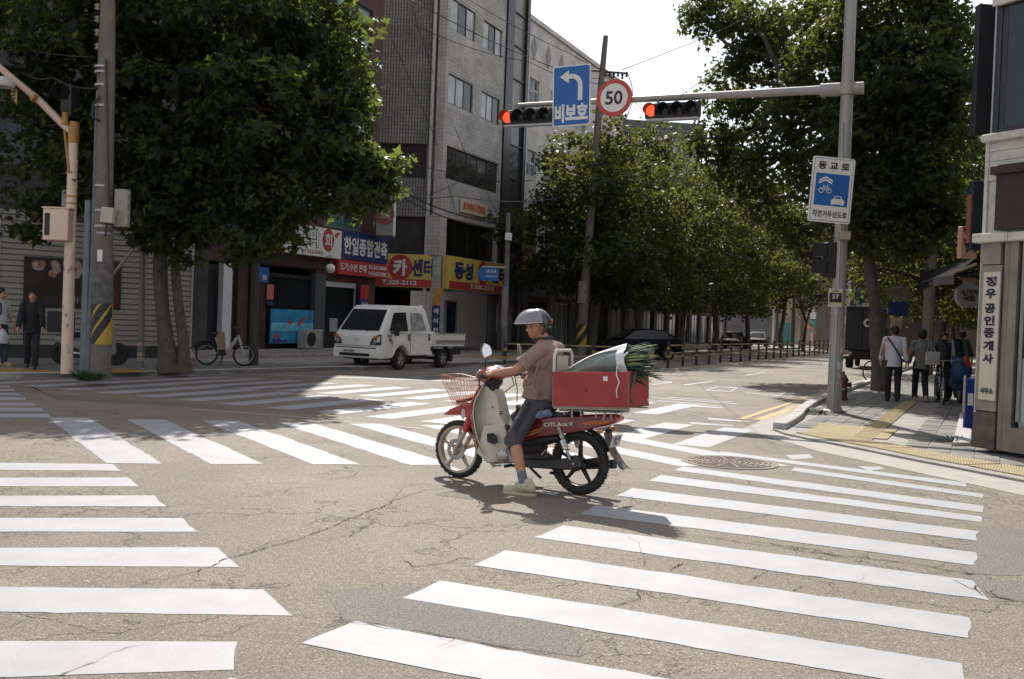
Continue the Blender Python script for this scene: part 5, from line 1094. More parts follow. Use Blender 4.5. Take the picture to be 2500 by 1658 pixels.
part('notice', MB().box(-.05, .05, -.2, -.19, at(262, 640, base=q1).z, at(262, 612, base=q1).z), SWHITE, s)
part('black_cable', MB().tube([at(268, 150, base=q1) + Vector((0, -.17, 0)), at(272, 330, base=q1) + Vector((0, -.18, 0)), at(277, 500, base=q1) + Vector((0, -.2, 0)), at(268, 580, base=q1) + Vector((0, -.21, 0))], .02, 6), BLACK, s)
part('black_cable', MB().tube([at(252, 240, base=q1) + Vector((0, -.17, 0)), at(238, 260, base=q1) + Vector((0, -.2, 0)), at(236, 290, base=q1) + Vector((0, -.2, 0)), at(252, 300, base=q1) + Vector((0, -.18, 0))], .03, 6), BLACK, s)
for py in (15, 45, 78, 112):
    a = at(238, py, base=q1); part('insulator', MB().lathe([(.02, -.08), (.06, -.05), (.02, -.02), (.06, .02), (.02, .05)], 10, a), mat('porcelain', (.4, .34, .3), .3), s)
def boxon(px0, py0, px1, py1, dy, name, m, label, cat='box', parts=()):
    a = P(px0, py0, q1.y + dy); b = P(px1, py1, q1.y + dy); t = empty(name, ((a.x + b.x) / 2, q1.y + dy, b.z), label=label, cat=cat); w = b.x - a.x; part('casing', MB().box(-w / 2, w / 2, -.07, .09, 0, a.z - b.z), m, t, bev=.012); return t, w, a.z - b.z
GB = mat('cabinet_grey', (.27, .26, .22), .6, var=.1, dirt=.25)
t, w, h = boxon(283, 462, 313, 555, -.05, 'junction_cabinet', GB, 'tall pale grey cabinet on the right side of the concrete pole', 'cabinet')
for k in range(4): part('hinge', MB().box(w / 2, w / 2 + .02, -.05, .0, h * (.12 + .25 * k), h * (.17 + .25 * k)), STEEL, t)
t, w, h = boxon(247, 506, 276, 545, -.28, 'junction_box', mat('box_ivory', (.40, .37, .29), .5, var=.05), 'small ivory box tilted on the front of the concrete pole'); t.rotation_euler = (0, R(5), 0)
# weed at the foot of the pole
def tuft(name, base, label, n=60, h=.35, r=.3, mt=None, cat='plant'):
    mb = MB()
    for k in range(n):
        a = random.random() * 6.28; rr = r * random.random() ** .5; b = Vector((rr * .6 * math.cos(a), rr * .6 * math.sin(a), 0)); d = Vector((math.cos(a) * rr, math.sin(a) * rr, h * random.uniform(.4, 1))); w = Vector((-math.sin(a), math.cos(a), 0)) * .012
        mb.add([b - w * .4, b + w * .4, b + d * .6 + w, b + d, b + d * .6 - w], [(0, 1, 2, 3, 4)])
    return thing(name, mb, mt or WEED, label, cat, base, kind=None, recalc=False)
WEED = mat('weed_green', (.035, .07, .022), .7, var=.3)
tuft('weed', G(240, 928, .13) + Vector((-.1, -.25, 0)), 'dark green weeds growing at the foot of the striped concrete pole', 200, .24, .3)
tuft('weed', G(2005, 1008, HK), 'low green weeds beside the base of the grey mast', 140, .08, .45)
tuft('weed', G(2330, 1080, HK), 'thin green weeds in the kerb joint near the stone pillar', 70, .09, .3)
# thin blue grey post, grey post with bracket, dark post
s = thing('metal_post', MB().tube([(0, 0, 0), at(225, 470, base=q1) - at(215, 905, base=q1), ], [.11, .075], 12), mat('bluegrey_steel', (.13, .15, .16), .5, .4, var=.2, scale=4, dirt=.3), 'blue grey steel post standing just left of the concrete pole', 'post', q1 + at(215, 905, base=q1).to_3d() * Vector((1, 1, 0)) if False else Vector((q1.x - .33, q1.y + .05, HL)), smooth=True)
q2 = G(343, 898, HL); s = empty('metal_post', q2, label='short grey post with stickers and an angled bracket left of the forked tree', cat='post')
part('pole', MB().tube([(0, 0, 0), at(349, 600, base=q2)], [.085, .07], 12), mat('post_grey', (.17, .165, .155), .6, .3, var=.2, scale=4, dirt=.3), s, smooth=True)
part('bracket', MB().tube([at(276, 572, base=q2), at(320, 582, base=q2), at(367, 603, base=q2)], .035, 6).tube([at(276, 670, base=q2), at(340, 590, base=q2)], .035, 6), STEEL, s)
part('loop', MB().tube([at(x, y, base=q2) for x, y in ((338, 590), (342, 545), (355, 515), (372, 510), (386, 513), (384, 540), (370, 600))], .012, 6), STEEL, s)
for py in (865, 877, 840): a = at(344, py, base=q2); part('sticker', MB().lathe([(.087, -.04), (.087, .04)], 14, a, capped=False), STK[1], s)
q3 = G(619, 892, HL); s = empty('street_lamp_post', q3, label='dark brown post standing on the kerb between the e-bike and the white truck', cat='post')
part('pole', MB().tube([(0, 0, 0), at(622, 680, base=q3), at(626, 560, base=q3)], [.13, .11, .10], 16), mat('dark_brown_post', (.045, .04, .037), .6, var=.2), s, smooth=True)
# small utility pole in front of the grey building, with street name arrow
q4 = G(1231, 862, HK); q4 = Vector((P(1231, 862, 41).x, 41, HL)); s = empty('utility_pole', q4, label='thin grey utility pole at the right edge of the yellow workshop sign', cat='utility pole'); SH = mat('shaft_grey', (.13, .125, .12), .7, var=.2, scale=4)
part('shaft', MB().tube([(0, 0, 0), at(1236, 700, base=q4), at(1241, 520, base=q4)], [.13, .11, .09], 14), SH, s, smooth=True); part('transformer', MB().box(-.14, .14, -.3, -.1, at(1240, 588, base=q4).z, at(1240, 570, base=q4).z), WHITEP, s, bev=.02)
part('sleeve', MB().tube([at(1231, 800, base=q4), at(1234, 700, base=q4)], .135, 14), mat('sleeve_pale', (.2, .195, .185), .8, var=.3, scale=8), s)
t = empty('street_name_sign', q4 + at(1200, 668, base=q4), label='small blue arrow street name sign in front of the yellow workshop sign', cat='sign'); part('plate', MB().prism([(-.6, -.1, 0), (-.45, -.1, .24), (.28, -.1, .24), (.28, -.1, -.3), (-.45, -.1, -.3)], (0, .02, 0)), SBLUE, t); text('동교로', SWHITE, t, (.0, -.11, .08), (1, 0, 0), (0, 0, 1), w=.4, h=.12); text('Donggyo-ro', SWHITE, t, (.0, -.11, -.12), (1, 0, 0), (0, 0, 1), w=.45, h=.09); part('arm', MB().box(-.4, .6, -.08, -.05, .25, .3), STEEL, t)
# leaning concrete pole behind the signs, with cross arm
q5 = G(1418, 868, HK); q5 = Vector((P(1418, 868, 44.5).x, 44.5, HL)); s = empty('utility_pole', q5, label='tall leaning concrete utility pole with a crossarm of insulators behind the speed sign', cat='utility pole')
part('shaft', MB().tube([(0, 0, 0), at(1428, 700, base=q5), at(1452, 400, base=q5), at(1468, 200, base=q5), at(1479, 88, base=q5)], [.24, .21, .165, .14, .11], 16), CP, s, smooth=True)
a = at(1473, 176, base=q5); part('crossarm', MB().tube([a + Vector((-.55, 0, .05)), a + Vector((1.1, .1, 0))], .05, 8), SH, s)
for k in range(7): part('insulator', MB().lathe([(.03, -.14), (.07, -.08), (.03, -.03), (.07, .04), (.03, .1)], 8, a + Vector((-.1 + k * .19, 0, -.05 - .05 * (k % 2) * k * .4))), BLACK, s)
part('crossarm', MB().tube([at(1470, 200, base=q5) + Vector((-.15, 0, 0)), at(1470, 200, base=q5) + Vector((.3, 0, 0))], .04, 8), SH, s)
part('drop_cable', MB().tube([a + Vector((1.1, .1, 0)), a + Vector((1.3, .1, -.5)), a + Vector((1.38, .1, -1.2)), a + Vector((1.1, .1, -2.0))], .02, 5), BLACK, s)
part('drop_cable', MB().tube([a + Vector((.3, .1, 0)), a + Vector((.5, .1, -.4)), a + Vector((.35, .1, -.9)), a + Vector((.6, .1, -1.3))], .02, 5), BLACK, s)
zA = at(1418, 845, base=q5).z; zB = at(1418, 790, base=q5).z; part('wrap_yellow', MB().lathe([(.25, zA), (.245, zB)], 20, capped=False), MATS['hazard_yellow'], s); hazard(s, .252, zA, zB, (-.3, .6), w=.35)
part('sleeve', MB().lathe([(.245, zB + .9), (.235, zB + 1.9)], 18, capped=False), MATS['sleeve_pale'], s)

# ------------------------------------------------------------------ overhead wires
WIRE = mat('wire_black', (.015, .015, .016), .6); WIREP = mat('wire_grey', (.12, .12, .12), .6)
def wire(pts, label, r=.014, sag=.0, m=None, grp='overhead wires'):
    w = [P(px, py, Y) for px, py, Y in pts]; out = []
    for a, b in zip(w, w[1:]):
        for k in range(12): t = k / 12; out.append(a.lerp(b, t) - Vector((0, 0, 4 * sag * t * (1 - t))))
    out.append(w[-1]); o = w[0]; mb = MB().tube([p - o for p in out], r, 5); return thing('overhead_wire', mb, m or WIRE, label, 'wire', o, group=grp, smooth='all')
wire([(985,-10,38), (1385,178,44), (1480,187,44.5)], 'wire running from the top of the grey building down to the crossarm', .018, .15)
wire([(1130,-10,40), (1390,130,44), (1500,178,44.5)], 'second wire crossing the sky to the crossarm', .016, .1)
wire([(1010,60,38), (1290,150,44), (1470,205,44.5)], 'wire crossing the windows of the grey building', .014, .2)
wire([(1520,170,44.5), (1740,85,60), (1850,40,70)], 'wire rising from the crossarm to the right hand tree', .02, .0)
wire([(1560,330,46), (1670,228,19.9), (1755,165,24)], 'thin wire touching the signal arm', .008, 0, WIREP)
wire([(-10,108,21), (232,140,19.8), (520,175,26)], 'wire from the left edge to the concrete pole', .014, .05)
wire([(50,175,20.6), (130,190,20), (240,215,19.7)], 'wire from the camera housing to the concrete pole', .016, .08)
wire([(260,215,19.8), (640,430,30), (960,455,39), (1240,545,41)], 'thick cable from the tree crown across the shop signs', .028, .3)
wire([(640,470,30), (980,480,39), (1242,560,41)], 'second cable crossing in front of the projecting sign', .022, .3)
wire([(940,450,38), (1110,478,41), (1395,478,44.5), (1500,455,50)], 'cable sagging in front of the coffee sign and the trees', .022, .25, WIREP)
wire([(880,340,36), (1100,420,41), (1300,440,44.5)], 'thin cable over the dark storey', .014, .2)
wire([(960,500,38), (1130,440,43)], 'cable rising beside the drain pipe', .016, .1)
wire([(1110,310,41.5), (1190,470,42), (1240,550,41)], 'cable hanging down the front of the grey building', .012, .2)
wire([(1240,545,41), (1400,555,44.5), (1640,500,60)], 'cable running into the row of trees', .014, .35)
wire([(955,90,43), (1060,330,43.6), (1110,510,43.8)], 'slanting cable on the shaded tiled wall', .014, .0)
wire([(1000,0,43), (1058,180,43.4)], 'short cable high on the shaded tiled wall', .014, .0)
wire([(1480,187,44.5), (1640,330,60), (1760,440,75)], 'wire dropping from the crossarm behind the speed sign', .016, 0, WIREP)
wire([(1690,100,28), (1930,-20,22)], 'thin wire crossing the upper right tree', .008, .1, WIREP)
wire([(0,270,24), (70,290,22), (150,300,21.2)], 'dark cable below the pink arm', .02, .1)
# ------------------------------------------------------------------ corner building on the right
FR = Frame((6.30, 13.52), (.5, -.866))
STONE = mat('streaked_marble', (.23, .20, .17), .35, var=.28, scale=2.2, dirt=.5, dirtcol=(.13, .11, .09), dscale=6, detail=8)
LIGHTC = mat('stained_white_concrete', (.50, .48, .43), .8, var=.1, scale=3, dirt=.6, dirtcol=(.2, .185, .16), dscale=5, bump=.3, bscale=30)
PILM = mat('brushed_pilaster', (.19, .165, .135), .35, .35, var=.25, scale=3); WOODP = LIGHTC
s = fthing('corner_building', FR, 0, 0, 0, label='corner building on the right with a streaked stone pillar and a stained white upper band', cat='building')
zq = lambda px, py: FR.q(px, py)[1]; xq = lambda px, py: FR.q(px, py)[0]
xl = xq(2383, 900); xs = xq(2434, 900); z1_ = zq(2397, 594); z2_ = zq(2396, 576); z3_ = zq(2403, 351); z4_ = zq(2401, 338)
part('pillar', MB().box(xl, xs, 0, .4, .60, z1_ - .3), STONE, s, bev=.008); part('pillar_foot', MB().box(xl - .01, xs + .01, -.012, .4, .1, .59), mat('dark_marble', (.085, .06, .05), .4, var=.5, scale=7, detail=8), s, bev=.008)
part('pillar_head', MB().box(xl, xs - .02, -.004, .4, z1_ - .29, z1_), STONE, s)
part('corner_strip', MB().box(xl - .03, xl - .004, .03, .4, .1, z1_), mat('white_strip', (.42, .40, .36), .6, dirt=.4), s)
part('pilaster', MB().box(xs + .02, xs + .10, .02, .3, .1, z1_).box(xs + .12, xs + .24, -.02, .3, .1, z1_), PILM, s, bev=.006)
dx0 = xs + .27
d = part('shop_window', MB().box(dx0, dx0 + .05, .03, .12, .5, z1_).box(dx0 + .05, dx0 + 1.6, .03, .12, 2.35, 2.42).box(dx0 + .05, dx0 + 1.6, .03, .12, .42, .5), mat('window_frame_steel', (.22, .22, .21), .35, .5), s)
part('pane', MB().box(dx0 + .05, dx0 + 1.6, .06, .07, .5, 1.33), mat('frosted_pane', (.30, .36, .37), .4, var=.1, scale=1.5), d); part('pane', MB().box(dx0 + .05, dx0 + 1.6, .055, .065, 1.335, 2.35), mat('black_film_pane', (.012, .013, .016), .2), d); part('pane', MB().box(dx0 + .1, dx0 + 1.6, .06, .07, 2.43, z1_ - .02), GLASSD, d)
text('010', SWHITE, d, (dx0 + .24, .05, 1.46), (1, 0, 0), (0, 0, 1), h=.13, bold=.01); part('paper', MB().box(dx0 + .12, dx0 + .5, .045, .05, 1.6, 1.95), mat('paper_yellowish', (.42, .42, .28), .6), d)
part('threshold', MB().box(dx0 - .02, dx0 + 2.0, -.05, .2, .1, .42), mat('threshold_tile', (.18, .15, .12), .6), s)
part('ledge', MB().box(xl - .07, xl + .44, -.12, .3, z1_, z2_ + .02).box(xl + .443, xl + 3, -.11, .3, z1_, z2_ + .015), LIGHTC, s, bev=.01)
part('upper_wall', MB().box(xl + .05, xl + 3, .02, .4, z2_ + .02, z3_), WOODP, s)
for k in range(4): part('plank', MB().box(xl + .045, xl + 3, -.004 - .002 * (k % 2), .018, z3_ - .13 * (k + 1) + .006, z3_ - .13 * k), WOODP, s)
part('corner_post', MB().box(xl + .01, xl + .06, -.02, .4, z2_ + .02, z3_), LIGHTC, s)
for k in range(3): part('bolt', MB().lathe([(.012, 0), (.010, .01)], 10, (xl + .17, .02, z2_ + .22 + .3 * k), (0, -1, 0)), FRAME_D, s)
part('cornice', MB().box(xl - .02, xl + 3, -.10, .3, z3_, z4_ + .03), LIGHTC, s, bev=.015)
part('bay_frame', MB().box(xl + .10, xl + .17, -.02, .3, z4_ + .04, 6.4).box(xl + .10, xl + 3, -.03, .25, 6.0, 6.4), FRAME_D, s); part('bay_edge', MB().box(xl + .08, xl + .10, -.04, .3, z4_ + .04, 6.02), STEEL, s); part('bay_roof', MB().box(xl + .06, xl + 3, -.09, .3, 6.02, 6.14), LIGHTC, s)
part('bay_pane', MB().box(xl + .25, xl + 3, .0, .02, z4_ + .12, 6.0), mat('bay_glass', (.02, .034, .038), .12, var=.3, scale=1.4, spec=.4), s)
part('bay_frame', MB().box(xl + .17, xl + .25, -.005, .2, z4_ + .04, 6.0).box(xl + .25, xl + 3, -.005, .2, z4_ + .04, z4_ + .12), FRAME_D, s)
part('inner_block', MB().prism([(xl + .1, .42, .1), (xl + 3, .42, .1), (xl + 6, 4, .1), (xl - 1.0, 14, .1), (xl - 2.3, 14, .1)], (0, 0, 8)), DKWALL, s)
part('conduit', MB().tube([(xl - .14, .3, z1_ - .05), (xl - .13, .3, z1_ - .45), (xl - .08, .25, z1_ - .62), (xl - .03, .2, z1_ - .68)], .028, 8), mat('conduit_pale', (.36, .37, .38), .4), s, smooth=True)
# vertical estate agent sign on the pillar
x0, x1 = xq(2399, 800), xq(2440, 800); zt_ = zq(2425, 664); zb_ = zq(2412, 977)
t = fthing('estate_agent_sign', FR, x0, -.035, zb_, label='long cream vertical sign with big dark letters on the stone pillar', cat='shop sign'); w = x1 - x0; h = zt_ - zb_
part('panel', MB().box(0, w, 0, .03, 0, h), mat('sign_ivory', (.50, .44, .36), .5, var=.04, dirt=.12, dirtcol=(.35, .28, .2)), t, bev=.006)
CH = '정우 공인중개사'; zz = h - .07
ys = [.93, .835, .70, .61, .52, .43, .34]
INK = mat('sign_ink', (.012, .012, .035), .5)
for ch, f in zip('정우공인중개사', (.925, .83, .715, .62, .525, .425, .325)): text(ch, INK, t, (w * .5, -.006, h * f), X, Z, w=w * .62, h=h * .076, bold=.045)
text('사무소', SBLACK, t, (w * .5, -.006, h * .055 + .03), X, Z, w=w * .78, h=h * .05, bold=.03)
# maroon boxed awning on the upper wall
x0 = xq(2438, 415); t = fthing('rolled_awning', FR, x0, -.10, zq(2445, 563), label='deep maroon boxed awning on the stained white upper wall', cat='awning'); MAR = mat('maroon_fabric', (.040, .018, .020), .7, var=.15); hh = zq(2438, 430) - zq(2445, 563)
part('panel', MB().box(.04, 2, 0, .08, 0, hh), MAR, t); part('hood', MB().box(-.02, 2, -.06, .10, hh + .003, hh + .12), MAR, t, bev=.01)
# black projecting sign box, striped box sign, round sign, awning, blue box
def proj(px0, py0, px1, py1, Y, name, m, label, cat='shop sign', th=.12, u=(1, .1)):
    F0 = Frame((P(px0, py1, Y).x, Y), u); a = F0.q(px0, py0); b = F0.q(px1, py1); t = fthing(name, F0, a[0], 0, b[1], label=label, cat=cat); w = b[0] - a[0]; h = a[1] - b[1]
    part('panel', MB().box(0, w, 0, th, 0, h), m, t, bev=.01); return t, w, h
t, w, h = proj(2376, 440, 2412, 612, 14.6, 'projecting_sign', mat('sign_black_blue', (.016, .02, .028), .4), 'narrow black projecting sign box beside the white upper wall'); part('rust_edge', MB().box(-.02, -.003, 0, .1, h * .1, h * .8), mat('rust_edge', (.2, .06, .04), .6), t)
t, w, h = proj(2392, 8, 2423, 330, 14.3, 'projecting_sign', mat('sign_black_flat', (.012, .013, .016), .5), 'tall black signboard hanging high beside the corner window')
t, w, h = proj(2348, 552, 2385, 632, 16.5, 'striped_sign', mat('sign_salmon', (.42, .24, .18), .6, var=.1), 'salmon coloured box sign with dark diagonal stripes above the black awning')
for k in range(2): part('black_slash', MB().prism([(w * (.12 + .45 * k), -.004, h * .62), (w * (.30 + .45 * k), -.004, h * .58), (w * (.50 + .45 * k), -.004, h * .22), (w * (.36 + .45 * k), -.004, h * .18)], (0, -.004, 0)), SBLACK, t); part('red_slash', MB().prism([(w * (.05 + .45 * k), -.005, h * .98), (w * (.3 + .45 * k), -.005, h * .98), (w * (.52 + .45 * k), -.005, h * .6), (w * (.45 + .45 * k), -.005, h * .5)], (0, -.003, 0)), mat('slash_maroon', (.16, .03, .025), .6), t)
F0 = Frame((P(2362, 720, 17.5).x, 17.5), (1, .1)); a = F0.q(2362, 721); rr_ = 31 / FOC * 17.5; t = fthing('round_sign', F0, 0, 0, a[1], label='round dull grey restaurant sign with dark letters under the black awning', cat='shop sign')
part('disc', disc(0, 0, rr_, rr_, .05, .1), mat('sign_disc_grey', (.15, .155, .15), .5, var=.1), t); text('소머리\n국밥', SBLACK, t, (0, -.056, 0), X, Z, w=rr_ * 1.45, h=rr_ * .95, bold=.04)
part('bracket', MB().tube([(rr_ * .7, .02, -rr_ * .2), (rr_ * 1.3, .2, -rr_ * .9)], .02, 6), STEEL, t)
aw = empty('awning', (0, 0, 0), label='black canvas awning sagging over the pavement beside the corner building', cat='awning'); mb = MB()
pp = [P(2385, 628, 17.8), P(2370, 633, 19), P(2300, 652, 21.5), P(2247, 664, 24)]; lo = [p + Vector((-1.0, -.2, -.32)) for p in pp]; lo[0] = P(2330, 672, 17.3); lo[-1] = P(2243, 695, 23.5); lo[1] = P(2300, 675, 18.6); lo[2] = P(2262, 684, 21)
back = [p + Vector((2.0, .6, .25)) for p in pp]
mb.grid([back, pp, lo, [q + Vector((0, 0, -.16)) for q in lo]]); part('canvas', mb, mat('black_canvas', (.010, .010, .010), .95, var=.2, spec=.1), aw, solid=.02); part('beam', MB().tube([P(2325, 668, 17.4), P(2384, 645, 17.4)], .03, 6), mat('tan_beam', (.28, .21, .13), .7), aw)
for px in (2330, 2250): q = P(px, 690, 20); part('strut', MB().tube([q, q + Vector((2.2, .4, .5))], .02, 6), BLACK, aw)
t, w, h = proj(2352, 677, 2385, 692, 18.6, 'small_notice', mat('notice_redwhite', (.4, .26, .22), .6, var=.4, scale=20), 'small red and pale notice just above the round sign', 'notice', .03)
g_ = G(2368, 1052, HK); t = empty('blue_panel', (g_.x, g_.y, HK), label='upright blue panel with a white mark standing against the stone pillar', cat='board'); part('panel', MB().box(-.10, .13, 0, .06, 0, .86), mat('panel_blue', (.015, .04, .20), .4, var=.1), t, bev=.01); part('white_mark', MB().box(-.06, .03, -.005, -.001, .42, .62), SWHITE, t); part('edge', MB().box(-.115, -.10, -.01, .06, .3, .9), STEEL, t)
# shop row along the right pavement, deep in shade
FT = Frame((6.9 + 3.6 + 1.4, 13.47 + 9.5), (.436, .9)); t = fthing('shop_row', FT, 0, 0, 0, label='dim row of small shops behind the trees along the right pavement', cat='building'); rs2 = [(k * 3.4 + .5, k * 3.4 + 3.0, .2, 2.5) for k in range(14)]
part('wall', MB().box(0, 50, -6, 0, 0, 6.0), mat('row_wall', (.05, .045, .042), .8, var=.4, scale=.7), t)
BROWNW = mat('brown_brick_far', (.11, .075, .06), .8, var=.25, scale=.8)
def bld(name, px0, px1, pyt, Y, m, label, rz=0.0, depth=8, win=None, wm=None):
    a = P(px0, 800, Y); b = P(px1, 800, Y); zt = P((px0 + px1) / 2, pyt, Y).z; w = b.x - a.x; t = empty(name, (a.x, Y, 0), rz, label=label, cat='building'); part('wall', MB().box(0, w, 0, depth, 0, zt), m, t)
    part('roof_edge', MB().box(-.1, w + .1, -.15, depth, zt + .002, zt + .25), DKWALL, t)
    if win:
        n, z0, z1, rows, dz = win
        for r_ in range(rows):
            for k in range(n):
                x0 = w * (k + .2) / n; x1 = w * (k + .8) / n; f = part('window', MB().box(x0, x1, -.06, -.003, z0 + r_ * dz, z1 + r_ * dz), FRAME_W, t); part('pane', MB().box(x0 + .06, x1 - .06, -.075, -.062, z0 + r_ * dz + .06, z1 + r_ * dz - .06), wm or PANE, f)
    return t, w, zt
bld('brick_house', 2060, 2500, 560, 86, BROWNW, 'brown brick house behind the box truck at the end of the pavement', win=(4, 4.2, 5.6, 2, 3))
bld('street_end_building', 1890, 2110, 560, 128, mat('beige_front', (.36, .28, .21), .8, var=.25, scale=.5), 'beige shop building closing the end of the street', win=(6, 5, 7, 2, 4))
bld('street_end_building', 1740, 1885, 640, 118, mat('grey_front', (.17, .17, .165), .8, var=.3, scale=.4), 'grey green building at the end of the street left of the bare tree', win=(4, 4.2, 5.6, 2, 3), wm=mat('bluish_far_pane', (.08, .12, .13), .3))
t = empty('footbridge', (P(1815, 697, 100).x, 100, 0), label='dark teal horizontal beam spanning above the end of the street', cat='beam'); zz = P(1900, 694, 100).z; part('beam', MB().box(0, 7.6, 0, .5, zz - .4, zz + .5), mat('beam_teal', (.035, .07, .075), .6), t); part('post', MB().box(3.4, 3.7, .1, .4, 0, zz - .4), SH, t)
t = empty('teal_shop', (P(1910, 800, 112).x, 112, 0), label='teal panel shop front beside the dark posts at the street end', cat='shop'); part('panel', MB().box(0, 1.05, 0, 3, 0, 2.6), mat('teal_panel', (.07, .22, .21), .5), t)
t = empty('green_awning_shop', (P(1978, 800, 116).x, 116, 0), label='small shop with a white and green awning behind the bare tree', cat='shop'); z5_ = P(2000, 780, 116).z
part('awning', MB().prism([(0, 0, z5_), (0, -1, z5_ - .6), (0, -1, z5_ - .9), (0, 0, z5_ - .9)], (3, 0, 0)), mat('green_awning', (.03, .22, .15), .5), t); part('sign_board', MB().box(0, 3, -.2, .1, z5_ + .01, z5_ + 1.1), SWHITE, t); part('red_awning', MB().prism([(-1.2, 0, z5_ - .5), (-1.4, -.8, z5_ - 1.1), (-.1, -.8, z5_ - 1.1), (0, 0, z5_ - .5)], (0, 0, -.12)), mat('red_awning', (.4, .08, .05), .6), t)
t = empty('barrier', (P(1980, 820, 104).x, 104, 0), label='red and white striped barrier boards at the end of the street', cat='barrier'); w_ = (2030 - 1980) / FOC * 104 
for k in range(9): part('stripe', MB().box(k * .24, k * .24 + .23, 0, .06, .35, 1.5), [SWHITE, mat('barrier_red', (.42, .1, .07), .5)][k % 2], t)
# poles at the end of the street
def farpole(px, pyb, pyt, Y, r, m, label, name='utility_pole'): b_ = P(px, pyb, Y); return thing(name, MB().tube([(0, 0, -b_.z), (0, 0, P(px, pyt, Y).z - b_.z)], r, 10), m, label, 'utility pole', b_)
farpole(2065, 800, 670, 80, .25, mat('pole_white', (.42, .41, .39), .7), 'pale pole just right of the grey mast in the distance'); farpole(1935, 830, 600, 96, .2, SH, 'dark post left of the bare tree at the street end'); farpole(1958, 830, 640, 99, .28, mat('pole_tan', (.25, .2, .15), .7), 'tan post by the bare tree at the street end')
farpole(2263, 860, 590, 40, .22, mat('pole_marble', (.24, .225, .2), .8, var=.25, scale=4), 'concrete pole standing behind the pedestrians under the awning'); farpole(1345, 850, 640, 50, .15, SH, 'thin dark pole among the trunks beyond the railing')
for px, nm, mm, lb_ in ((2250, 'banner', mat('banner_green', (.04, .10, .05), .6), ''),): pass
t, w, h = proj(2170, 690, 2218, 735, 40, 'street_banner', mat('banner_mixed', (.16, .15, .10), .6, var=.5, scale=5), 'faded picture banner hanging above the pedestrians', 'banner'); t, w, h = proj(2172, 736, 2216, 772, 40, 'street_banner', mat('banner_blue', (.02, .03, .12), .6, var=.3, scale=5), 'dark blue banner just above the pedestrians heads', 'banner'); t, w, h = proj(2177, 775, 2201, 802, 38, 'poster', mat('poster_tan', (.35, .26, .16), .6, var=.4, scale=8), 'small tan poster behind the man in the white shirt', 'poster')
t, w, h = proj(2092, 738, 2125, 762, 60, 'notice_board', mat('pale_notice', (.3, .32, .38), .6, var=.3, scale=3), 'pale blue notice on the wall above the box truck', 'notice'); t, w, h = proj(2060, 772, 2073, 790, 70, 'small_sign', SWHITE, 'small white sign on the distant pale pole', 'sign')
# ------------------------------------------------------------------ vehicles
TW = mat('truck_white', (.80, .79, .75), .35, var=.04, scale=2, dirt=.2, dirtcol=(.38, .35, .3), dscale=2.5, coat=.4); TGL = mat('truck_glass', (.02, .024, .026), .05, var=.2, scale=1.5, spec=.9); AMB = mat('amber_lens', (.42, .14, .02), .25); LENS = mat('lamp_glass', (.30, .30, .29), .12, .4, var=.3, scale=12); TDK = mat('underbody_black', (.02, .02, .02), .7, var=.2)
def wheel(parent, x, y, z, r, w, side, rimm=ALU, nsp=5, name='wheel'):
    """car wheel, axis along y; side = +1 outer face towards +y"""
    t = part(name, MB().lathe([(r * .62, -w / 2), (r * .93, -w / 2), (r, -w * .35), (r, w * .35), (r * .93, w / 2), (r * .62, w / 2)], 32, (x, y, z), (0, side, 0), capped=False), RUBBER, parent, smooth=True)
    part('rim', MB().lathe([(r * .64, -w / 2), (r * .62, w * .42), (r * .56, w * .40), (r * .54, w * .1), (.001, w * .05)], 28, (x, y, z), (0, side, 0), capped=False), rimm, t, smooth=True)
    for k in range(nsp):
        a = 2 * math.pi * k / nsp; M = Matrix.Translation((x, y, z)) @ Matrix.Rotation(a, 4, 'Y'); part('spoke', MB().box(-r * .09, r * .09, side * w * .10 if side > 0 else -w * .40, side * w * .40 if side > 0 else -w * .10, r * .1, r * .57, M), rimm, t, bev=.006)
    part('hub', MB().lathe([(r * .15, w * .05), (r * .14, w * .44), (.001, w * .46)], 12, (x, y, z), (0, side, 0), capped=False), rimm, t)
    return t
fwp = G(976, 903); rwp = G(1062, 899); dr = (fwp - rwp).xy.normalized(); left = Vector((-dr.y, dr.x))
org = fwp.xy - left * .74
tr = empty('pickup_truck', (org.x, org.y, 0), math.atan2(dr.y, dr.x), label='white double cab pickup truck parked at the kerb facing the junction', cat='truck')
W = .80
def profile_body(name, prof, w0, m, parent, tuck=None, bev=.03, seg=3):
    """side outline swept across; upper points pulled in by tuck(z)"""
    rows = []
    ys = [-1, -.97, .97, 1]
    mb = MB(); n = len(prof); tk = tuck or (lambda z: 0)
    vs = [Vector((x, s * (w0 - tk(z)), z)) for s in (-1, 1) for x, z in prof]
    mb.add(vs, [tuple(reversed(range(n))), tuple(range(n, 2 * n))] + [(i, (i + 1) % n, (i + 1) % n + n, i + n) for i in range(n)])
    return part(name, mb, m, parent, smooth=True, bev=bev, seg=seg)
tk = lambda z: max(0, (z - 1.05)) * .17
arch = lambda cx, r, z0: [(cx + r * math.cos(a), .31 + r * math.sin(a)) for a in np.linspace(math.pi - .35, .35, 9)]
cab = [(-1.72, .42)] + [(-.46, .42)] + arch(0, .42, .42) + [(.50, .36), (1.10, .33), (1.20, .40), (1.22, .62), (1.19, 1.02), (1.10, 1.10), (.52, 1.82), (.40, 1.89), (.1, 1.925), (-1.0, 1.93), (-1.30, 1.90), (-1.42, 1.80), (-1.62, 1.15), (-1.72, .95)]
profile_body('cab', cab, W, TW, tr, tk, .035, 3)
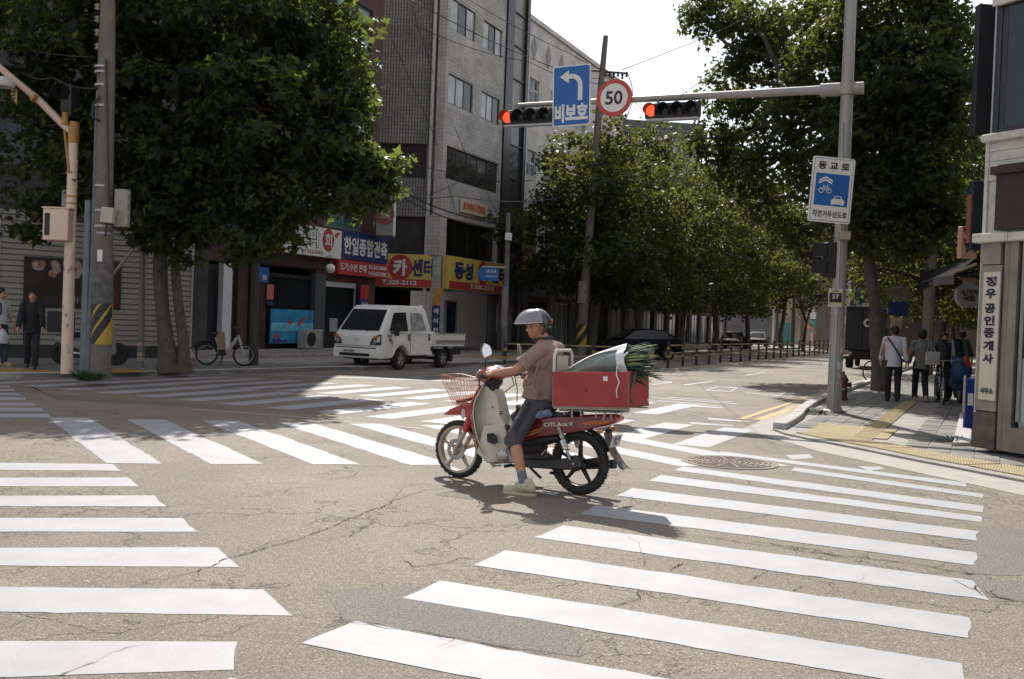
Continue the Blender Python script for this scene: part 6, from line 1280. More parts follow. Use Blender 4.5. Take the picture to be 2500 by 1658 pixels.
# windscreen on the sloping front
def onslope(x0, z0, x1, z1, y0a, y0b, m, nm, par, off=.012, th=.01):
    n = Vector((z1 - z0, 0, -(x1 - x0))).normalized(); n = n if n.x > 0 else -n; a = Vector((x0, 0, z0)) + n * off; b = Vector((x1, 0, z1)) + n * off
    return part(nm, MB().prism([(a.x, -y0a, a.z), (a.x, y0a, a.z), (b.x, y0b, b.z), (b.x, -y0b, b.z)], n * th), m, par, bev=.004)
onslope(1.06, 1.15, .56, 1.77, .70, .61, TGL, 'windscreen', tr)
for y in (-.3, .25): part('wiper', MB().tube([(1.10, y, 1.14), (1.06, y + .12, 1.18), (.99, y + .45, 1.20)], .009, 5), BLACK, tr)
def sidepane(pts, m, nm, par, sgn=1, off=.006): return part(nm, MB().prism([(x, sgn * (W - tk(z) + off), z) for x, z in pts], (0, sgn * .006, 0)), m, par, bev=.003)
for sg in (1, -1):
    d1 = sidepane([(.62, .5), (.46, .82), (.78, 1.12), (.40, 1.82), (-.38, 1.84), (-.42, .46), (-.36, .44), (-.30, .74), (0, .82), (.28, .74), (.45, .44)], TW, 'front_door', tr, sg, .001)
    sidepane([(.70, 1.16), (.36, 1.70), (-.28, 1.73), (-.31, 1.16)], TGL, 'window', d1, sg, .010); part('handle', MB().box(-.36, -.30, sg * (W + .006), sg * (W + .03), .88, 1.08) if sg > 0 else MB().box(-.36, -.30, -W - .03, -W - .006, .88, 1.08), TDK, d1, bev=.01)
    d2 = sidepane([(-.46, .46), (-.44, 1.84), (-1.20, 1.82), (-1.50, 1.10), (-1.55, .46)], TW, 'rear_door', tr, sg, .001); sidepane([(-.53, 1.20), (-.52, 1.73), (-1.14, 1.71), (-1.33, 1.20)], mat('bright_side_pane', (.30, .31, .31), .1, var=.6, scale=4), 'window', d2, sg, .010); part('handle', MB().box(-1.50, -1.44, sg * W + (.006 if sg > 0 else -.03), sg * W + (.03 if sg > 0 else -.006), .88, 1.08), TDK, d2, bev=.01)
    part('seam', MB().box(-.445, -.435, sg * W - .002, sg * W + .0095, .46, 1.2).box(.6, .61, sg * W - .002, sg * W + .0095, .8, 1.1), TDK, tr); part('crease', MB().box(-1.6, .6, sg * W - .003, sg * W + .010, 1.08, 1.09), STEEL, tr)
    part('side_marker', MB().box(.66, .80, sg * W - .002, sg * W + .014, 1.0, 1.03).box(.62, .7, sg * W - .002, sg * W + .014, .88, .92), mat('marker_red', (.35, .05, .03), .3), tr)
    mi = part('mirror', MB().box(.52, .66, sg * .93, sg * 1.05, 1.02, 1.32) if sg > 0 else MB().box(.52, .66, -1.05, -.93, 1.02, 1.32), TDK, tr, bev=.03, seg=2); part('mirror_arm', MB().tube([(.62, sg * .80, 1.12), (.6, sg * .95, 1.10)], .02, 6), TDK, mi); part('mirror_arm', MB().tube([(.60, sg * .78, 1.3), (.6, sg * .95, 1.26)], .015, 6), TDK, mi)
    hl = part('headlight', MB().prism([(1.225, sg * .80, .74), (1.235, sg * .50, .74), (1.225, sg * .56, .90), (1.20, sg * .78, 1.06), (1.10, sg * .812, 1.06), (1.10, sg * .812, .74)], (.012, 0, 0)) , mat('headlamp_smoke', (.07, .07, .07), .1, .3), tr, bev=.006); part('turn_signal', MB().prism([(1.236, sg * .79, .93), (1.240, sg * .56, .91), (1.230, sg * .66, 1.0), (1.215, sg * .78, 1.05)], (.01, 0, 0)), AMB, hl); part('lamp', MB().lathe([(.07, 0), (.06, .01), (.001, .02)], 14, (1.243, sg * .66, .83), (1, 0, 0), capped=False), LENS, hl)
    part('fog_lamp', MB().prism([(1.225, sg * .74, .42), (1.235, sg * .52, .42), (1.235, sg * .50, .53), (1.225, sg * .76, .55)], (.012, 0, 0)), TDK, tr); part('fog_glass', MB().prism([(1.24, sg * .72, .44), (1.248, sg * .58, .44), (1.248, sg * .57, .51), (1.24, sg * .73, .53)], (.008, 0, 0)), LENS, tr)
    for k in range(2):
        x = -2.42 if k else 0; wheel(tr, x, sg * .68, .31 if not k else .30, .31 if not k else .30, .19, sg, CHROME if False else ALU, 5)
part('grille_line', MB().box(1.20, 1.232, -.5, .5, .705, .715).box(1.215, 1.245, -.70, .70, .63, .66), mat('shadow_line', (.12, .12, .11), .6), tr)
part('bumper', MB().box(1.12, 1.27, -.79, .79, .36, .63), TW, tr, bev=.035, seg=3); part('air_intake', MB().box(1.26, 1.278, -.55, .52, .40, .49), TDK, tr, bev=.008); part('number_plate', MB().box(1.27, 1.285, -.42, .02, .50, .60), SWHITE, tr)
nn = tr; text('93누 0999', SBLACK, tr, (1.288, -.20, .55), (0, 1, 0), (0, 0, 1), w=.38, h=.07, bold=.02)
part('emblem', MB().tube([(1.205 + .012, -.0 + .09 * math.cos(a), .88 + .045 * math.sin(a)) for a in np.linspace(0, 2 * math.pi, 21)[:-1]], .008, 6, closed=True).tube([(1.217, -.04, .85), (1.217, -.02, .905)], .007, 5).tube([(1.217, .04, .855), (1.217, .03, .91)], .007, 5).tube([(1.217, -.03, .875), (1.217, .035, .885)], .007, 5), CHROME, tr, smooth=True)
part('roof_lip', MB().box(-1.36, -1.28, .52, .60, 1.88, 1.98), TW, tr)
part('under_cover', MB().box(-1.7, 1.0, -.6, .6, .30, .44), TDK, tr); part('chassis', MB().box(-3.45, -1.5, -.38, .38, .42, .56), TDK, tr); part('axle', MB().tube([(-2.42, -.6, .3), (-2.42, .6, .3)], .05, 8), TDK, tr)
bd = part('load_bed', MB().box(-3.62, -1.80, -.82, .82, .70, .76), TW, tr)
part('bed_side', MB().box(-3.62, -1.80, .80, .84, .765, 1.10), TW, bd, bev=.012); part('bed_side', MB().box(-3.62, -1.80, -.84, -.80, .765, 1.10), TW, bd, bev=.012); part('tailgate', MB().box(-3.66, -3.625, -.84, .84, .765, 1.10), TW, bd, bev=.01); part('bed_front', MB().box(-1.83, -1.79, -.79, .79, .765, 1.16), TW, bd)
part('bed_rib', MB().box(-3.6, -1.82, .841, .862, .80, .90).box(-3.62, -1.80, .82, .87, 1.101, 1.125), STEEL, bd); part('mud_guard', MB().box(-2.95, -2.8, .5, .8, .2, .6), TDK, tr); part('side_guard', MB().box(-3.55, -2.9, .7, .74, .42, .62), TDK, tr); part('fuel_cap', MB().lathe([(.08, 0), (.08, .02)], 14, (-1.66, .80, .62), (0, 1, 0)), TDK, tr)
part('dash_paper', MB().box(.95, 1.0, -.3, .1, 1.13, 1.14), SWHITE, tr)

# black parked car beyond the railing
cx = P(1560, 850, 47); car = empty('parked_car', (cx.x, 47.5, 0), R(180 + 12), label='black hatchback parked beyond the railing, its roof shining above the leek bundle', cat='car')
CARB = mat('car_black', (.006, .006, .008), .6, spec=.15, coat=.05, var=.1); prof = [(-2.0, .35), (-1.75, .3)] + [(-1.25 + .36 * math.cos(a), .32 + .36 * math.sin(a)) for a in np.linspace(math.pi, 0, 9)] + [(.95 + .36 * math.cos(a), .32 + .36 * math.sin(a)) for a in np.linspace(math.pi, 0, 9)] + [(1.95, .32), (2.02, .5), (1.95, .75), (1.1, .93), (.45, 1.38), (-.2, 1.47), (-1.1, 1.42), (-1.8, 1.02), (-2.02, .9)]
profile_body('body', prof, .84, CARB, car, lambda z: max(0, z - .85) * .32, .05, 3)
for sg in (1, -1):
    part('window', MB().prism([(x, sg * (.845 - max(0, z - .85) * .32), z) for x, z in ((.95, .95), (.42, 1.33), (-.2, 1.41), (-1.05, 1.36), (-1.55, 1.02))], (0, sg * .006, 0)), mat('car_glass', (.03, .033, .036), .12, spec=.5), car)
    for x in (-1.25, .95): wheel(car, x, sg * .74, .32, .31, .2, sg)
    part('headlight', MB().box(1.84, 1.97, sg * .68 - .12, sg * .68 + .12, .62, .74), LENS, car, bev=.02)
part('windscreen', MB().prism([(1.10, -.66, .96), (1.10, .66, .96), (.48, .56, 1.36), (.48, -.56, 1.36)], (.02, 0, .012)), MATS['car_glass'], car)
for i, (px, Y, mm, lb_) in enumerate(((1790, 76, CARB, 'dark car parked under the last trees by the street railing'), (1850, 92, CARB, 'dark van shaped car at the end of the street'))):
    c = P(px, 850, Y); dup(car, (c.x, Y, 0), R(250), lb_)
c = P(1885, 850, 90); 
# box truck on the right
bt_ = G(2118, 903); t = empty('box_truck', (bt_.x + .1, bt_.y + 1.2, 0), math.atan2(1, SK), label='dark box truck seen from behind at the right kerb with a pale ring mark', cat='truck'); BT = mat('truck_box_dark', (.03, .032, .038), .6, var=.25, scale=2)
wb = .72; zt_ = 2.85
part('cargo_box', MB().box(0, 3.4, -wb, wb, .82, zt_), BT, t, bev=.02); part('frame', MB().box(-.03, -.003, -wb, wb, .84, .9).box(-.03, -.003, -wb, wb, zt_ - .08, zt_ - .02).box(-.03, -.003, -.02, .02, .9, zt_ - .08), TDK, t); part('ring_mark', MB().lathe([(.10, 0), (.20, 0), (.20, .01), (.10, .01), (.10, 0)], 24, (-.03, -.25, 2.1), (-1, 0, 0), capped=False), SWHITE, t)
part('chassis', MB().box(-.1, 4.6, -.4, .4, .5, .8), TDK, t); part('bumper', MB().box(-.15, -.08, -.75, .75, .42, .55), TDK, t)
part('cab', MB().box(3.5, 4.9, -.75, .75, .45, 2.0), BT, t, bev=.1, seg=3)
for sg in (1, -1):
    wheel(t, .75, sg * .58, .3, .3, .3, sg); wheel(t, 4.1, sg * .62, .32, .32, .2, sg); part('tail_lamp', MB().box(-.12, -.09, sg * .62 - .09, sg * .62 + .09, .66, .76), mat('amber_tail_lamp', (.45, .16, .02), .3) if sg > 0 else mat('red_tail_lamp', (.3, .03, .02), .3), t)

# two-wheelers: generic bicycle wheel and bikes
def spoked(parent, c, r, w=.02, axis=(0, 1, 0), n=18, tm=RUBBER, rm=STEEL, yaw=0.0, name='wheel'):
    M = Matrix.Translation(c) @ Matrix.Rotation(yaw, 4, 'Z'); ring = [M @ Vector((r * math.cos(a), 0, r * math.sin(a))) for a in np.linspace(0, 2 * math.pi, 33)[:-1]]
    t = part(name, MB().tube(ring, w, 8, closed=True), tm, parent, smooth=True); ring2 = [M @ Vector(((r - w * 1.1) * math.cos(a), 0, (r - w * 1.1) * math.sin(a))) for a in np.linspace(0, 2 * math.pi, 33)[:-1]]; part('rim', MB().tube(ring2, w * .5, 6, closed=True), rm, t)
    mb = MB()
    for k in range(n): a = 2 * math.pi * k / n; mb.tube([M @ Vector((.02 * math.cos(a + 1.2), (-1) ** k * .02, .02 * math.sin(a + 1.2))), M @ Vector(((r - w) * math.cos(a), 0, (r - w) * math.sin(a)))], .0016, 3)
    part('spokes', mb, rm, t, kind='stuff'); part('hub', MB().tube([M @ Vector((0, -.04, 0)), M @ Vector((0, .04, 0))], .02, 8), rm, t); return t
def bicycle(loc, rz, label, fm, basket=True, group=None):
    t = empty('bicycle', loc, rz, label=label, cat='bicycle', group=group); r = .33
    spoked(t, (-.52, 0, r), r); spoked(t, (.54, 0, r), r)
    part('frame', MB().tube([(-.06, 0, .30), (-.16, 0, .82)], .017, 8).tube([(-.13, 0, .66), (.40, 0, .80)], .016, 8).tube([(-.06, 0, .30), (.42, 0, .68)], .02, 8).tube([(-.52, 0, r), (-.06, 0, .30)], .011, 6).tube([(-.52, 0, r), (-.13, 0, .68)], .009, 6).tube([(.39, 0, .84), (.54, 0, r)], .015, 8), fm, t, smooth=True)
    part('handlebar', MB().tube([(.39, 0, .84), (.37, 0, .98)], .014, 8).tube([(.22, .28, 1.02), (.36, .2, 1.0), (.38, 0, .99), (.36, -.2, 1.0), (.22, -.28, 1.02)], .012, 8), STEEL, t, smooth=True); part('saddle', MB().ell((-.2, 0, .87), (.14, .08, .04)), BLACK, t, smooth=True)
    part('crank', MB().lathe([(.09, -.005), (.09, .005)], 18, (-.06, 0, .30), (0, 1, 0)).tube([(-.06, .05, .30), (.02, .06, .16)], .01, 6).tube([(-.06, -.05, .30), (-.14, -.06, .44)], .01, 6), TDK, t); part('mudguard', MB().tube([(-.52 + .37 * math.cos(a), 0, r + .37 * math.sin(a)) for a in np.linspace(.4, 2.8, 12)], .02, 6), fm, t)
    if basket:
        b = MB()
        for zz in (.66, .76, .86): b.tube([(.50, -.15, zz), (.50, .15, zz), (.78, .15, zz), (.78, -.15, zz)], .005, 4, closed=True)
        for k in range(7): y = -.15 + .05 * k; b.tube([(.78, y, .86), (.77, y, .66), (.5, y, .66), (.5, y, .86)], .004, 4)
        part('basket', b, TDK, t)
    return t
gb = G(2316, 989, HK); bicycle((gb.x, gb.y + .5, HK), R(-106), 'silver grey city bicycle parked facing us beside the blue covered scooter', mat('bike_silver', (.25, .26, .26), .35, .5))
gb = G(2126, 932, HK); bicycle((gb.x + .6, gb.y + .6, HK), R(205), 'dark bicycle leaning behind the trunk of the big right tree', mat('bike_dark', (.03, .03, .03), .4), False)
# blue covered scooter by the wall
gb = G(2345, 985, HK); t = empty('covered_scooter', (gb.x + .15, gb.y + .7, HK), R(-100), label='blue scooter with a dark windshield and red lamp squeezed against the corner building', cat='scooter')
BLUS = mat('scooter_blue', (.035, .085, .19), .5, var=.2, scale=5); blob('body', [('c', (.35, 0, .35), (.5, 0, 1.0), .16, .2), ('c', (.5, 0, 1.0), (.2, 0, 1.1), .2, .14), ('c', (.3, 0, .4), (-.5, 0, .7), .16, .22), ('e', (-.3, 0, .75), (.45, .2, .18)), ('e', (.55, 0, .75), (.14, .25, .28))], .03, BLUS, t)
part('windshield', MB().grid([[Vector((.62 - .10 * (1 - (y / .25) ** 2) * -1, y, 1.1)) for y in np.linspace(-.25, .25, 7)], [Vector((.40 - .10 * (1 - (y / .25) ** 2) * -1, y * .8, 1.5)) for y in np.linspace(-.25, .25, 7)]]), TGL, t, solid=.01, smooth=True); part('lamp', MB().ell((.70, .08, .98), (.05, .07, .16), Matrix.Rotation(.4, 3, 'X')), mat('scooter_red_lamp', (.45, .04, .02), .3), t)
wheel(t, .62, 0, .24, .24, .1, 1); wheel(t, -.55, 0, .24, .24, .1, 1); part('mirror', MB().tube([(.35, -.2, 1.2), (.35, -.35, 1.4)], .01, 5).ell((.35, -.37, 1.44), (.02, .06, .04)), BLACK, t)
# e-bike parked left of the dark post
eb = G(545, 893, HL); er = (G(585, 885, HL) - G(500, 886, HL)); t = empty('electric_bike', (eb.x - .0, eb.y + .1, HL), R(8), label='white electric bike with a cardboard sheet leaning on its frame near the kerb', cat='e-bike'); EW = mat('ebike_white', (.36, .36, .34), .4)
sc_ = 1.0; spoked(t, (-.46, 0, .29), .265, .03); spoked(t, (.50, 0, .29), .265, .03)
part('frame', MB().tube([(.32, -.0, .80), (.36, 0, .72), (.50, 0, .29)], .035, 8).tube([(.30, 0, .74), (.10, 0, .40), (-.10, 0, .34)], .05, 8).tube([(-.1, 0, .34), (-.46, 0, .29)], .03, 8).tube([(-.12, 0, .34), (-.22, 0, .75)], .045, 8), EW, t, smooth=True); part('saddle', MB().ell((-.25, 0, .84), (.16, .09, .045)), BLACK, t, smooth=True); part('handlebar', MB().tube([(.32, 0, .80), (.28, 0, .98), (.2, .28, 1.02)], .016, 6).tube([(.28, 0, .98), (.2, -.28, 1.02)], .016, 6), BLACK, t)
part('battery', MB().box(-.16, .04, -.05, .05, .26, .42), TDK, t, bev=.02); part('stand', MB().tube([(-.05, -.05, .3), (-.1, -.2, 0)], .012, 5).tube([(-.05, .05, .3), (-.1, .15, 0)], .012, 5), TDK, t); part('rear_mudguard', MB().tube([(-.46 + .34 * math.cos(a), 0, .29 + .34 * math.sin(a)) for a in np.linspace(.6, 2.8, 10)], .04, 6), BLACK, t)
thing('cardboard', MB().box(-.09, .09, -.01, .01, 0, .46), mat('cardboard_brown', (.30, .19, .13), .8, var=.1), 'brown cardboard sheet propped on the white electric bike', 'cardboard', (eb.x - .02, eb.y - .05, HL + .42)).rotation_euler = (0, R(-6), R(8))
# motorcycle parked behind the pink mast, delivery box on it
mg = G(175, 895, HL); t = empty('delivery_motorcycle', (mg.x, mg.y + 1.0, HL), R(15), label='cream delivery motorcycle with a black top box parked behind the pink mast', cat='motorcycle')
wheel(t, -.62, 0, .28, .28, .1, -1, TDK); wheel(t, .62, 0, .28, .28, .1, -1, TDK); blob('body', [('c', (.45, 0, .95), (.5, 0, .35), .10, .13), ('e', (.42, 0, .65), (.08, .26, .34)), ('c', (.35, 0, .35), (-.1, 0, .35), .11, .14), ('c', (-.1, 0, .45), (-.7, 0, .62), .14, .12)], .025, mat('moped_grey_cream', (.26, .26, .24), .4), t); part('seat', MB().ell((-.2, 0, .72), (.42, .14, .07)), BLACK, t, smooth=True); part('handlebar', MB().tube([(.38, -.34, 1.02), (.42, 0, .98), (.38, .34, 1.02)], .018, 6), BLACK, t)
part('top_box', MB().box(-.95, -.40, -.26, .26, .78, 1.28), BLACK, t, bev=.02); part('exhaust', MB().tube([(.1, -.16, .25), (-.6, -.18, .3)], .04, 8), CHROME, t, smooth=True); part('mirror', MB().tube([(.4, -.3, 1.02), (.42, -.34, 1.22)], .008, 5).ell((.42, -.35, 1.27), (.02, .07, .05)).tube([(.4, .3, 1.02), (.42, .34, 1.22)], .008, 5).ell((.42, .35, 1.27), (.02, .07, .05)), BLACK, t); part('mirror_glass', MB().ell((.25, -.3, 1.22), (.06, .03, .07)), WHITEP, t)
# rubbish bag and plate
gb = G(463, 893, HL); t = empty('rubbish_bag', (gb.x, gb.y, HL), label='knotted translucent pink rubbish bag standing beside the forked tree', cat='bag'); blob('sack', [('e', (0, 0, .17), (.16, .14, .18)), ('e', (.05, .02, .1), (.14, .12, .1)), ('c', (0, 0, .3), (.02, 0, .42), .05, .03), ('e', (-.04, 0, .43), (.06, .03, .03)), ('e', (.07, 0, .43), (.05, .03, .03))], .014, mat('bag_pinkish', (.34, .22, .22), .35, var=.7, scale=9), t, smooth=3)
# ------------------------------------------------------------------ delivery scooter (local: x forward, y left, z up)
sf = Vector((-1.14, .72)).normalized(); sc = empty('delivery_scooter', (.10, 9.51, 0), math.atan2(sf.y, sf.x), label='red and cream delivery scooter carrying a red box in the middle of the crossing', cat='scooter')
RIMF = mat('bronze_grey_alloy', (.36, .31, .26), .4, .6, var=.12); RIMB = mat('black_alloy', (.02, .019, .018), .4, .4)
def motowheel(x, z, R_, rm, nsp, w=.034, disc_=False):
    ring = [(x + (R_ - w) * math.cos(a), 0, z + (R_ - w) * math.sin(a)) for a in np.linspace(0, 2 * math.pi, 49)[:-1]]
    t = part('wheel', MB().tube(ring, w, 12, closed=True), RUBBER, sc, smooth=True); mb = MB()
    for k in range(60):
        a = 2 * math.pi * k / 60; M = Matrix.Translation((x, 0, z)) @ Matrix.Rotation(-a, 4, 'Y'); mb.box(R_ - .012, R_ + .002, -.022, .022, -.005, .006, M @ Matrix.Rotation(.3 * (-1) ** k, 4, 'X'))
    part('tread', mb, RUBBER, t, kind='stuff')
    part('rim', MB().lathe([(R_ - w * 2.35, -.03), (R_ - w * 1.55, -.034), (R_ - w * 1.6, -.02), (R_ - w * 2.1, 0), (R_ - w * 1.6, .02), (R_ - w * 1.55, .034), (R_ - w * 2.35, .03), (R_ - w * 2.6, .0), (R_ - w * 2.35, -.03)], 48, (x, 0, z), (0, 1, 0), capped=False), rm, t, smooth=True)
    for k in range(nsp):
        a = 2 * math.pi * k / nsp + .35; M = Matrix.Translation((x, 0, z)) @ Matrix.Rotation(-a, 4, 'Y'); part('spoke', MB().prism([(.035, -.016, -.024), (.035, -.016, .024), (R_ - w * 2.3, -.012, .012), (R_ - w * 2.3, -.012, -.012)], (0, .028, 0), M), rm, t, bev=.005)
    part('hub', MB().lathe([(.045, -.055), (.055, -.03), (.055, .03), (.045, .055), (.02, .07)], 20, (x, 0, z), (0, 1, 0)), rm, t, smooth=True)
    if disc_:
        mb = MB().lathe([(.06, .058), (.105, .058), (.105, .062), (.06, .062), (.06, .058)], 32, (x, 0, z), (0, 1, 0), capped=False)
        part('brake_disc', mb, STEEL, t)
        mb = MB()
        for k in range(16): a = k * math.pi / 8; mb.lathe([(.006, 0), (.006, .001)], 8, (x + .085 * math.cos(a), .0625, z + .085 * math.sin(a)), (0, 1, 0))
        part('disc_hole', mb, TDK, t, kind='stuff')
    return t
motowheel(.69, .285, .285, RIMF, 5, .032, True); motowheel(-.67, .295, .295, RIMB, 5, .036)
# front end
for sy in (1, -1):
    part('fork', MB().tube([(.485, .075 * sy, .66), (.56, .075 * sy, .50)], .030, 12), REDP, sc, smooth=True); part('fork_leg', MB().tube([(.555, .075 * sy, .51), (.675, .075 * sy, .30), (.69, .075 * sy, .27)], [.022, .022, .018], 12), ALU, sc, smooth=True)
rows = []
for a in np.linspace(-.35, 1.95, 14):
    r = .325 - .02 * math.sin(a); wv = .062 if a < 1.2 else .062 - .02 * (a - 1.2); rows.append([Vector((.69 + r * math.cos(a) * (1.0), y, .285 + (r - abs(y) * .35) * math.sin(a) + 0.0)) for y in np.linspace(-wv, wv, 7)])
# wedge-shaped fender with pointed nose
part('front_fender', MB().prism([(x, -.062, z) for x, z in ((.875, .612), (.79, .675), (.70, .715), (.60, .74), (.50, .735), (.45, .68), (.44, .58), (.49, .535), (.545, .56), (.60, .615), (.68, .628), (.78, .618))], (0, .124, 0)), REDP, sc, smooth=True, bev=.022, seg=3)
blob('fork_cover', [('c', (.50, .06, .68), (.565, .075, .50), .045, .042), ('c', (.50, -.06, .68), (.565, -.075, .50), .045, .042), ('e', (.50, 0, .66), (.07, .1, .06)), ('e', (.56, 0, .70), (.12, .07, .035))], .012, REDP, sc)
# leg shield, a swept sheet
def shp(z):
    t = [(.15, .27, .06), (.2, .30, .11), (.3, .37, .17), (.42, .44, .205), (.55, .48, .225), (.68, .50, .235), (.78, .49, .235), (.86, .46, .20), (.93, .425, .14), (.97, .40, .09)]
    for (a, x0, w0), (b, x1, w1) in zip(t, t[1:]):
        if a <= z <= b: k = (z - a) / (b - a); return x0 + (x1 - x0) * k, w0 + (w1 - w0) * k
    return t[-1][1:]
rows = []
for z in np.linspace(.15, .97, 26):
    xc, hw = shp(z); rows.append([Vector((xc - .10 * (abs(u_)) ** 2 * hw / .235 - .012 * (abs(u_) > .93), u_ * hw, z)) for u_ in np.linspace(-1, 1, 17)])
part('leg_shield', MB().grid(rows), CREAM, sc, smooth=True, solid=.012)
part('shield_front', MB().grid([[p + Vector((.016, 0, 0)) * (1 if abs(p.y) < .2 else .6) for p in r] for r in rows[3:-1]]), REDP, sc, smooth=True)
# inner tunnel
tun = [(.44, .94), (.33, .945), (.25, .91), (.215, .84), (.185, .74), (.15, .645), (.10, .575), (.045, .525), (.02, .44), (.06, .33), (.14, .26), (.26, .22), (.37, .30), (.45, .48), (.48, .70)]
part('inner_fairing', MB().prism([(x, -.095, z) for x, z in tun], (0, .19, 0)), CREAM, sc, smooth=True, bev=.035, seg=4)
part('fairing_wing', MB().prism([(.16, .06, .60), (.30, .15, .56), (.36, .17, .30), (.27, .12, .20), (.10, .10, .24), (.05, .10, .40), (.08, .10, .54)], (0, .018, 0)), CREAM, sc, smooth=True, bev=.008)
part('recess', MB().prism([(x, .185, z) for x, z in ((.245, .49), (.17, .505), (.13, .475), (.115, .42), (.16, .395), (.235, .415))], (0, .006, 0)), TDK, sc, bev=.002)
part('key_slot', MB().lathe([(.008, 0), (.008, .004)], 10, (.25, .098, .74), (0, 1, 0)).box(.13, .17, .096, .102, .70, .708).box(.13, .17, .096, .102, .68, .688), TDK, sc)
blob('shift_cover', [('c', (.10, .06, .56), (-.02, .08, .44), .035, .028)], .01, BLACK, sc)
# headset
blob('headset', [('e', (.31, 0, 1.055), (.13, .15, .075)), ('c', (.27, -.2, 1.05), (.27, .2, 1.05), .04, .04), ('e', (.37, 0, 1.03), (.09, .11, .08))], .011, REDP, sc)
part('instrument', MB().lathe([(.078, 0), (.078, .03), (.06, .04), (.001, .042)], 28, (.255, -.02, 1.075), (-.6, 0, 1), capped=False), BLACK, sc, smooth=True); part('dial_glass', MB().lathe([(.062, .041), (.05, .047), (.001, .049)], 24, (.255, -.02, 1.075), (-.6, 0, 1), capped=False), mat('dial_glass_pale', (.35, .38, .42), .1), sc)
blob('steering_cover', [('c', (.30, 0, 1.03), (.33, 0, .93), .085, .075), ('e', (.285, .04, .98), (.075, .13, .06)), ('c', (.30, .09, 1.0), (.25, .11, .92), .04, .03)], .011, BLACK, sc)
part('headlight', MB().ell((.455, 0, 1.03), (.03, .09, .06)), LENS, sc, smooth=True)
part('handlebar', MB().tube([(.30, -.1, 1.04), (.24, -.24, 1.055), (.17, -.38, 1.05)], .013, 10).tube([(.30, .1, 1.04), (.24, .24, 1.055), (.17, .38, 1.05)], .013, 10), STEEL, sc, smooth=True)
for sy in (1, -1):
    part('grip', MB().tube([(.205, .30 * sy, 1.053), (.165, .41 * sy, 1.048)], .019, 12), RUBBER, sc, smooth=True); part('grip_end', MB().lathe([(.024, 0), (.024, .02)], 14, (.165, .41 * sy, 1.048), (-.35, sy, 0)), BLACK, sc)
    part('lever', MB().tube([(.24, .26 * sy, 1.035), (.27, .31 * sy, 1.02), (.235, .40 * sy, 1.01)], .006, 6), CHROME if sy < 0 else BLACK, sc)
    m_ = part('mirror_stem', MB().tube([(.235, .27 * sy, 1.06), (.225, .285 * sy, 1.15), (.215, .30 * sy, 1.20)], .0065, 8), BLACK, sc)
    Mm = Matrix.Translation((.215, .30 * sy, 1.272)) @ Matrix.Rotation(R(-20 * sy), 4, 'Z') @ Matrix.Rotation(R(12), 4, 'Y')
    part('mirror_shell', MB().add([Mm @ Vector(v) for v in MB().ell((0, 0, 0), (.018, .062, .082), None, 20, 12).v], MB().ell((0, 0, 0), (1, 1, 1), None, 20, 12).f), mat('mirror_shell_grey', (.16, .14, .13), .4), m_, smooth=True)
    part('mirror_glass', MB().prism([Mm @ Vector((-.0175, .054 * math.cos(a), .073 * math.sin(a))) for a in np.linspace(0, 2 * math.pi, 25)[:-1]], Mm.to_3x3() @ Vector((-.003, 0, 0))), mat('mirror_glass', (.75, .74, .72), .03, 1.0, var=0), m_)
part('brake_cable', MB().tube([(.25, .2, 1.07), (.33, .22, 1.03), (.40, .12, .96), (.43, .05, .85)], .006, 6).tube([(.24, -.2, 1.05), (.2, -.2, .95), (.28, -.12, .86), (.3, -.09, .70)], .006, 6).tube([(.23, -.24, 1.05), (.19, -.24, .92), (.16, -.2, .78)], .005, 6), BLACK, sc)
part('lamp_switch', MB().box(.20, .25, -.28, -.23, 1.03, 1.08).box(.20, .25, .23, .28, 1.03, 1.08), BLACK, sc, bev=.006)
# wire basket in front
BK = mat('basket_red_wire', (.50, .19, .13), .45, var=.2); mb = MB(); bx = lambda z: (.47, .70 + .16 * (z - .74) / .28, .13 + .03 * (z - .74) / .28)
lv = [.74, .78, .83, .88, .93, .98, 1.02]
for z in lv:
    a, b_, w = bx(z); rr2 = .05; pts = []
    for cx_, cy_, a0 in ((b_ - rr2, w - rr2, 0), (a + rr2, w - rr2, math.pi / 2), (a + rr2, -w + rr2, math.pi), (b_ - rr2, -w + rr2, 3 * math.pi / 2)):
        for k in range(4): an = a0 + math.pi / 2 * k / 3; pts.append((cx_ + rr2 * math.cos(an), cy_ + rr2 * math.sin(an), z - (.04 if z > 1.0 and cx_ < .6 else 0)))
    mb.tube(pts, .004 if z in (lv[0], lv[-1]) else .0022, 5, closed=True)
for k in range(9):
    y = -.12 + .03 * k
    for e_ in (0, 1):
        pts = []
        for z in lv: a, b_, w = bx(z); pts.append(((b_ if e_ else a), y * w / .13, z))
        mb.tube(pts, .0018, 4)
    mb.tube([(.47, y, .74), (.70, y, .74)], .0018, 4)
for k in range(10):
    for sy in (1, -1):
        pts = []
        for z in lv: a, b_, w = bx(z); pts.append((a + (b_ - a) * (k + .5) / 10, sy * w, z - (.035 if z > 1.0 and k < 5 else 0)))
        mb.tube(pts, .0018, 4)
part('basket', mb, BK, sc); part('basket_bracket', MB().box(.46, .66, -.05, .05, .715, .732), STEEL, sc)
part('basket_cloth', MB().grid([[Vector((.47 + .22 * i / 6 + random.gauss(0, .006), -.1 + .2 * j / 6, .77 + .03 * math.sin(i * 1.7) * math.cos(j * 1.3) + .05 * (1 - i / 6))) for j in range(7)] for i in range(7)]), mat('rusty_cloth', (.28, .09, .06), .8, var=.4, scale=20), sc, smooth=True, solid=.008)
part('tag', MB().prism([(.56, .16, .70), (.53, .16, .70), (.52, .16, .63), (.545, .16, .60), (.57, .16, .63)], (0, .006, 0)), mat('pale_tag', (.45, .42, .38), .6), sc)
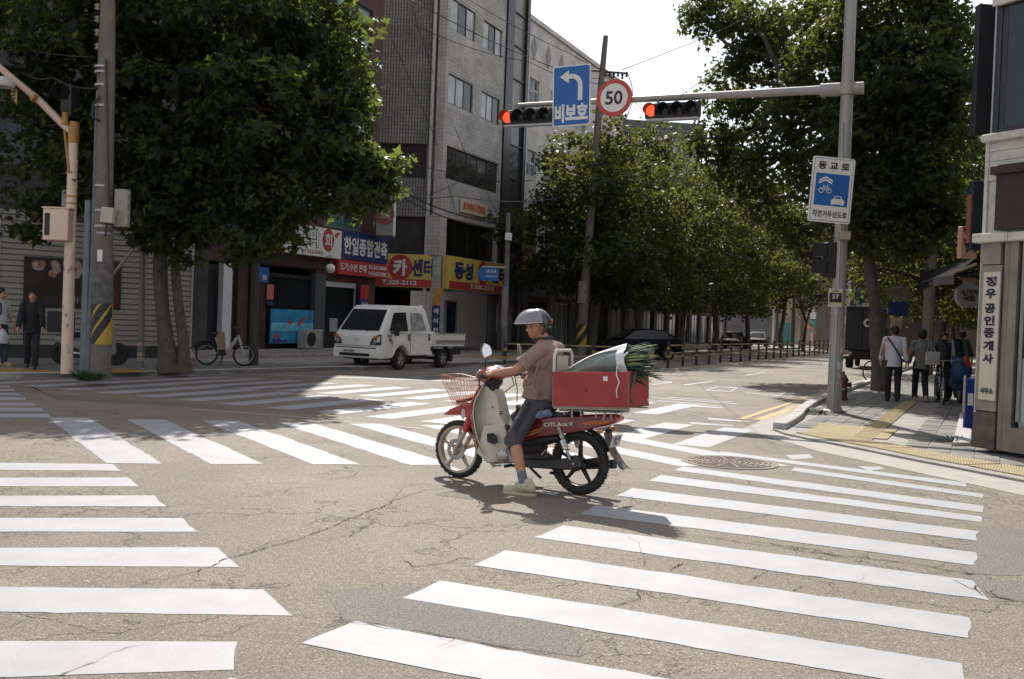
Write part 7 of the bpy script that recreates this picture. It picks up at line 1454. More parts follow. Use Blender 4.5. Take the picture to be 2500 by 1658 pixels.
# body
bp = [(.02, .50), (-.06, .62), (-.16, .68), (-.35, .70), (-.60, .725), (-.85, .755), (-1.02, .77), (-1.055, .735), (-1.05, .70), (-.96, .665), (-.75, .60), (-.50, .545), (-.30, .505), (-.15, .46), (-.03, .42)]
mb = MB(); n = len(bp); hwf = lambda x: .125 - .055 * max(0, (-x - .45)) / .6 if x < -.1 else .115
vs = [Vector((x, s_ * (hwf(x) - (.02 if i in (3, 4, 5, 6) else 0)), z)) for s_ in (-1, 1) for i, (x, z) in enumerate(bp)]
mb.add(vs, [tuple(reversed(range(n))), tuple(range(n, 2 * n))] + [(i, (i + 1) % n, (i + 1) % n + n, i + n) for i in range(n)]); part('body_panel', mb, DREDP, sc, smooth=True, bev=.02, seg=3)
def decal(pts, m, nm='decal', off=.004):
    return part(nm, MB().prism([(x, hwf(x) + off, z) for x, z in pts], (0, .0015, 0)), m, sc)
YD = mat('decal_yellow', (.48, .33, .06), .4); OD = mat('decal_orange', (.42, .12, .02), .4)
decal([(-.10, .50), (-.16, .535), (-.26, .575), (-.36, .60), (-.30, .572), (-.20, .53)], OD); decal([(-.14, .49), (-.22, .53), (-.34, .575), (-.30, .555), (-.2, .51)], YD, off=.006)
decal([(-.70, .66), (-.84, .70), (-1.0, .715), (-1.02, .70), (-.95, .68), (-.8, .66)], OD); decal([(-.40, .610), (-.45, .622), (-.62, .64), (-.60, .632)], YD); decal([(-.62, .655), (-.72, .668), (-.90, .70), (-.8, .68)], YD, off=.005)
text('CITI Ace II', mat('decal_white', (.55, .52, .45), .4), sc, (-.50, .137, .642), (-1, 0, .12), (.12, 0, 1), w=.30, h=.034, bold=.02)
part('tail_lamp', MB().prism([(-1.04, -.062, .70), (-1.075, -.05, .715), (-1.085, -.05, .745), (-1.03, -.062, .765)], (0, .12, 0)), mat('tail_lens_red', (.48, .07, .03), .2, coat=.5), sc, bev=.006)
part('seat', MB().prism([(x, -.105, z) for x, z in ((.00, .62), (-.03, .66), (-.12, .705), (-.25, .725), (-.45, .745), (-.62, .76), (-.66, .735), (-.5, .705), (-.25, .68), (-.08, .64))], (0, .21, 0)), BLACK, sc, smooth=True, bev=.025, seg=3)
blob('blue_cloth', [('e', (-.34, .13, .725), (.10, .035, .035)), ('c', (-.28, .14, .705), (-.40, .15, .745), .03, .03), ('e', (-.30, .15, .70), (.05, .02, .025))], .008, mat('cloth_steel_blue', (.13, .17, .25), .7, var=.4, scale=25), sc, smooth=2)
# engine, exhaust, swing arm, covers
blob('engine', [('e', (.10, .05, .29), (.11, .08, .09)), ('c', (.0, .0, .27), (.14, 0, .27), .085, .075), ('e', (.0, .07, .24), (.08, .05, .06))], .012, mat('engine_alloy', (.27, .25, .22), .4, .6, var=.3, scale=12), sc)
part('engine_cover', MB().lathe([(.062, 0), (.062, .02), (.045, .03), (.001, .032)], 24, (.10, .115, .29), (0, 1, 0), capped=False), ALU, sc, smooth=True)
for k in range(6): a = k * math.pi / 3; part('bolt', MB().lathe([(.006, 0), (.006, .008)], 6, (.10 + .05 * math.cos(a), .135, .29 + .05 * math.sin(a)), (0, 1, 0)), TDK, sc)
blob('under_cover', [('c', (-.05, .02, .42), (-.42, .03, .50), .075, .05), ('c', (-.05, 0, .36), (-.25, 0, .40), .07, .07), ('c', (-.1, 0, .28), (-.34, 0, .30), .06, .05)], .013, BLACK, sc)
part('chain_case', MB().prism([(x, .085, z) for x, z in ((-.10, .20), (-.12, .27), (-.40, .30), (-.62, .345), (-.72, .33), (-.74, .27), (-.66, .235), (-.40, .215))], (0, .03, 0)), mat('chain_case_dark', (.05, .047, .044), .4, .3, dirt=.3), sc, bev=.012)
part('sprocket_cover', MB().lathe([(.075, 0), (.07, .02), (.001, .035)], 24, (-.67, .075, .295), (0, 1, 0), capped=False), BLACK, sc, smooth=True)
for sy in (1, -1):
    part('swing_arm', MB().tube([(-.20, .09 * sy, .27), (-.67, .085 * sy, .295)], .018, 8), BLACK, sc); s_ = part('shock_absorber', MB().tube([(-.50, .12 * sy, .62), (-.63, .12 * sy, .33)], .014, 8), STEEL, sc, smooth=True)
    part('spring', MB().tube([(-.505 - .10 * k / 48 + .022 * math.cos(k * .9), .12 * sy + .022 * math.sin(k * .9), .60 - .19 * k / 48) for k in range(49)], .005, 5), CHROME if sy < 0 else STEEL, s_); part('sleeve', MB().tube([(-.545, .12 * sy, .50), (-.585, .12 * sy, .42)], .026, 12), WHITEP, s_)
part('axle_nut', MB().tube([(-.67, -.12, .295), (-.67, .13, .295)], .012, 8), STEEL, sc); part('front_axle', MB().tube([(.69, -.09, .285), (.69, .09, .285)], .012, 8), STEEL, sc)
part('muffler', MB().tube([(.05, -.12, .20), (-.15, -.14, .19), (-.40, -.15, .22), (-.95, -.16, .30)], [.02, .02, .042, .048], 14), mat('muffler_black', (.04, .038, .036), .4, .5, var=.3), sc, smooth=True)
part('foot_peg', MB().tube([(-.02, -.26, .215), (-.02, .26, .215)], .016, 8), RUBBER, sc); part('gear_pedal', MB().tube([(.02, .14, .22), (.16, .15, .20)], .008, 6).tube([(.02, .14, .22), (-.10, .15, .235)], .008, 6), CHROME, sc); part('pillion_peg', MB().tube([(-.32, .10, .30), (-.40, .17, .34), (-.44, .17, .38), (-.40, .17, .40), (-.36, .17, .35)], .007, 6), CHROME, sc); part('stand', MB().tube([(-.18, .10, .22), (-.34, .14, .13)], .014, 6).tube([(-.3, -.1, .24), (-.42, -.12, .12), (-.3, -.1, .15)], .014, 6), BLACK, sc)
part('rear_fender', MB().grid([[Vector((-.67 + (.335 - abs(y) * .3) * math.cos(a), y, .30 + (.335 - abs(y) * .3) * math.sin(a))) for y in np.linspace(-.06, .06, 7)] for a in np.linspace(.9, 2.75, 16)]), BLACK, sc, smooth=True, solid=.006)
part('mud_flap', MB().prism([(-.93, -.07, .60), (-.95, -.07, .60), (-1.02, -.06, .42), (-1.13, -.045, .30), (-1.16, -.04, .29), (-1.10, -.04, .33), (-1.0, -.06, .45)], (0, .14, 0)), mat('mud_flap_grey', (.11, .085, .075), .7, var=.2), sc, bev=.004)
pl = part('number_plate', MB().box(-.004, 0, -.095, .095, -.06, .06), mat('plate_white', (.5, .48, .45), .5), sc); Mp = Matrix.Translation((-1.03, .0, .53)) @ Matrix.Rotation(R(-18), 4, 'Y'); pl.matrix_basis = Mp
text('서울 마포\n5187', SNAVY, sc, Mp @ Vector((-.007, 0, 0)), (0, -1, 0), Mp.to_3x3() @ Vector((0, 0, 1)), w=.13, h=.085, bold=.01, ext=.001)
part('plate_lamp', MB().box(-.98, -.93, -.03, .03, .595, .63), BLACK, sc, bev=.006)
for sy in (1, -1): part('indicator', MB().ell((-.93, .13 * sy, .62), (.035, .03, .025)).tube([(-.92, .05 * sy, .63), (-.93, .12 * sy, .62)], .01, 6), AMB if sy < 0 else mat('indicator_pale', (.42, .25, .14), .2), sc, smooth=True)
# rack, back rest
RK = mat('rack_chrome_worn', (.38, .36, .33), .35, .6, var=.2, dirt=.3)
part('rack', MB().tube([(-.50, .12, .775), (-1.10, .10, .80), (-1.14, .0, .802), (-1.10, -.10, .80), (-.50, -.12, .775)], .011, 8).tube([(-.6, .12, .778), (-.6, -.12, .778)], .009, 6).tube([(-.8, .11, .787), (-.8, -.11, .787)], .009, 6).tube([(-1.0, .1, .795), (-1.0, -.1, .795)], .009, 6).tube([(-.95, .08, .79), (-.93, .07, .70)], .012, 6).tube([(-.62, .10, .775), (-.62, .09, .71)], .012, 6), RK, sc, smooth=True)
for x in (-.56, -.64, -.73, -.90, -1.05, -1.15): part('bolt', MB().tube([(x, .13 + .03 * (x < -.8), .80), (x, .13 + .03 * (x < -.8), .735)], .006, 6), RK, sc)
part('back_rest', MB().tube([(-.47, .17, .80), (-.455, .17, 1.22), (-.453, .165, 1.285), (-.453, .13, 1.32), (-.453, -.13, 1.32), (-.453, -.165, 1.285), (-.455, -.17, 1.22), (-.47, -.17, .80)], .014, 10), mat('tube_white', (.55, .53, .48), .35, var=.1, dirt=.2), sc, smooth=True)
part('back_plate', MB().box(-.478, -.470, -.06, .15, .95, 1.27), mat('plate_beige', (.36, .34, .28), .6, dirt=.2), sc, bev=.004)
blob('fur_muff', [('e', (.06, -.11, .70), (.05, .05, .055)), ('e', (.04, -.11, .655), (.05, .045, .04)), ('e', (.09, -.12, .74), (.03, .03, .025))], .009, mat('dark_fur', (.035, .022, .02), .95, var=.5, scale=60, bump=1, bscale=120), sc, smooth=1)
# the red box with the leeks: top-level things resting on the rack
SM = sc.matrix_basis if False else (Matrix.Translation(sc.location) @ Matrix.Rotation(sc.rotation_euler.z, 4, 'Z'))
tl = Matrix.Translation((-.485, 0, .812)) @ Matrix.Rotation(R(3.0), 4, 'Y'); bxm = SM @ tl
BRED = mat('box_red_paint', (.31, .038, .032), .65, var=.16, scale=4, dirt=.55, dirtcol=(.22, .06, .045), dscale=9, bump=.2); EDGE = mat('worn_plywood_edge', (.22, .16, .11), .8, var=.3, scale=30)
bx_ = empty('wooden_box', (0, 0, 0), label='large red painted wooden box bolted on the scooter rack', cat='box'); bx_.matrix_basis = bxm; Lb, Wb, Hb = .76, .215, .315
part('side_board', MB().box(-Lb, 0, Wb - .012, Wb, 0, Hb), BRED, bx_, bev=.003); part('side_board', MB().box(-Lb, 0, -Wb, -Wb + .012, 0, Hb), BRED, bx_, bev=.003); part('end_board', MB().box(-Lb, -Lb + .012, -Wb + .013, Wb - .013, 0, Hb + .008), BRED, bx_, bev=.003); part('end_board', MB().box(-.012, 0, -Wb + .013, Wb - .013, 0, Hb - .01), BRED, bx_, bev=.003); part('bottom_board', MB().box(-Lb, 0, -Wb + .013, Wb - .013, .0, .012), EDGE, bx_)
part('worn_edge', MB().box(-Lb - .002, .002, Wb - .011, Wb + .0015, -.010, .004).box(-Lb - .0015, -Lb + .004, Wb - .003, Wb + .0018, .004, Hb - .002).box(-.005, .002, Wb - .003, Wb + .0018, .004, Hb - .003), EDGE, bx_); part('bottom_rail', MB().box(-Lb, 0, Wb - .04, Wb - .01, -.022, -.011).box(-Lb, 0, -Wb + .01, -Wb + .04, -.022, -.011), RK, bx_)
part('sticker', MB().box(-.56, -.515, Wb + .001, Wb + .002, .235, .275), WHITEP, bx_); part('scratch', MB().prism([(-.335, Wb + .001, .17), (-.35, Wb + .001, .135), (-.36, Wb + .001, .125), (-.345, Wb + .001, .165)], (0, .001, 0)), TDK, bx_); part('reflector', MB().lathe([(.014, 0), (.013, .004)], 14, (-Lb, -.19, .05), (-1, 0, 0)), SWHITE, bx_)
lk_ = empty('leek_bundle', (0, 0, 0), label='bundle of green leeks wrapped in white plastic sticking out of the red box', cat='vegetables'); lk_.matrix_basis = SM
p0_ = Vector((-.515, .03, 1.085)); p1_ = Vector((-1.13, .0, 1.235)); ax = (p1_ - p0_).normalized(); e1 = ax.orthogonal().normalized(); e1 = (Vector((0, 1, 0)) - ax * ax.y).normalized(); e2 = ax.cross(e1)
GRNW = mat('leek_under_plastic', (.025, .085, .05), .3, var=.6, scale=9, coat=.6); 
rows = []
for i in range(22):
    t_ = i / 21; r = .035 + .115 * t_ ** .75; c = p0_.lerp(p1_, t_) + Vector((0, 0, .03 * math.sin(t_ * 3))); rows.append([c + (e1 * math.cos(a) + e2 * math.sin(a)) * r * (1 + .05 * math.sin(5 * a + 3 * t_) + .03 * math.sin(11 * a + 9 * t_)) for a in np.linspace(0, 2 * math.pi, 29)[:-1]])
mb = MB().grid(rows, True); nr = len(rows[0]); mb.f.append(tuple(reversed(range(nr)))); part('wrapped_leaves', mb, GRNW, lk_, smooth='all')
# translucent white plastic sleeve, film at the mouth; white strip on top paints its highlight
pm = bpy.data.materials.new('milky_plastic'); pm.use_nodes = True; pb_ = pm.node_tree.nodes['Principled BSDF']; pb_.inputs['Base Color'].default_value = (.62, .65, .64, 1); pb_.inputs['Roughness'].default_value = .25; pb_.inputs['Alpha'].default_value = .2; pb_.inputs['Coat Weight'].default_value = .5
rows2 = []
for i in range(24):
    t_ = i / 22; r = .043 + .115 * t_ ** .75; c = p0_.lerp(p1_, t_) + Vector((0, 0, .03 * math.sin(t_ * 3))); rows2.append([c + (e1 * math.cos(a) + e2 * math.sin(a)) * r * (1 + .05 * math.sin(5 * a + 3 * t_) + .04 * math.sin(9 * a + 7 * t_)) for a in np.linspace(0, 2 * math.pi, 33)[:-1]])
part('plastic_sleeve', MB().grid(rows2, True), pm, lk_, smooth='all')
pm2 = mat('film_and_highlight', (.60, .61, .62), .4, var=.1, scale=12)
rows3 = [[p + (p - (p0_.lerp(p1_, i / 22) + Vector((0, 0, .03 * math.sin(i / 22 * 3))))) * .03 for p in rows2[i]] for i in (20, 21, 22, 23)]; part('tied_collar', MB().grid(rows3, True), pm2, lk_, smooth='all')
half_ = len(rows2[0]); part('film_and_highlight', MB().grid([[p + (p - (p0_.lerp(p1_, i / 22))).normalized() * .004 for k_, p in enumerate(r) if math.sin(2 * math.pi * k_ / 32) * e2.z > .80] for i, r in enumerate(rows2)]), pm2, lk_, smooth='all')
LK1 = mat('leek_green', (.035, .085, .035), .5, var=.4, scale=12); LK2 = mat('leek_pale', (.20, .22, .09), .5, var=.3, scale=12); LK3 = mat('leek_dark', (.018, .045, .03), .5, var=.3, scale=12)
for grp_, mm in enumerate((LK1, LK2, LK3)):
    for k in range(42):
        a = random.random() * 6.28; rr3 = .135 * random.random() ** .5; off = e1 * math.cos(a) * rr3 + e2 * math.sin(a) * rr3
        if mm is LK2 and off.z < -.02: off.z *= -1
        s0 = p1_ - ax * .04 + off; L = random.uniform(.14, .33); dr_ = (ax * 1.0 + Vector((0, 0, -.05)) + off * .8 + Vector((random.gauss(0, .04), random.gauss(0, .06), random.gauss(0, .05)))).normalized(); r0_ = random.uniform(.007, .013)
        dz = .01 + (.08 if random.random() < .12 else 0); pts = [s0 + dr_ * L * t_ - Vector((0, 0, dz * t_ * t_)) for t_ in (0, .35, .7, 1)]; part('leek_stalk', MB().tube(pts, [r0_, r0_ * .9, r0_ * .7, r0_ * .25], 6), mm, lk_, smooth='all')
for k in range(5): s0 = p1_ + Vector((-.03 - .02 * k, .10, -.05)); part('drooping_leaf', MB().tube([s0, s0 + Vector((-.02, .05, -.06)), s0 + Vector((-.03 + .01 * k, .08, -.16 - .02 * k)), s0 + Vector((-.04, .09, -.24 - .015 * k))], [.006, .012, .009, .002], 5), LK3 if k % 2 else LK1, lk_, smooth='all')
s0 = p1_ + Vector((.01, .14, .03)); part('tie_string', MB().tube([s0 + Vector((-.05, .0, .06)), s0, s0 + Vector((.02, .04, -.06)), s0 + Vector((.0, .085, -.13)), s0 + Vector((-.035, .095, -.19)), s0 + Vector((-.01, .095, -.26)), s0 + Vector((-.02, .095, -.33))], .006, 6), pm2, lk_, smooth='all'); part('tie_string', MB().tube([s0, s0 + Vector((-.02, .02, .03)), s0 + Vector((-.07, .02, .07))], .008, 6), pm2, lk_, smooth='all')
# ------------------------------------------------------------------ people
HAIR = mat('black_hair', (.012, .010, .009), .55, var=.4, scale=40, bump=.6, bscale=90); SHOE = mat('shoe_pale', (.46, .39, .29), .75, var=.2, scale=12, dirt=.25); SHOED = mat('shoe_black', (.02, .02, .02), .6)
def headprims(c, M, s=1.0):
    """skull, jaw, nose, brow, lips, ears around c; face looks along +x of M"""
    T = lambda v: Vector(c) + M @ (Vector(v) * s); e = lambda v, r: ('e', T(v), tuple(a * s for a in r), M)
    return [e((-.012, 0, .035), (.098, .077, .095)), e((.028, 0, -.03), (.068, .064, .085)), e((.045, 0, -.082), (.040, .042, .030)), ('c', T((.088, 0, .012)), T((.108, 0, -.028)), .010 * s, .016 * s), e((.106, 0, -.033), (.014, .019, .010)), e((.082, .030, .020), (.018, .026, .008)), e((.082, -.030, .020), (.018, .026, .008)),
            e((.088, 0, -.062), (.012, .024, .006)), e((.086, 0, -.073), (.012, .021, .006)), e((.060, .040, -.025), (.030, .022, .024)), e((.060, -.040, -.025), (.030, .022, .024)), e((-.012, .078, -.012), (.018, .010, .032)), e((-.012, -.078, -.012), (.018, .010, .032))]
def hand(prims, wrist, d, pn, curl=1.0, s=1.0, thumb_side=1):
    """palm and five fingers; d = pointing direction, pn = palm normal"""
    w, d, pn = Vector(wrist), Vector(d).normalized(), Vector(pn).normalized(); sd = d.cross(pn) * thumb_side
    prims.append(('e', w + d * .045 * s, (.05 * s, .038 * s, .016 * s), Matrix((d, sd, pn)).transposed()))
    for k, L in enumerate((.062, .072, .068, .052)):
        b = w + d * .082 * s + sd * (.028 - .019 * k) * s; a1 = b + (d * math.cos(curl * .6) + pn * math.sin(curl * .6)) * L * .5 * s; a2 = a1 + (d * math.cos(curl * 1.6) + pn * math.sin(curl * 1.6)) * L * .35 * s; a3 = a2 + (d * math.cos(curl * 2.5) + pn * math.sin(curl * 2.5)) * L * .28 * s
        prims += [('c', b, a1, .0095 * s, .0088 * s), ('c', a1, a2, .0088 * s, .008 * s), ('c', a2, a3, .008 * s, .007 * s)]
    b = w + d * .025 * s + sd * .032 * s; a1 = b + (d * .7 + sd * .7 + pn * .3) * .038 * s; a2 = a1 + (d * .8 + pn * .7 * curl) * .032 * s; prims += [('c', b, a1, .013 * s, .011 * s), ('c', a1, a2, .0105 * s, .009 * s)]
# the rider, in the scooter's frame
rd = empty('person', (0, 0, 0), label='older rider in open helmet, brown T-shirt and grey shorts, one foot on the road', cat='person'); rd.matrix_basis = SM
HM = Matrix.Rotation(R(66), 3, 'Z') @ Matrix.Rotation(R(7), 3, 'Y'); hc = Vector((-.155, .005, 1.535))
nk = Vector((-.235, 0, 1.40)); sL, sR = Vector((-.30, .185, 1.315)), Vector((-.285, -.185, 1.325)); eL, eR = Vector((-.115, .30, 1.115)), Vector((-.10, -.30, 1.12)); wL, wR = Vector((.10, .335, 1.075)), Vector((.10, -.335, 1.075))
hipL, hipR = Vector((-.22, .10, .815)), Vector((-.22, -.10, .815)); kL, kR = Vector((-.11, .265, .49)), Vector((.13, -.17, .62)); aL, aR = Vector((-.315, .40, .115)), Vector((-.02, -.22, .30))
pr_ = headprims(hc, HM, 1.0) + [('c', hc + HM @ Vector((-.03, 0, -.05)), nk, .058, .062), ('c', nk, Vector((-.27, 0, 1.30)), .07, .09), ('e', (-.27, 0, 1.20), (.10, .16, .16)), ('c', (-.26, 0, 1.2), (-.21, 0, .9), .12, .12), ('c', sR, nk, .05, .05), ('c', sL, nk, .05, .05),
    ('c', sL, eL, .052, .041), ('c', eL, eL.lerp(wL, .4), .042, .043), ('c', eL.lerp(wL, .4), wL, .043, .027), ('c', sR, eR, .052, .041), ('c', eR, wR, .043, .027),
    ('c', hipL, kL, .078, .056), ('c', kL, kL.lerp(aL, .33), .054, .058), ('c', kL.lerp(aL, .33), aL, .058, .036), ('c', hipR, kR, .078, .056), ('c', kR, kR.lerp(aR, .33), .054, .058), ('c', kR.lerp(aR, .33), aR, .056, .036),
    ('c', aL, aL + Vector((.04, .01, -.04)), .035, .03), ('c', aR, aR + Vector((.04, 0, -.03)), .035, .03)]
hand(pr_, wL, (.93, .25, -.25), (-.1, 0, -1), 1.15, 1.0, -1); hand(pr_, wR, (.93, -.25, -.25), (-.1, 0, -1), 1.15, 1.0, 1)
bdy = blob('body', pr_, .0065, SKIN, rd, smooth=3, fac=.5)
ey = mat('eye_dark', (.03, .02, .018), .3); 
for sy in (1, -1):
    T = lambda v: hc + HM @ Vector(v)
    part('eye', MB().ell(T((.0885, .031 * sy, .004)), (.0075, .013, .0048), HM, 12, 8), ey, rd, smooth=True); part('eyebrow', MB().tube([T((.096, .014 * sy, .026)), T((.094, .033 * sy, .031)), T((.080, .050 * sy, .025))], [.003, .0035, .002], 6), mat('greying_brow', (.07, .055, .05), .8), rd)
part('lips', MB().tube([hc + HM @ Vector(v) for v in ((.088, .022, -.068), (.097, .008, -.066), (.099, 0, -.067), (.097, -.008, -.066), (.088, -.022, -.068))], [.001, .003, .003, .003, .001], 6), mat('lips_brown', (.22, .085, .065), .5), rd)
part('sideburn_hair', MB().ell(hc + HM @ Vector((-.01, .076, .012)), (.016, .006, .024), HM), mat('grey_hair', (.16, .14, .13), .8, var=.4, scale=40), rd, smooth=True)
# T-shirt
TEE = mat('tshirt_taupe', (.26, .185, .15), .9, var=.10, scale=14, bump=.5, bscale=220, detail=6)
sl = sL.lerp(eL, .72); sr = sR.lerp(eR, .72)
sh_ = [('c', nk + Vector((-.01, 0, -.045)), (-.28, 0, 1.30), .085, .12), ('c', sL + Vector((.0, -.03, .0)), nk + Vector((-.02, 0, -.05)), .072, .075), ('c', sR + Vector((.0, .03, .0)), nk + Vector((-.02, 0, -.05)), .072, .075), ('e', (-.275, 0, 1.225), (.125, .195, .145)), ('e', (-.235, 0, 1.06), (.125, .185, .18)), ('e', (-.215, 0, .93), (.135, .190, .14)), ('e', (-.14, 0, .98), (.085, .14, .12)), ('c', (-.34, .02, 1.28), (-.33, .02, .92), .085, .10),
       ('c', sL, sl, .070, .072), ('c', sl.lerp(sL, .3), sl, .070, .083), ('c', sR, sr, .070, .072), ('e', (-.22, 0, .865), (.150, .185, .045)), ('e', (-.16, .03, .875), (.10, .15, .035))]
for k in range(9):
    a = random.uniform(-.5, 1.8); z = random.uniform(.90, 1.12); c0_ = Vector((-.235 + .13 * math.cos(a), .19 * math.sin(a), z)); sh_.append(('c', c0_, c0_ + Vector((-.06, .02, random.uniform(-.06, .10))), .012, .007))
sh_ += [('c', (-.19, .19, 1.26), (-.16, .13, 1.08), .015, .010), ('c', (-.30, .19, 1.20), (-.24, .18, .98), .016, .010), ('c', (-.12, .13, .91), (-.30, .17, .885), .016, .012), ('c', (-.10, .10, .95), (-.26, .18, .90), .013, .010)]
blob('tshirt', sh_, .0075, TEE, rd, smooth=4, fac=.5, clip=[(sl, eL - sL, .16), (sr, eR - sR, .16)])
# sleeve openings are cut straight by the blob's end; shorts and hem
SHT = mat('shorts_charcoal', (.058, .058, .068), .85, var=.15, scale=16, bump=.5, bscale=150)
so = [('e', (-.23, 0, .80), (.155, .175, .10)), ('c', hipL + Vector((0, 0, -.01)), hipL.lerp(kL, .85), .100, .080), ('c', hipL.lerp(kL, .55), kL + Vector((.0, .0, -.03)), .092, .078), ('c', kL + Vector((.0, .0, .01)), kL + Vector((-.028, .02, -.065)), .080, .070), ('c', hipR, kR, .100, .078), ('c', kR, kR + Vector((-.03, -.01, -.06)), .078, .070), ('e', (-.27, 0, .79), (.13, .16, .085))]
for k in range(3): c0_ = kL + Vector((.0, .0, -.055 + .022 * k)); so.append(('c', c0_ + Vector((-.07, .03, .0)), c0_ + Vector((.07, .03, .004)), .018, .018))
blob('shorts', so, .0075, SHT, rd, smooth=4, fac=.5, clip=[(kL + Vector((-.035, .025, -.085)), aL - kL, .16)])
for k in range(3):
    o_ = Vector((.012 * (k - 1) * 1.6, .0, 0)); pts = []
    for t_ in np.linspace(.08, .88, 8):
        c0_ = hipL.lerp(kL, t_); ax_ = (kL - hipL).normalized(); side = (Vector((-.25, 1, .25)) - ax_ * Vector((-.25, 1, .25)).dot(ax_)).normalized(); fwd_ = ax_.cross(side); pts.append(c0_ + side * (.097 - .012 * t_) + fwd_ * (k - 1) * .019)
    part('side_stripe', MB().tube(pts, .0035, 4), mat('stripe_dark', (.02, .02, .024), .8), rd)
# socks and shoes
SOCK = mat('sock_blue_grey', (.14, .15, .20), .9, var=.2, scale=30)
blob('sock', [('c', aL + (kL - aL) * .22, aL, .044, .043), ('c', aL, aL + Vector((.03, .0, -.05)), .043, .04)], .006, SOCK, rd, smooth=2); blob('sock', [('c', aR + (kR - aR) * .25, aR, .044, .043), ('c', aR, aR + Vector((.03, .0, -.04)), .043, .04)], .007, SOCK, rd, smooth=2)
def shoe(an, yaw, m, parent, sole=None, s=1.0, vox=.0065):
    M = Matrix.Translation((an[0], an[1], an[2])) @ Matrix.Rotation(yaw, 4, 'Z') @ Matrix.Scale(s, 4); T = lambda *v: M @ Vector(v); R3 = M.to_3x3()
    o = blob('shoe', [('c', T(-.055, 0, -.052), T(-.02, 0, -.045), .040 * s, .046 * s), ('c', T(-.02, 0, -.040), T(.09, .004, -.062), .050 * s, .041 * s), ('c', T(.08, .004, -.068), T(.155, .008, -.074), .042 * s, .030 * s), ('c', T(-.035, 0, -.01), T(-.03, 0, -.045), .043 * s, .046 * s), ('c', T(-.075, 0, -.02), T(-.07, 0, -.06), .022 * s, .030 * s)], vox, m, parent, smooth=3)
    out = []
    for x, w in ((-.105, .016), (-.095, .032), (-.05, .041), (0, .040), (.06, .044), (.12, .046), (.165, .036), (.188, .014)): out.append((x, w))
    pts = [T(x, w, -.113) for x, w in out] + [T(x, -w, -.113) for x, w in reversed(out)]
    part('sole', MB().prism(pts, R3 @ Vector((0, 0, .024))), sole or m, parent, bev=.005)
    return o
shoe(aL + Vector((-.01, 0, .008)), R(10), SHOE, rd, s=1.10); shoe(aR + Vector((0, 0, .02)), R(5), SHOE, rd, s=1.08)
for k in range(4): q = aL + Vector((.03 + .022 * k, .0, -.002 - .012 * k)); part('lace', MB().tube([q + Vector((-.0, -.024, 0)), q + Vector((.006, 0, .012)), q + Vector((0, .026, 0))], .003, 5), WHITEP, rd)
# helmet with raised visor, strap
HB = mat('helmet_blue_black', (.022, .026, .034), .25, var=.1, coat=.7); Th = lambda v: hc + HM @ Vector(v)
rows = []
for th in np.linspace(.02, 1.95, 22):
    row = []
    for ph in np.linspace(0, 2 * math.pi, 41)[:-1]:
        f = math.cos(ph); lim = 1.95 if f < -.15 else (1.30 if f > .45 else 1.30 + (.45 - f) / .60 * .65); tt = th / 1.95 * lim
        row.append(Th((-.012 + .138 * math.sin(tt) * math.cos(ph), .122 * math.sin(tt) * math.sin(ph), .028 + .138 * math.cos(tt))))
    rows.append(row)
part('helmet', MB().grid(rows, True), HB, rd, smooth='all', solid=.012)
part('helmet_lining', MB().tube([rows[-1][k] * 1.0 for k in range(40)], .008, 6, closed=True), BLACK, rd, smooth=True)
part('visor_pivot', MB().lathe([(.026, 0), (.024, .008), (.001, .010)], 18, Th((.012, .120, .03)), HM @ Vector((0, 1, 0))).lathe([(.026, 0), (.024, .008), (.001, .010)], 18, Th((.012, -.120, .03)), HM @ Vector((0, -1, 0))), BLACK, rd)
vm = bpy.data.materials.new('scuffed_visor'); vm.use_nodes = True; vb = vm.node_tree.nodes['Principled BSDF']; vb.inputs['Base Color'].default_value = (.36, .36, .39, 1); vb.inputs['Roughness'].default_value = .3; vb.inputs['Alpha'].default_value = .42
rows = []
for i in range(9):
    t_ = i / 8; el = R(80 - 74 * t_); r = .150 + .065 * t_; row = []
    for ph in np.linspace(-1.5, 1.5, 21): row.append(Th((-.012 + r * math.cos(el) * math.cos(ph) * 1.12 + .01, .128 * math.sin(ph) * (.80 + .22 * t_) , .030 + r * math.sin(el) * (.93 - .06 * abs(ph)) - .006 * t_)))
    rows.append(row)
part('visor', MB().grid(rows), vm, rd, smooth='all', solid=.002); part('visor_edge', MB().tube(rows[-1], .0035, 5), mat('visor_edge_pale', (.55, .55, .56), .3), rd, smooth='all')
part('chin_strap', MB().tube([Th((-.005, .108, -.03)), Th((.0, .090, -.07)), Th((.02, .055, -.115)), Th((.03, 0, -.128)), Th((.02, -.055, -.115)), Th((.0, -.090, -.07))], .009, 6).tube([Th((-.06, .098, -.03)), Th((-.01, .075, -.095))], .007, 6), BLACK, rd, smooth='all')
part('red_tab', MB().ell(Th((.0, .062, -.115)), (.018, .012, .014), HM), mat('tab_red', (.5, .03, .03), .4), rd); part('neck_scarf', MB().tube([Vector((-.235, 0, 1.415)) + Vector((.074 * math.cos(a), .082 * math.sin(a), .016 * math.cos(a) * -1)) for a in np.linspace(0, 6.28, 20)[:-1]], .016, 8, closed=True), BLACK, rd, smooth='all')
part('helmet_mark', MB().ell(Th((-.118, .085, .035)), (.01, .012, .022), HM), mat('mark_orange', (.35, .10, .05), .4), rd)

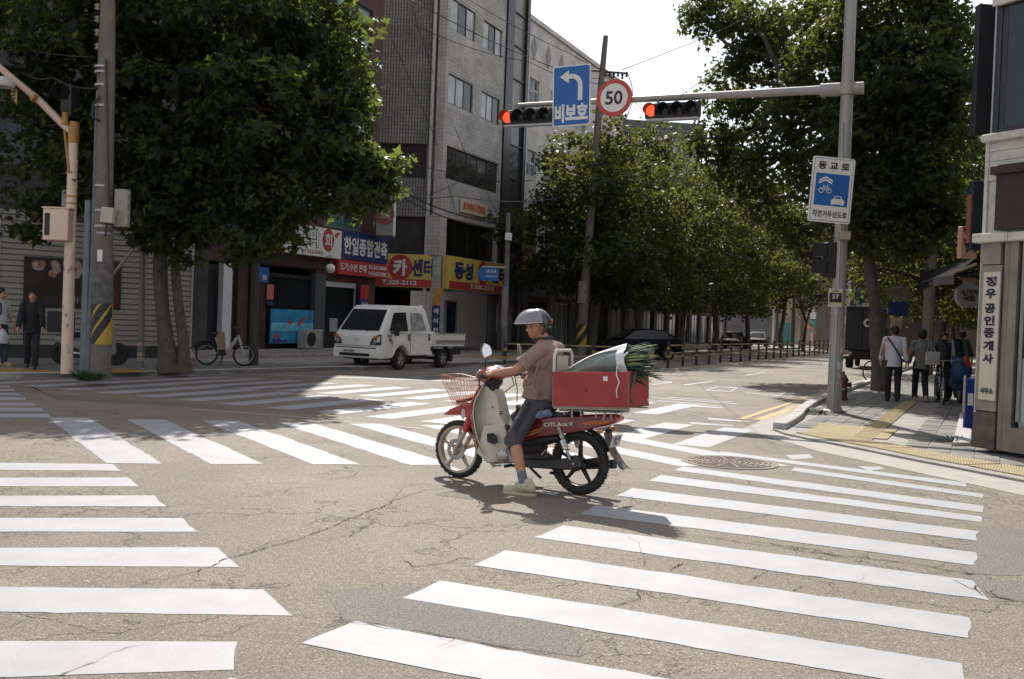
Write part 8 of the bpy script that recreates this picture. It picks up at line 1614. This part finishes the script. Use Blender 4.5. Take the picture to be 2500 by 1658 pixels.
# walkers: local x = facing direction
def walker(loc, yaw, H, label, top, bot, shoes=SHOED, hair=HAIR, stride=.12, long_=False, skirt=False, arms=((.06, -.1), (-.05, .12)), wide=1.0, fm=None, hairvol=1.0, vox=.013, seated=False):
    s = H / 1.72; t = empty('person', loc, yaw, label=label, cat='person'); S = lambda x, y, z: Vector((x * s, y * s * wide, z * s)); M3 = Matrix.Identity(3); hc_ = S(.02, 0, 1.60)
    kn = [S(.04 + stride * .6, .09, .50), S(.02 - stride * .3, -.09, .50)]; an = [S(stride, .09, .085), S(-stride * 1.4, -.09, .085 + stride * .35)]; hp = [S(0, .09, .92), S(0, -.09, .92)]; sh2 = [S(0, .18, 1.42), S(0, -.18, 1.42)]; el = [S(-.03 + a[0], .235 * (1 if i == 0 else -1), 1.13) for i, a in enumerate(arms)]; wr = [S(.03 + a[0] * 2.5 + .04, .24 * (1 if i == 0 else -1), .89) for i, a in enumerate(arms)]
    b = headprims(hc_, M3, s) + [('c', hc_, S(0, 0, 1.44), .055 * s, .06 * s), ('e', S(0, 0, 1.25), (.10 * s, .15 * s * wide, .2 * s)), ('c', S(0, 0, 1.2), S(0, 0, .95), .11 * s, .12 * s)]
    for i in (0, 1):
        b += [('c', hp[i], kn[i], .075 * s, .052 * s), ('c', kn[i], an[i], .052 * s, .035 * s), ('c', an[i], an[i] + S(.12, 0, -.05), .035 * s, .03 * s), ('c', S(0, 0, 1.4), sh2[i], .05 * s, .05 * s), ('c', sh2[i], el[i], .045 * s, .036 * s), ('c', el[i], wr[i], .036 * s, .024 * s)]
        hand(b, wr[i], (.15, 0, -1), (0, -1 if i == 0 else 1, 0), .5, s, 1 if i == 0 else -1)
    blob('body', b, vox * .8, SKIN, t, smooth=2)
    g = [('e', S(0, 0, 1.27), (.125 * s, .19 * s * wide, .2 * s)), ('c', S(0, 0, 1.2), S(0, 0, .92 if not long_ else .78), .135 * s * wide, (.15 if not long_ else .165) * s * wide), ('c', sh2[0], S(0, 0, 1.44), .06 * s, .07 * s), ('c', sh2[1], S(0, 0, 1.44), .06 * s, .07 * s)]
    for i in (0, 1): g += [('c', sh2[i], el[i].lerp(wr[i], long_ * .7), .068 * s, .062 * s)] if long_ else [('c', sh2[i], el[i].lerp(sh2[i], .2), .066 * s, .06 * s)]
    for k in range(6): a = random.random() * 6.28; g.append(('c', S(.13 * math.cos(a), .17 * math.sin(a), .95), S(.12 * math.cos(a + .3), .17 * math.sin(a + .3), 1.25), .02 * s, .008 * s))
    blob('top', g, vox, top, t, smooth=3, clip=[(S(0, 0, .80 if long_ else .93), (0, 0, -1), .45)])
    g = [('e', S(0, 0, .93), (.13 * s, .165 * s, .11 * s))]
    for i in (0, 1): g += [('c', hp[i], kn[i], .098 * s, .078 * s), ('c', kn[i], an[i] + S(0, 0, .02), .078 * s, .068 * s)]
    blob('trousers', g, vox, bot, t, smooth=3)
    for i in (0, 1): shoe(an[i] + Vector((0, 0, .02 * s)), 0, shoes, t, s=s * .95, vox=.012)
    blob('hair', [('e', hc_ + S(-.025, 0, .055), (.105 * s * hairvol, .092 * s * hairvol, .095 * s * hairvol)), ('e', hc_ + S(-.055, 0, -.0), (.07 * s * hairvol, .085 * s * hairvol, .075 * s * hairvol))], vox, hair, t, smooth=1)
    return t, s
shw_ = mat('shirt_white_lilac', (.50, .48, .52), .85, var=.07, scale=6, bump=.3); grs = mat('shirt_grey', (.17, .17, .17), .85, var=.1, scale=8, bump=.3); BLKC = mat('trousers_black', (.018, .018, .022), .85, var=.2); STRP = mat('striped_knit', (.03, .03, .034), .8)
def at_(px, py, z=None): return G(px, py, HK if z is None else z)
g = at_(2178, 980); w1, s = walker(g, R(76), 1.74, 'walker in a loose white shirt and wide black trousers, dark strap across the back', shw_, BLKC, long_=True, stride=.05, wide=1.08)
part('bag_strap', MB().tube([Vector((-.08, .16, 1.47)), Vector((-.16, .10, 1.38)), Vector((-.185, -.03, 1.18)), Vector((-.185, -.14, 1.0)), Vector((-.12, -.21, .93))], .022, 6), BLACK, w1, smooth='all')
g = at_(2245, 980); w2, s = walker(g, R(80), 1.66, 'walker in a loose grey shirt with a white tote bag on the shoulder', grs, BLKC, SHOE, long_=True, stride=.13, hairvol=1.18, wide=1.05)
g2 = g; tb = empty('tote_bag', g, R(80), label='white cloth tote bag hanging from the shoulder of the walker in grey', cat='bag'); part('bag', MB().box(-.24, -.14, -.36, -.04, .86, 1.18), mat('tote_white', (.42, .40, .38), .85, var=.1), tb, bev=.03, seg=2); part('strap', MB().tube([(-.19, -.08, 1.17), (-.12, -.13, 1.48), (-.17, -.28, 1.17)], .008, 5), MATS['tote_white'], tb)
g = at_(2318, 968); w3, s = walker(Vector((P(2304, 900, 24).x, 24, HK)), R(-108), 1.62, 'woman in a dark striped top walking towards us with a bag and a drink', STRP, BLKC, arms=((.06, -.1), (.05, .12)), stride=.06)
for k in range(9): z = .98 + k * .045; part('pale_stripe', MB().lathe([(.156 - .001 * abs(k - 4), z), (.156 - .001 * abs(k - 4), z + .012)], 20, (0, 0, 0), (0, 0, 1), capped=False), mat('knit_pale', (.12, .12, .12), .8), w3)
part('strap', MB().tube([(.10, .15, 1.45), (.16, .16, 1.2), (.14, .2, 1.0)], .01, 5), SWHITE, w3)
g = at_(2345, 960); w4, s = walker(Vector((P(2346, 900, 25.2).x, 25.2, HK)), R(70), 1.70, 'person in a beige T-shirt half hidden by the blue scooter', mat('shirt_beige', (.36, .28, .2), .85, var=.08), BLKC)
# left edge: young man in white, person in black
g = G(0, 893, HL); w5, s = walker(Vector((g.x - .02, g.y, HL)), R(-12), 1.76, 'young man in a white T-shirt with a backpack cut by the left edge', mat('tee_white', (.44, .45, .46), .85, var=.05), mat('jeans_dark', (.05, .06, .08), .85), SHOE, arms=((.05, -.1), (.05, .12)), stride=.05)
part('backpack', MB().ell((-.19, 0, 1.22), (.10, .14, .2)), BLACK, w5, smooth=True); part('backpack_strap', MB().tube([(-.1, -.12, 1.45), (.10, -.12, 1.42), (.12, -.13, 1.2), (-.05, -.16, 1.05)], .018, 6), BLACK, w5)
wb_ = thing('shopping_bag', MB().lathe([(.02, .34), (.05, .30), (.12, .2), (.15, .06), (.12, 0), (.001, 0)], 14, capped=False), mat('bag_white', (.46, .46, .47), .5, var=.2, scale=14), 'white plastic shopping bag carried by the young man at the left edge', 'bag', Vector((g.x + .17, g.y - .26, HL + .52)), smooth=True)
g = G(75, 902, HL); w6, s = walker(Vector((g.x, g.y, HL)), R(-70), 1.72, 'person dressed all in black standing in shade left of the pink mast', mat('coat_black', (.014, .014, .016), .85, var=.2), BLKC, long_=True, arms=((.1, -.1), (.1, .12)))
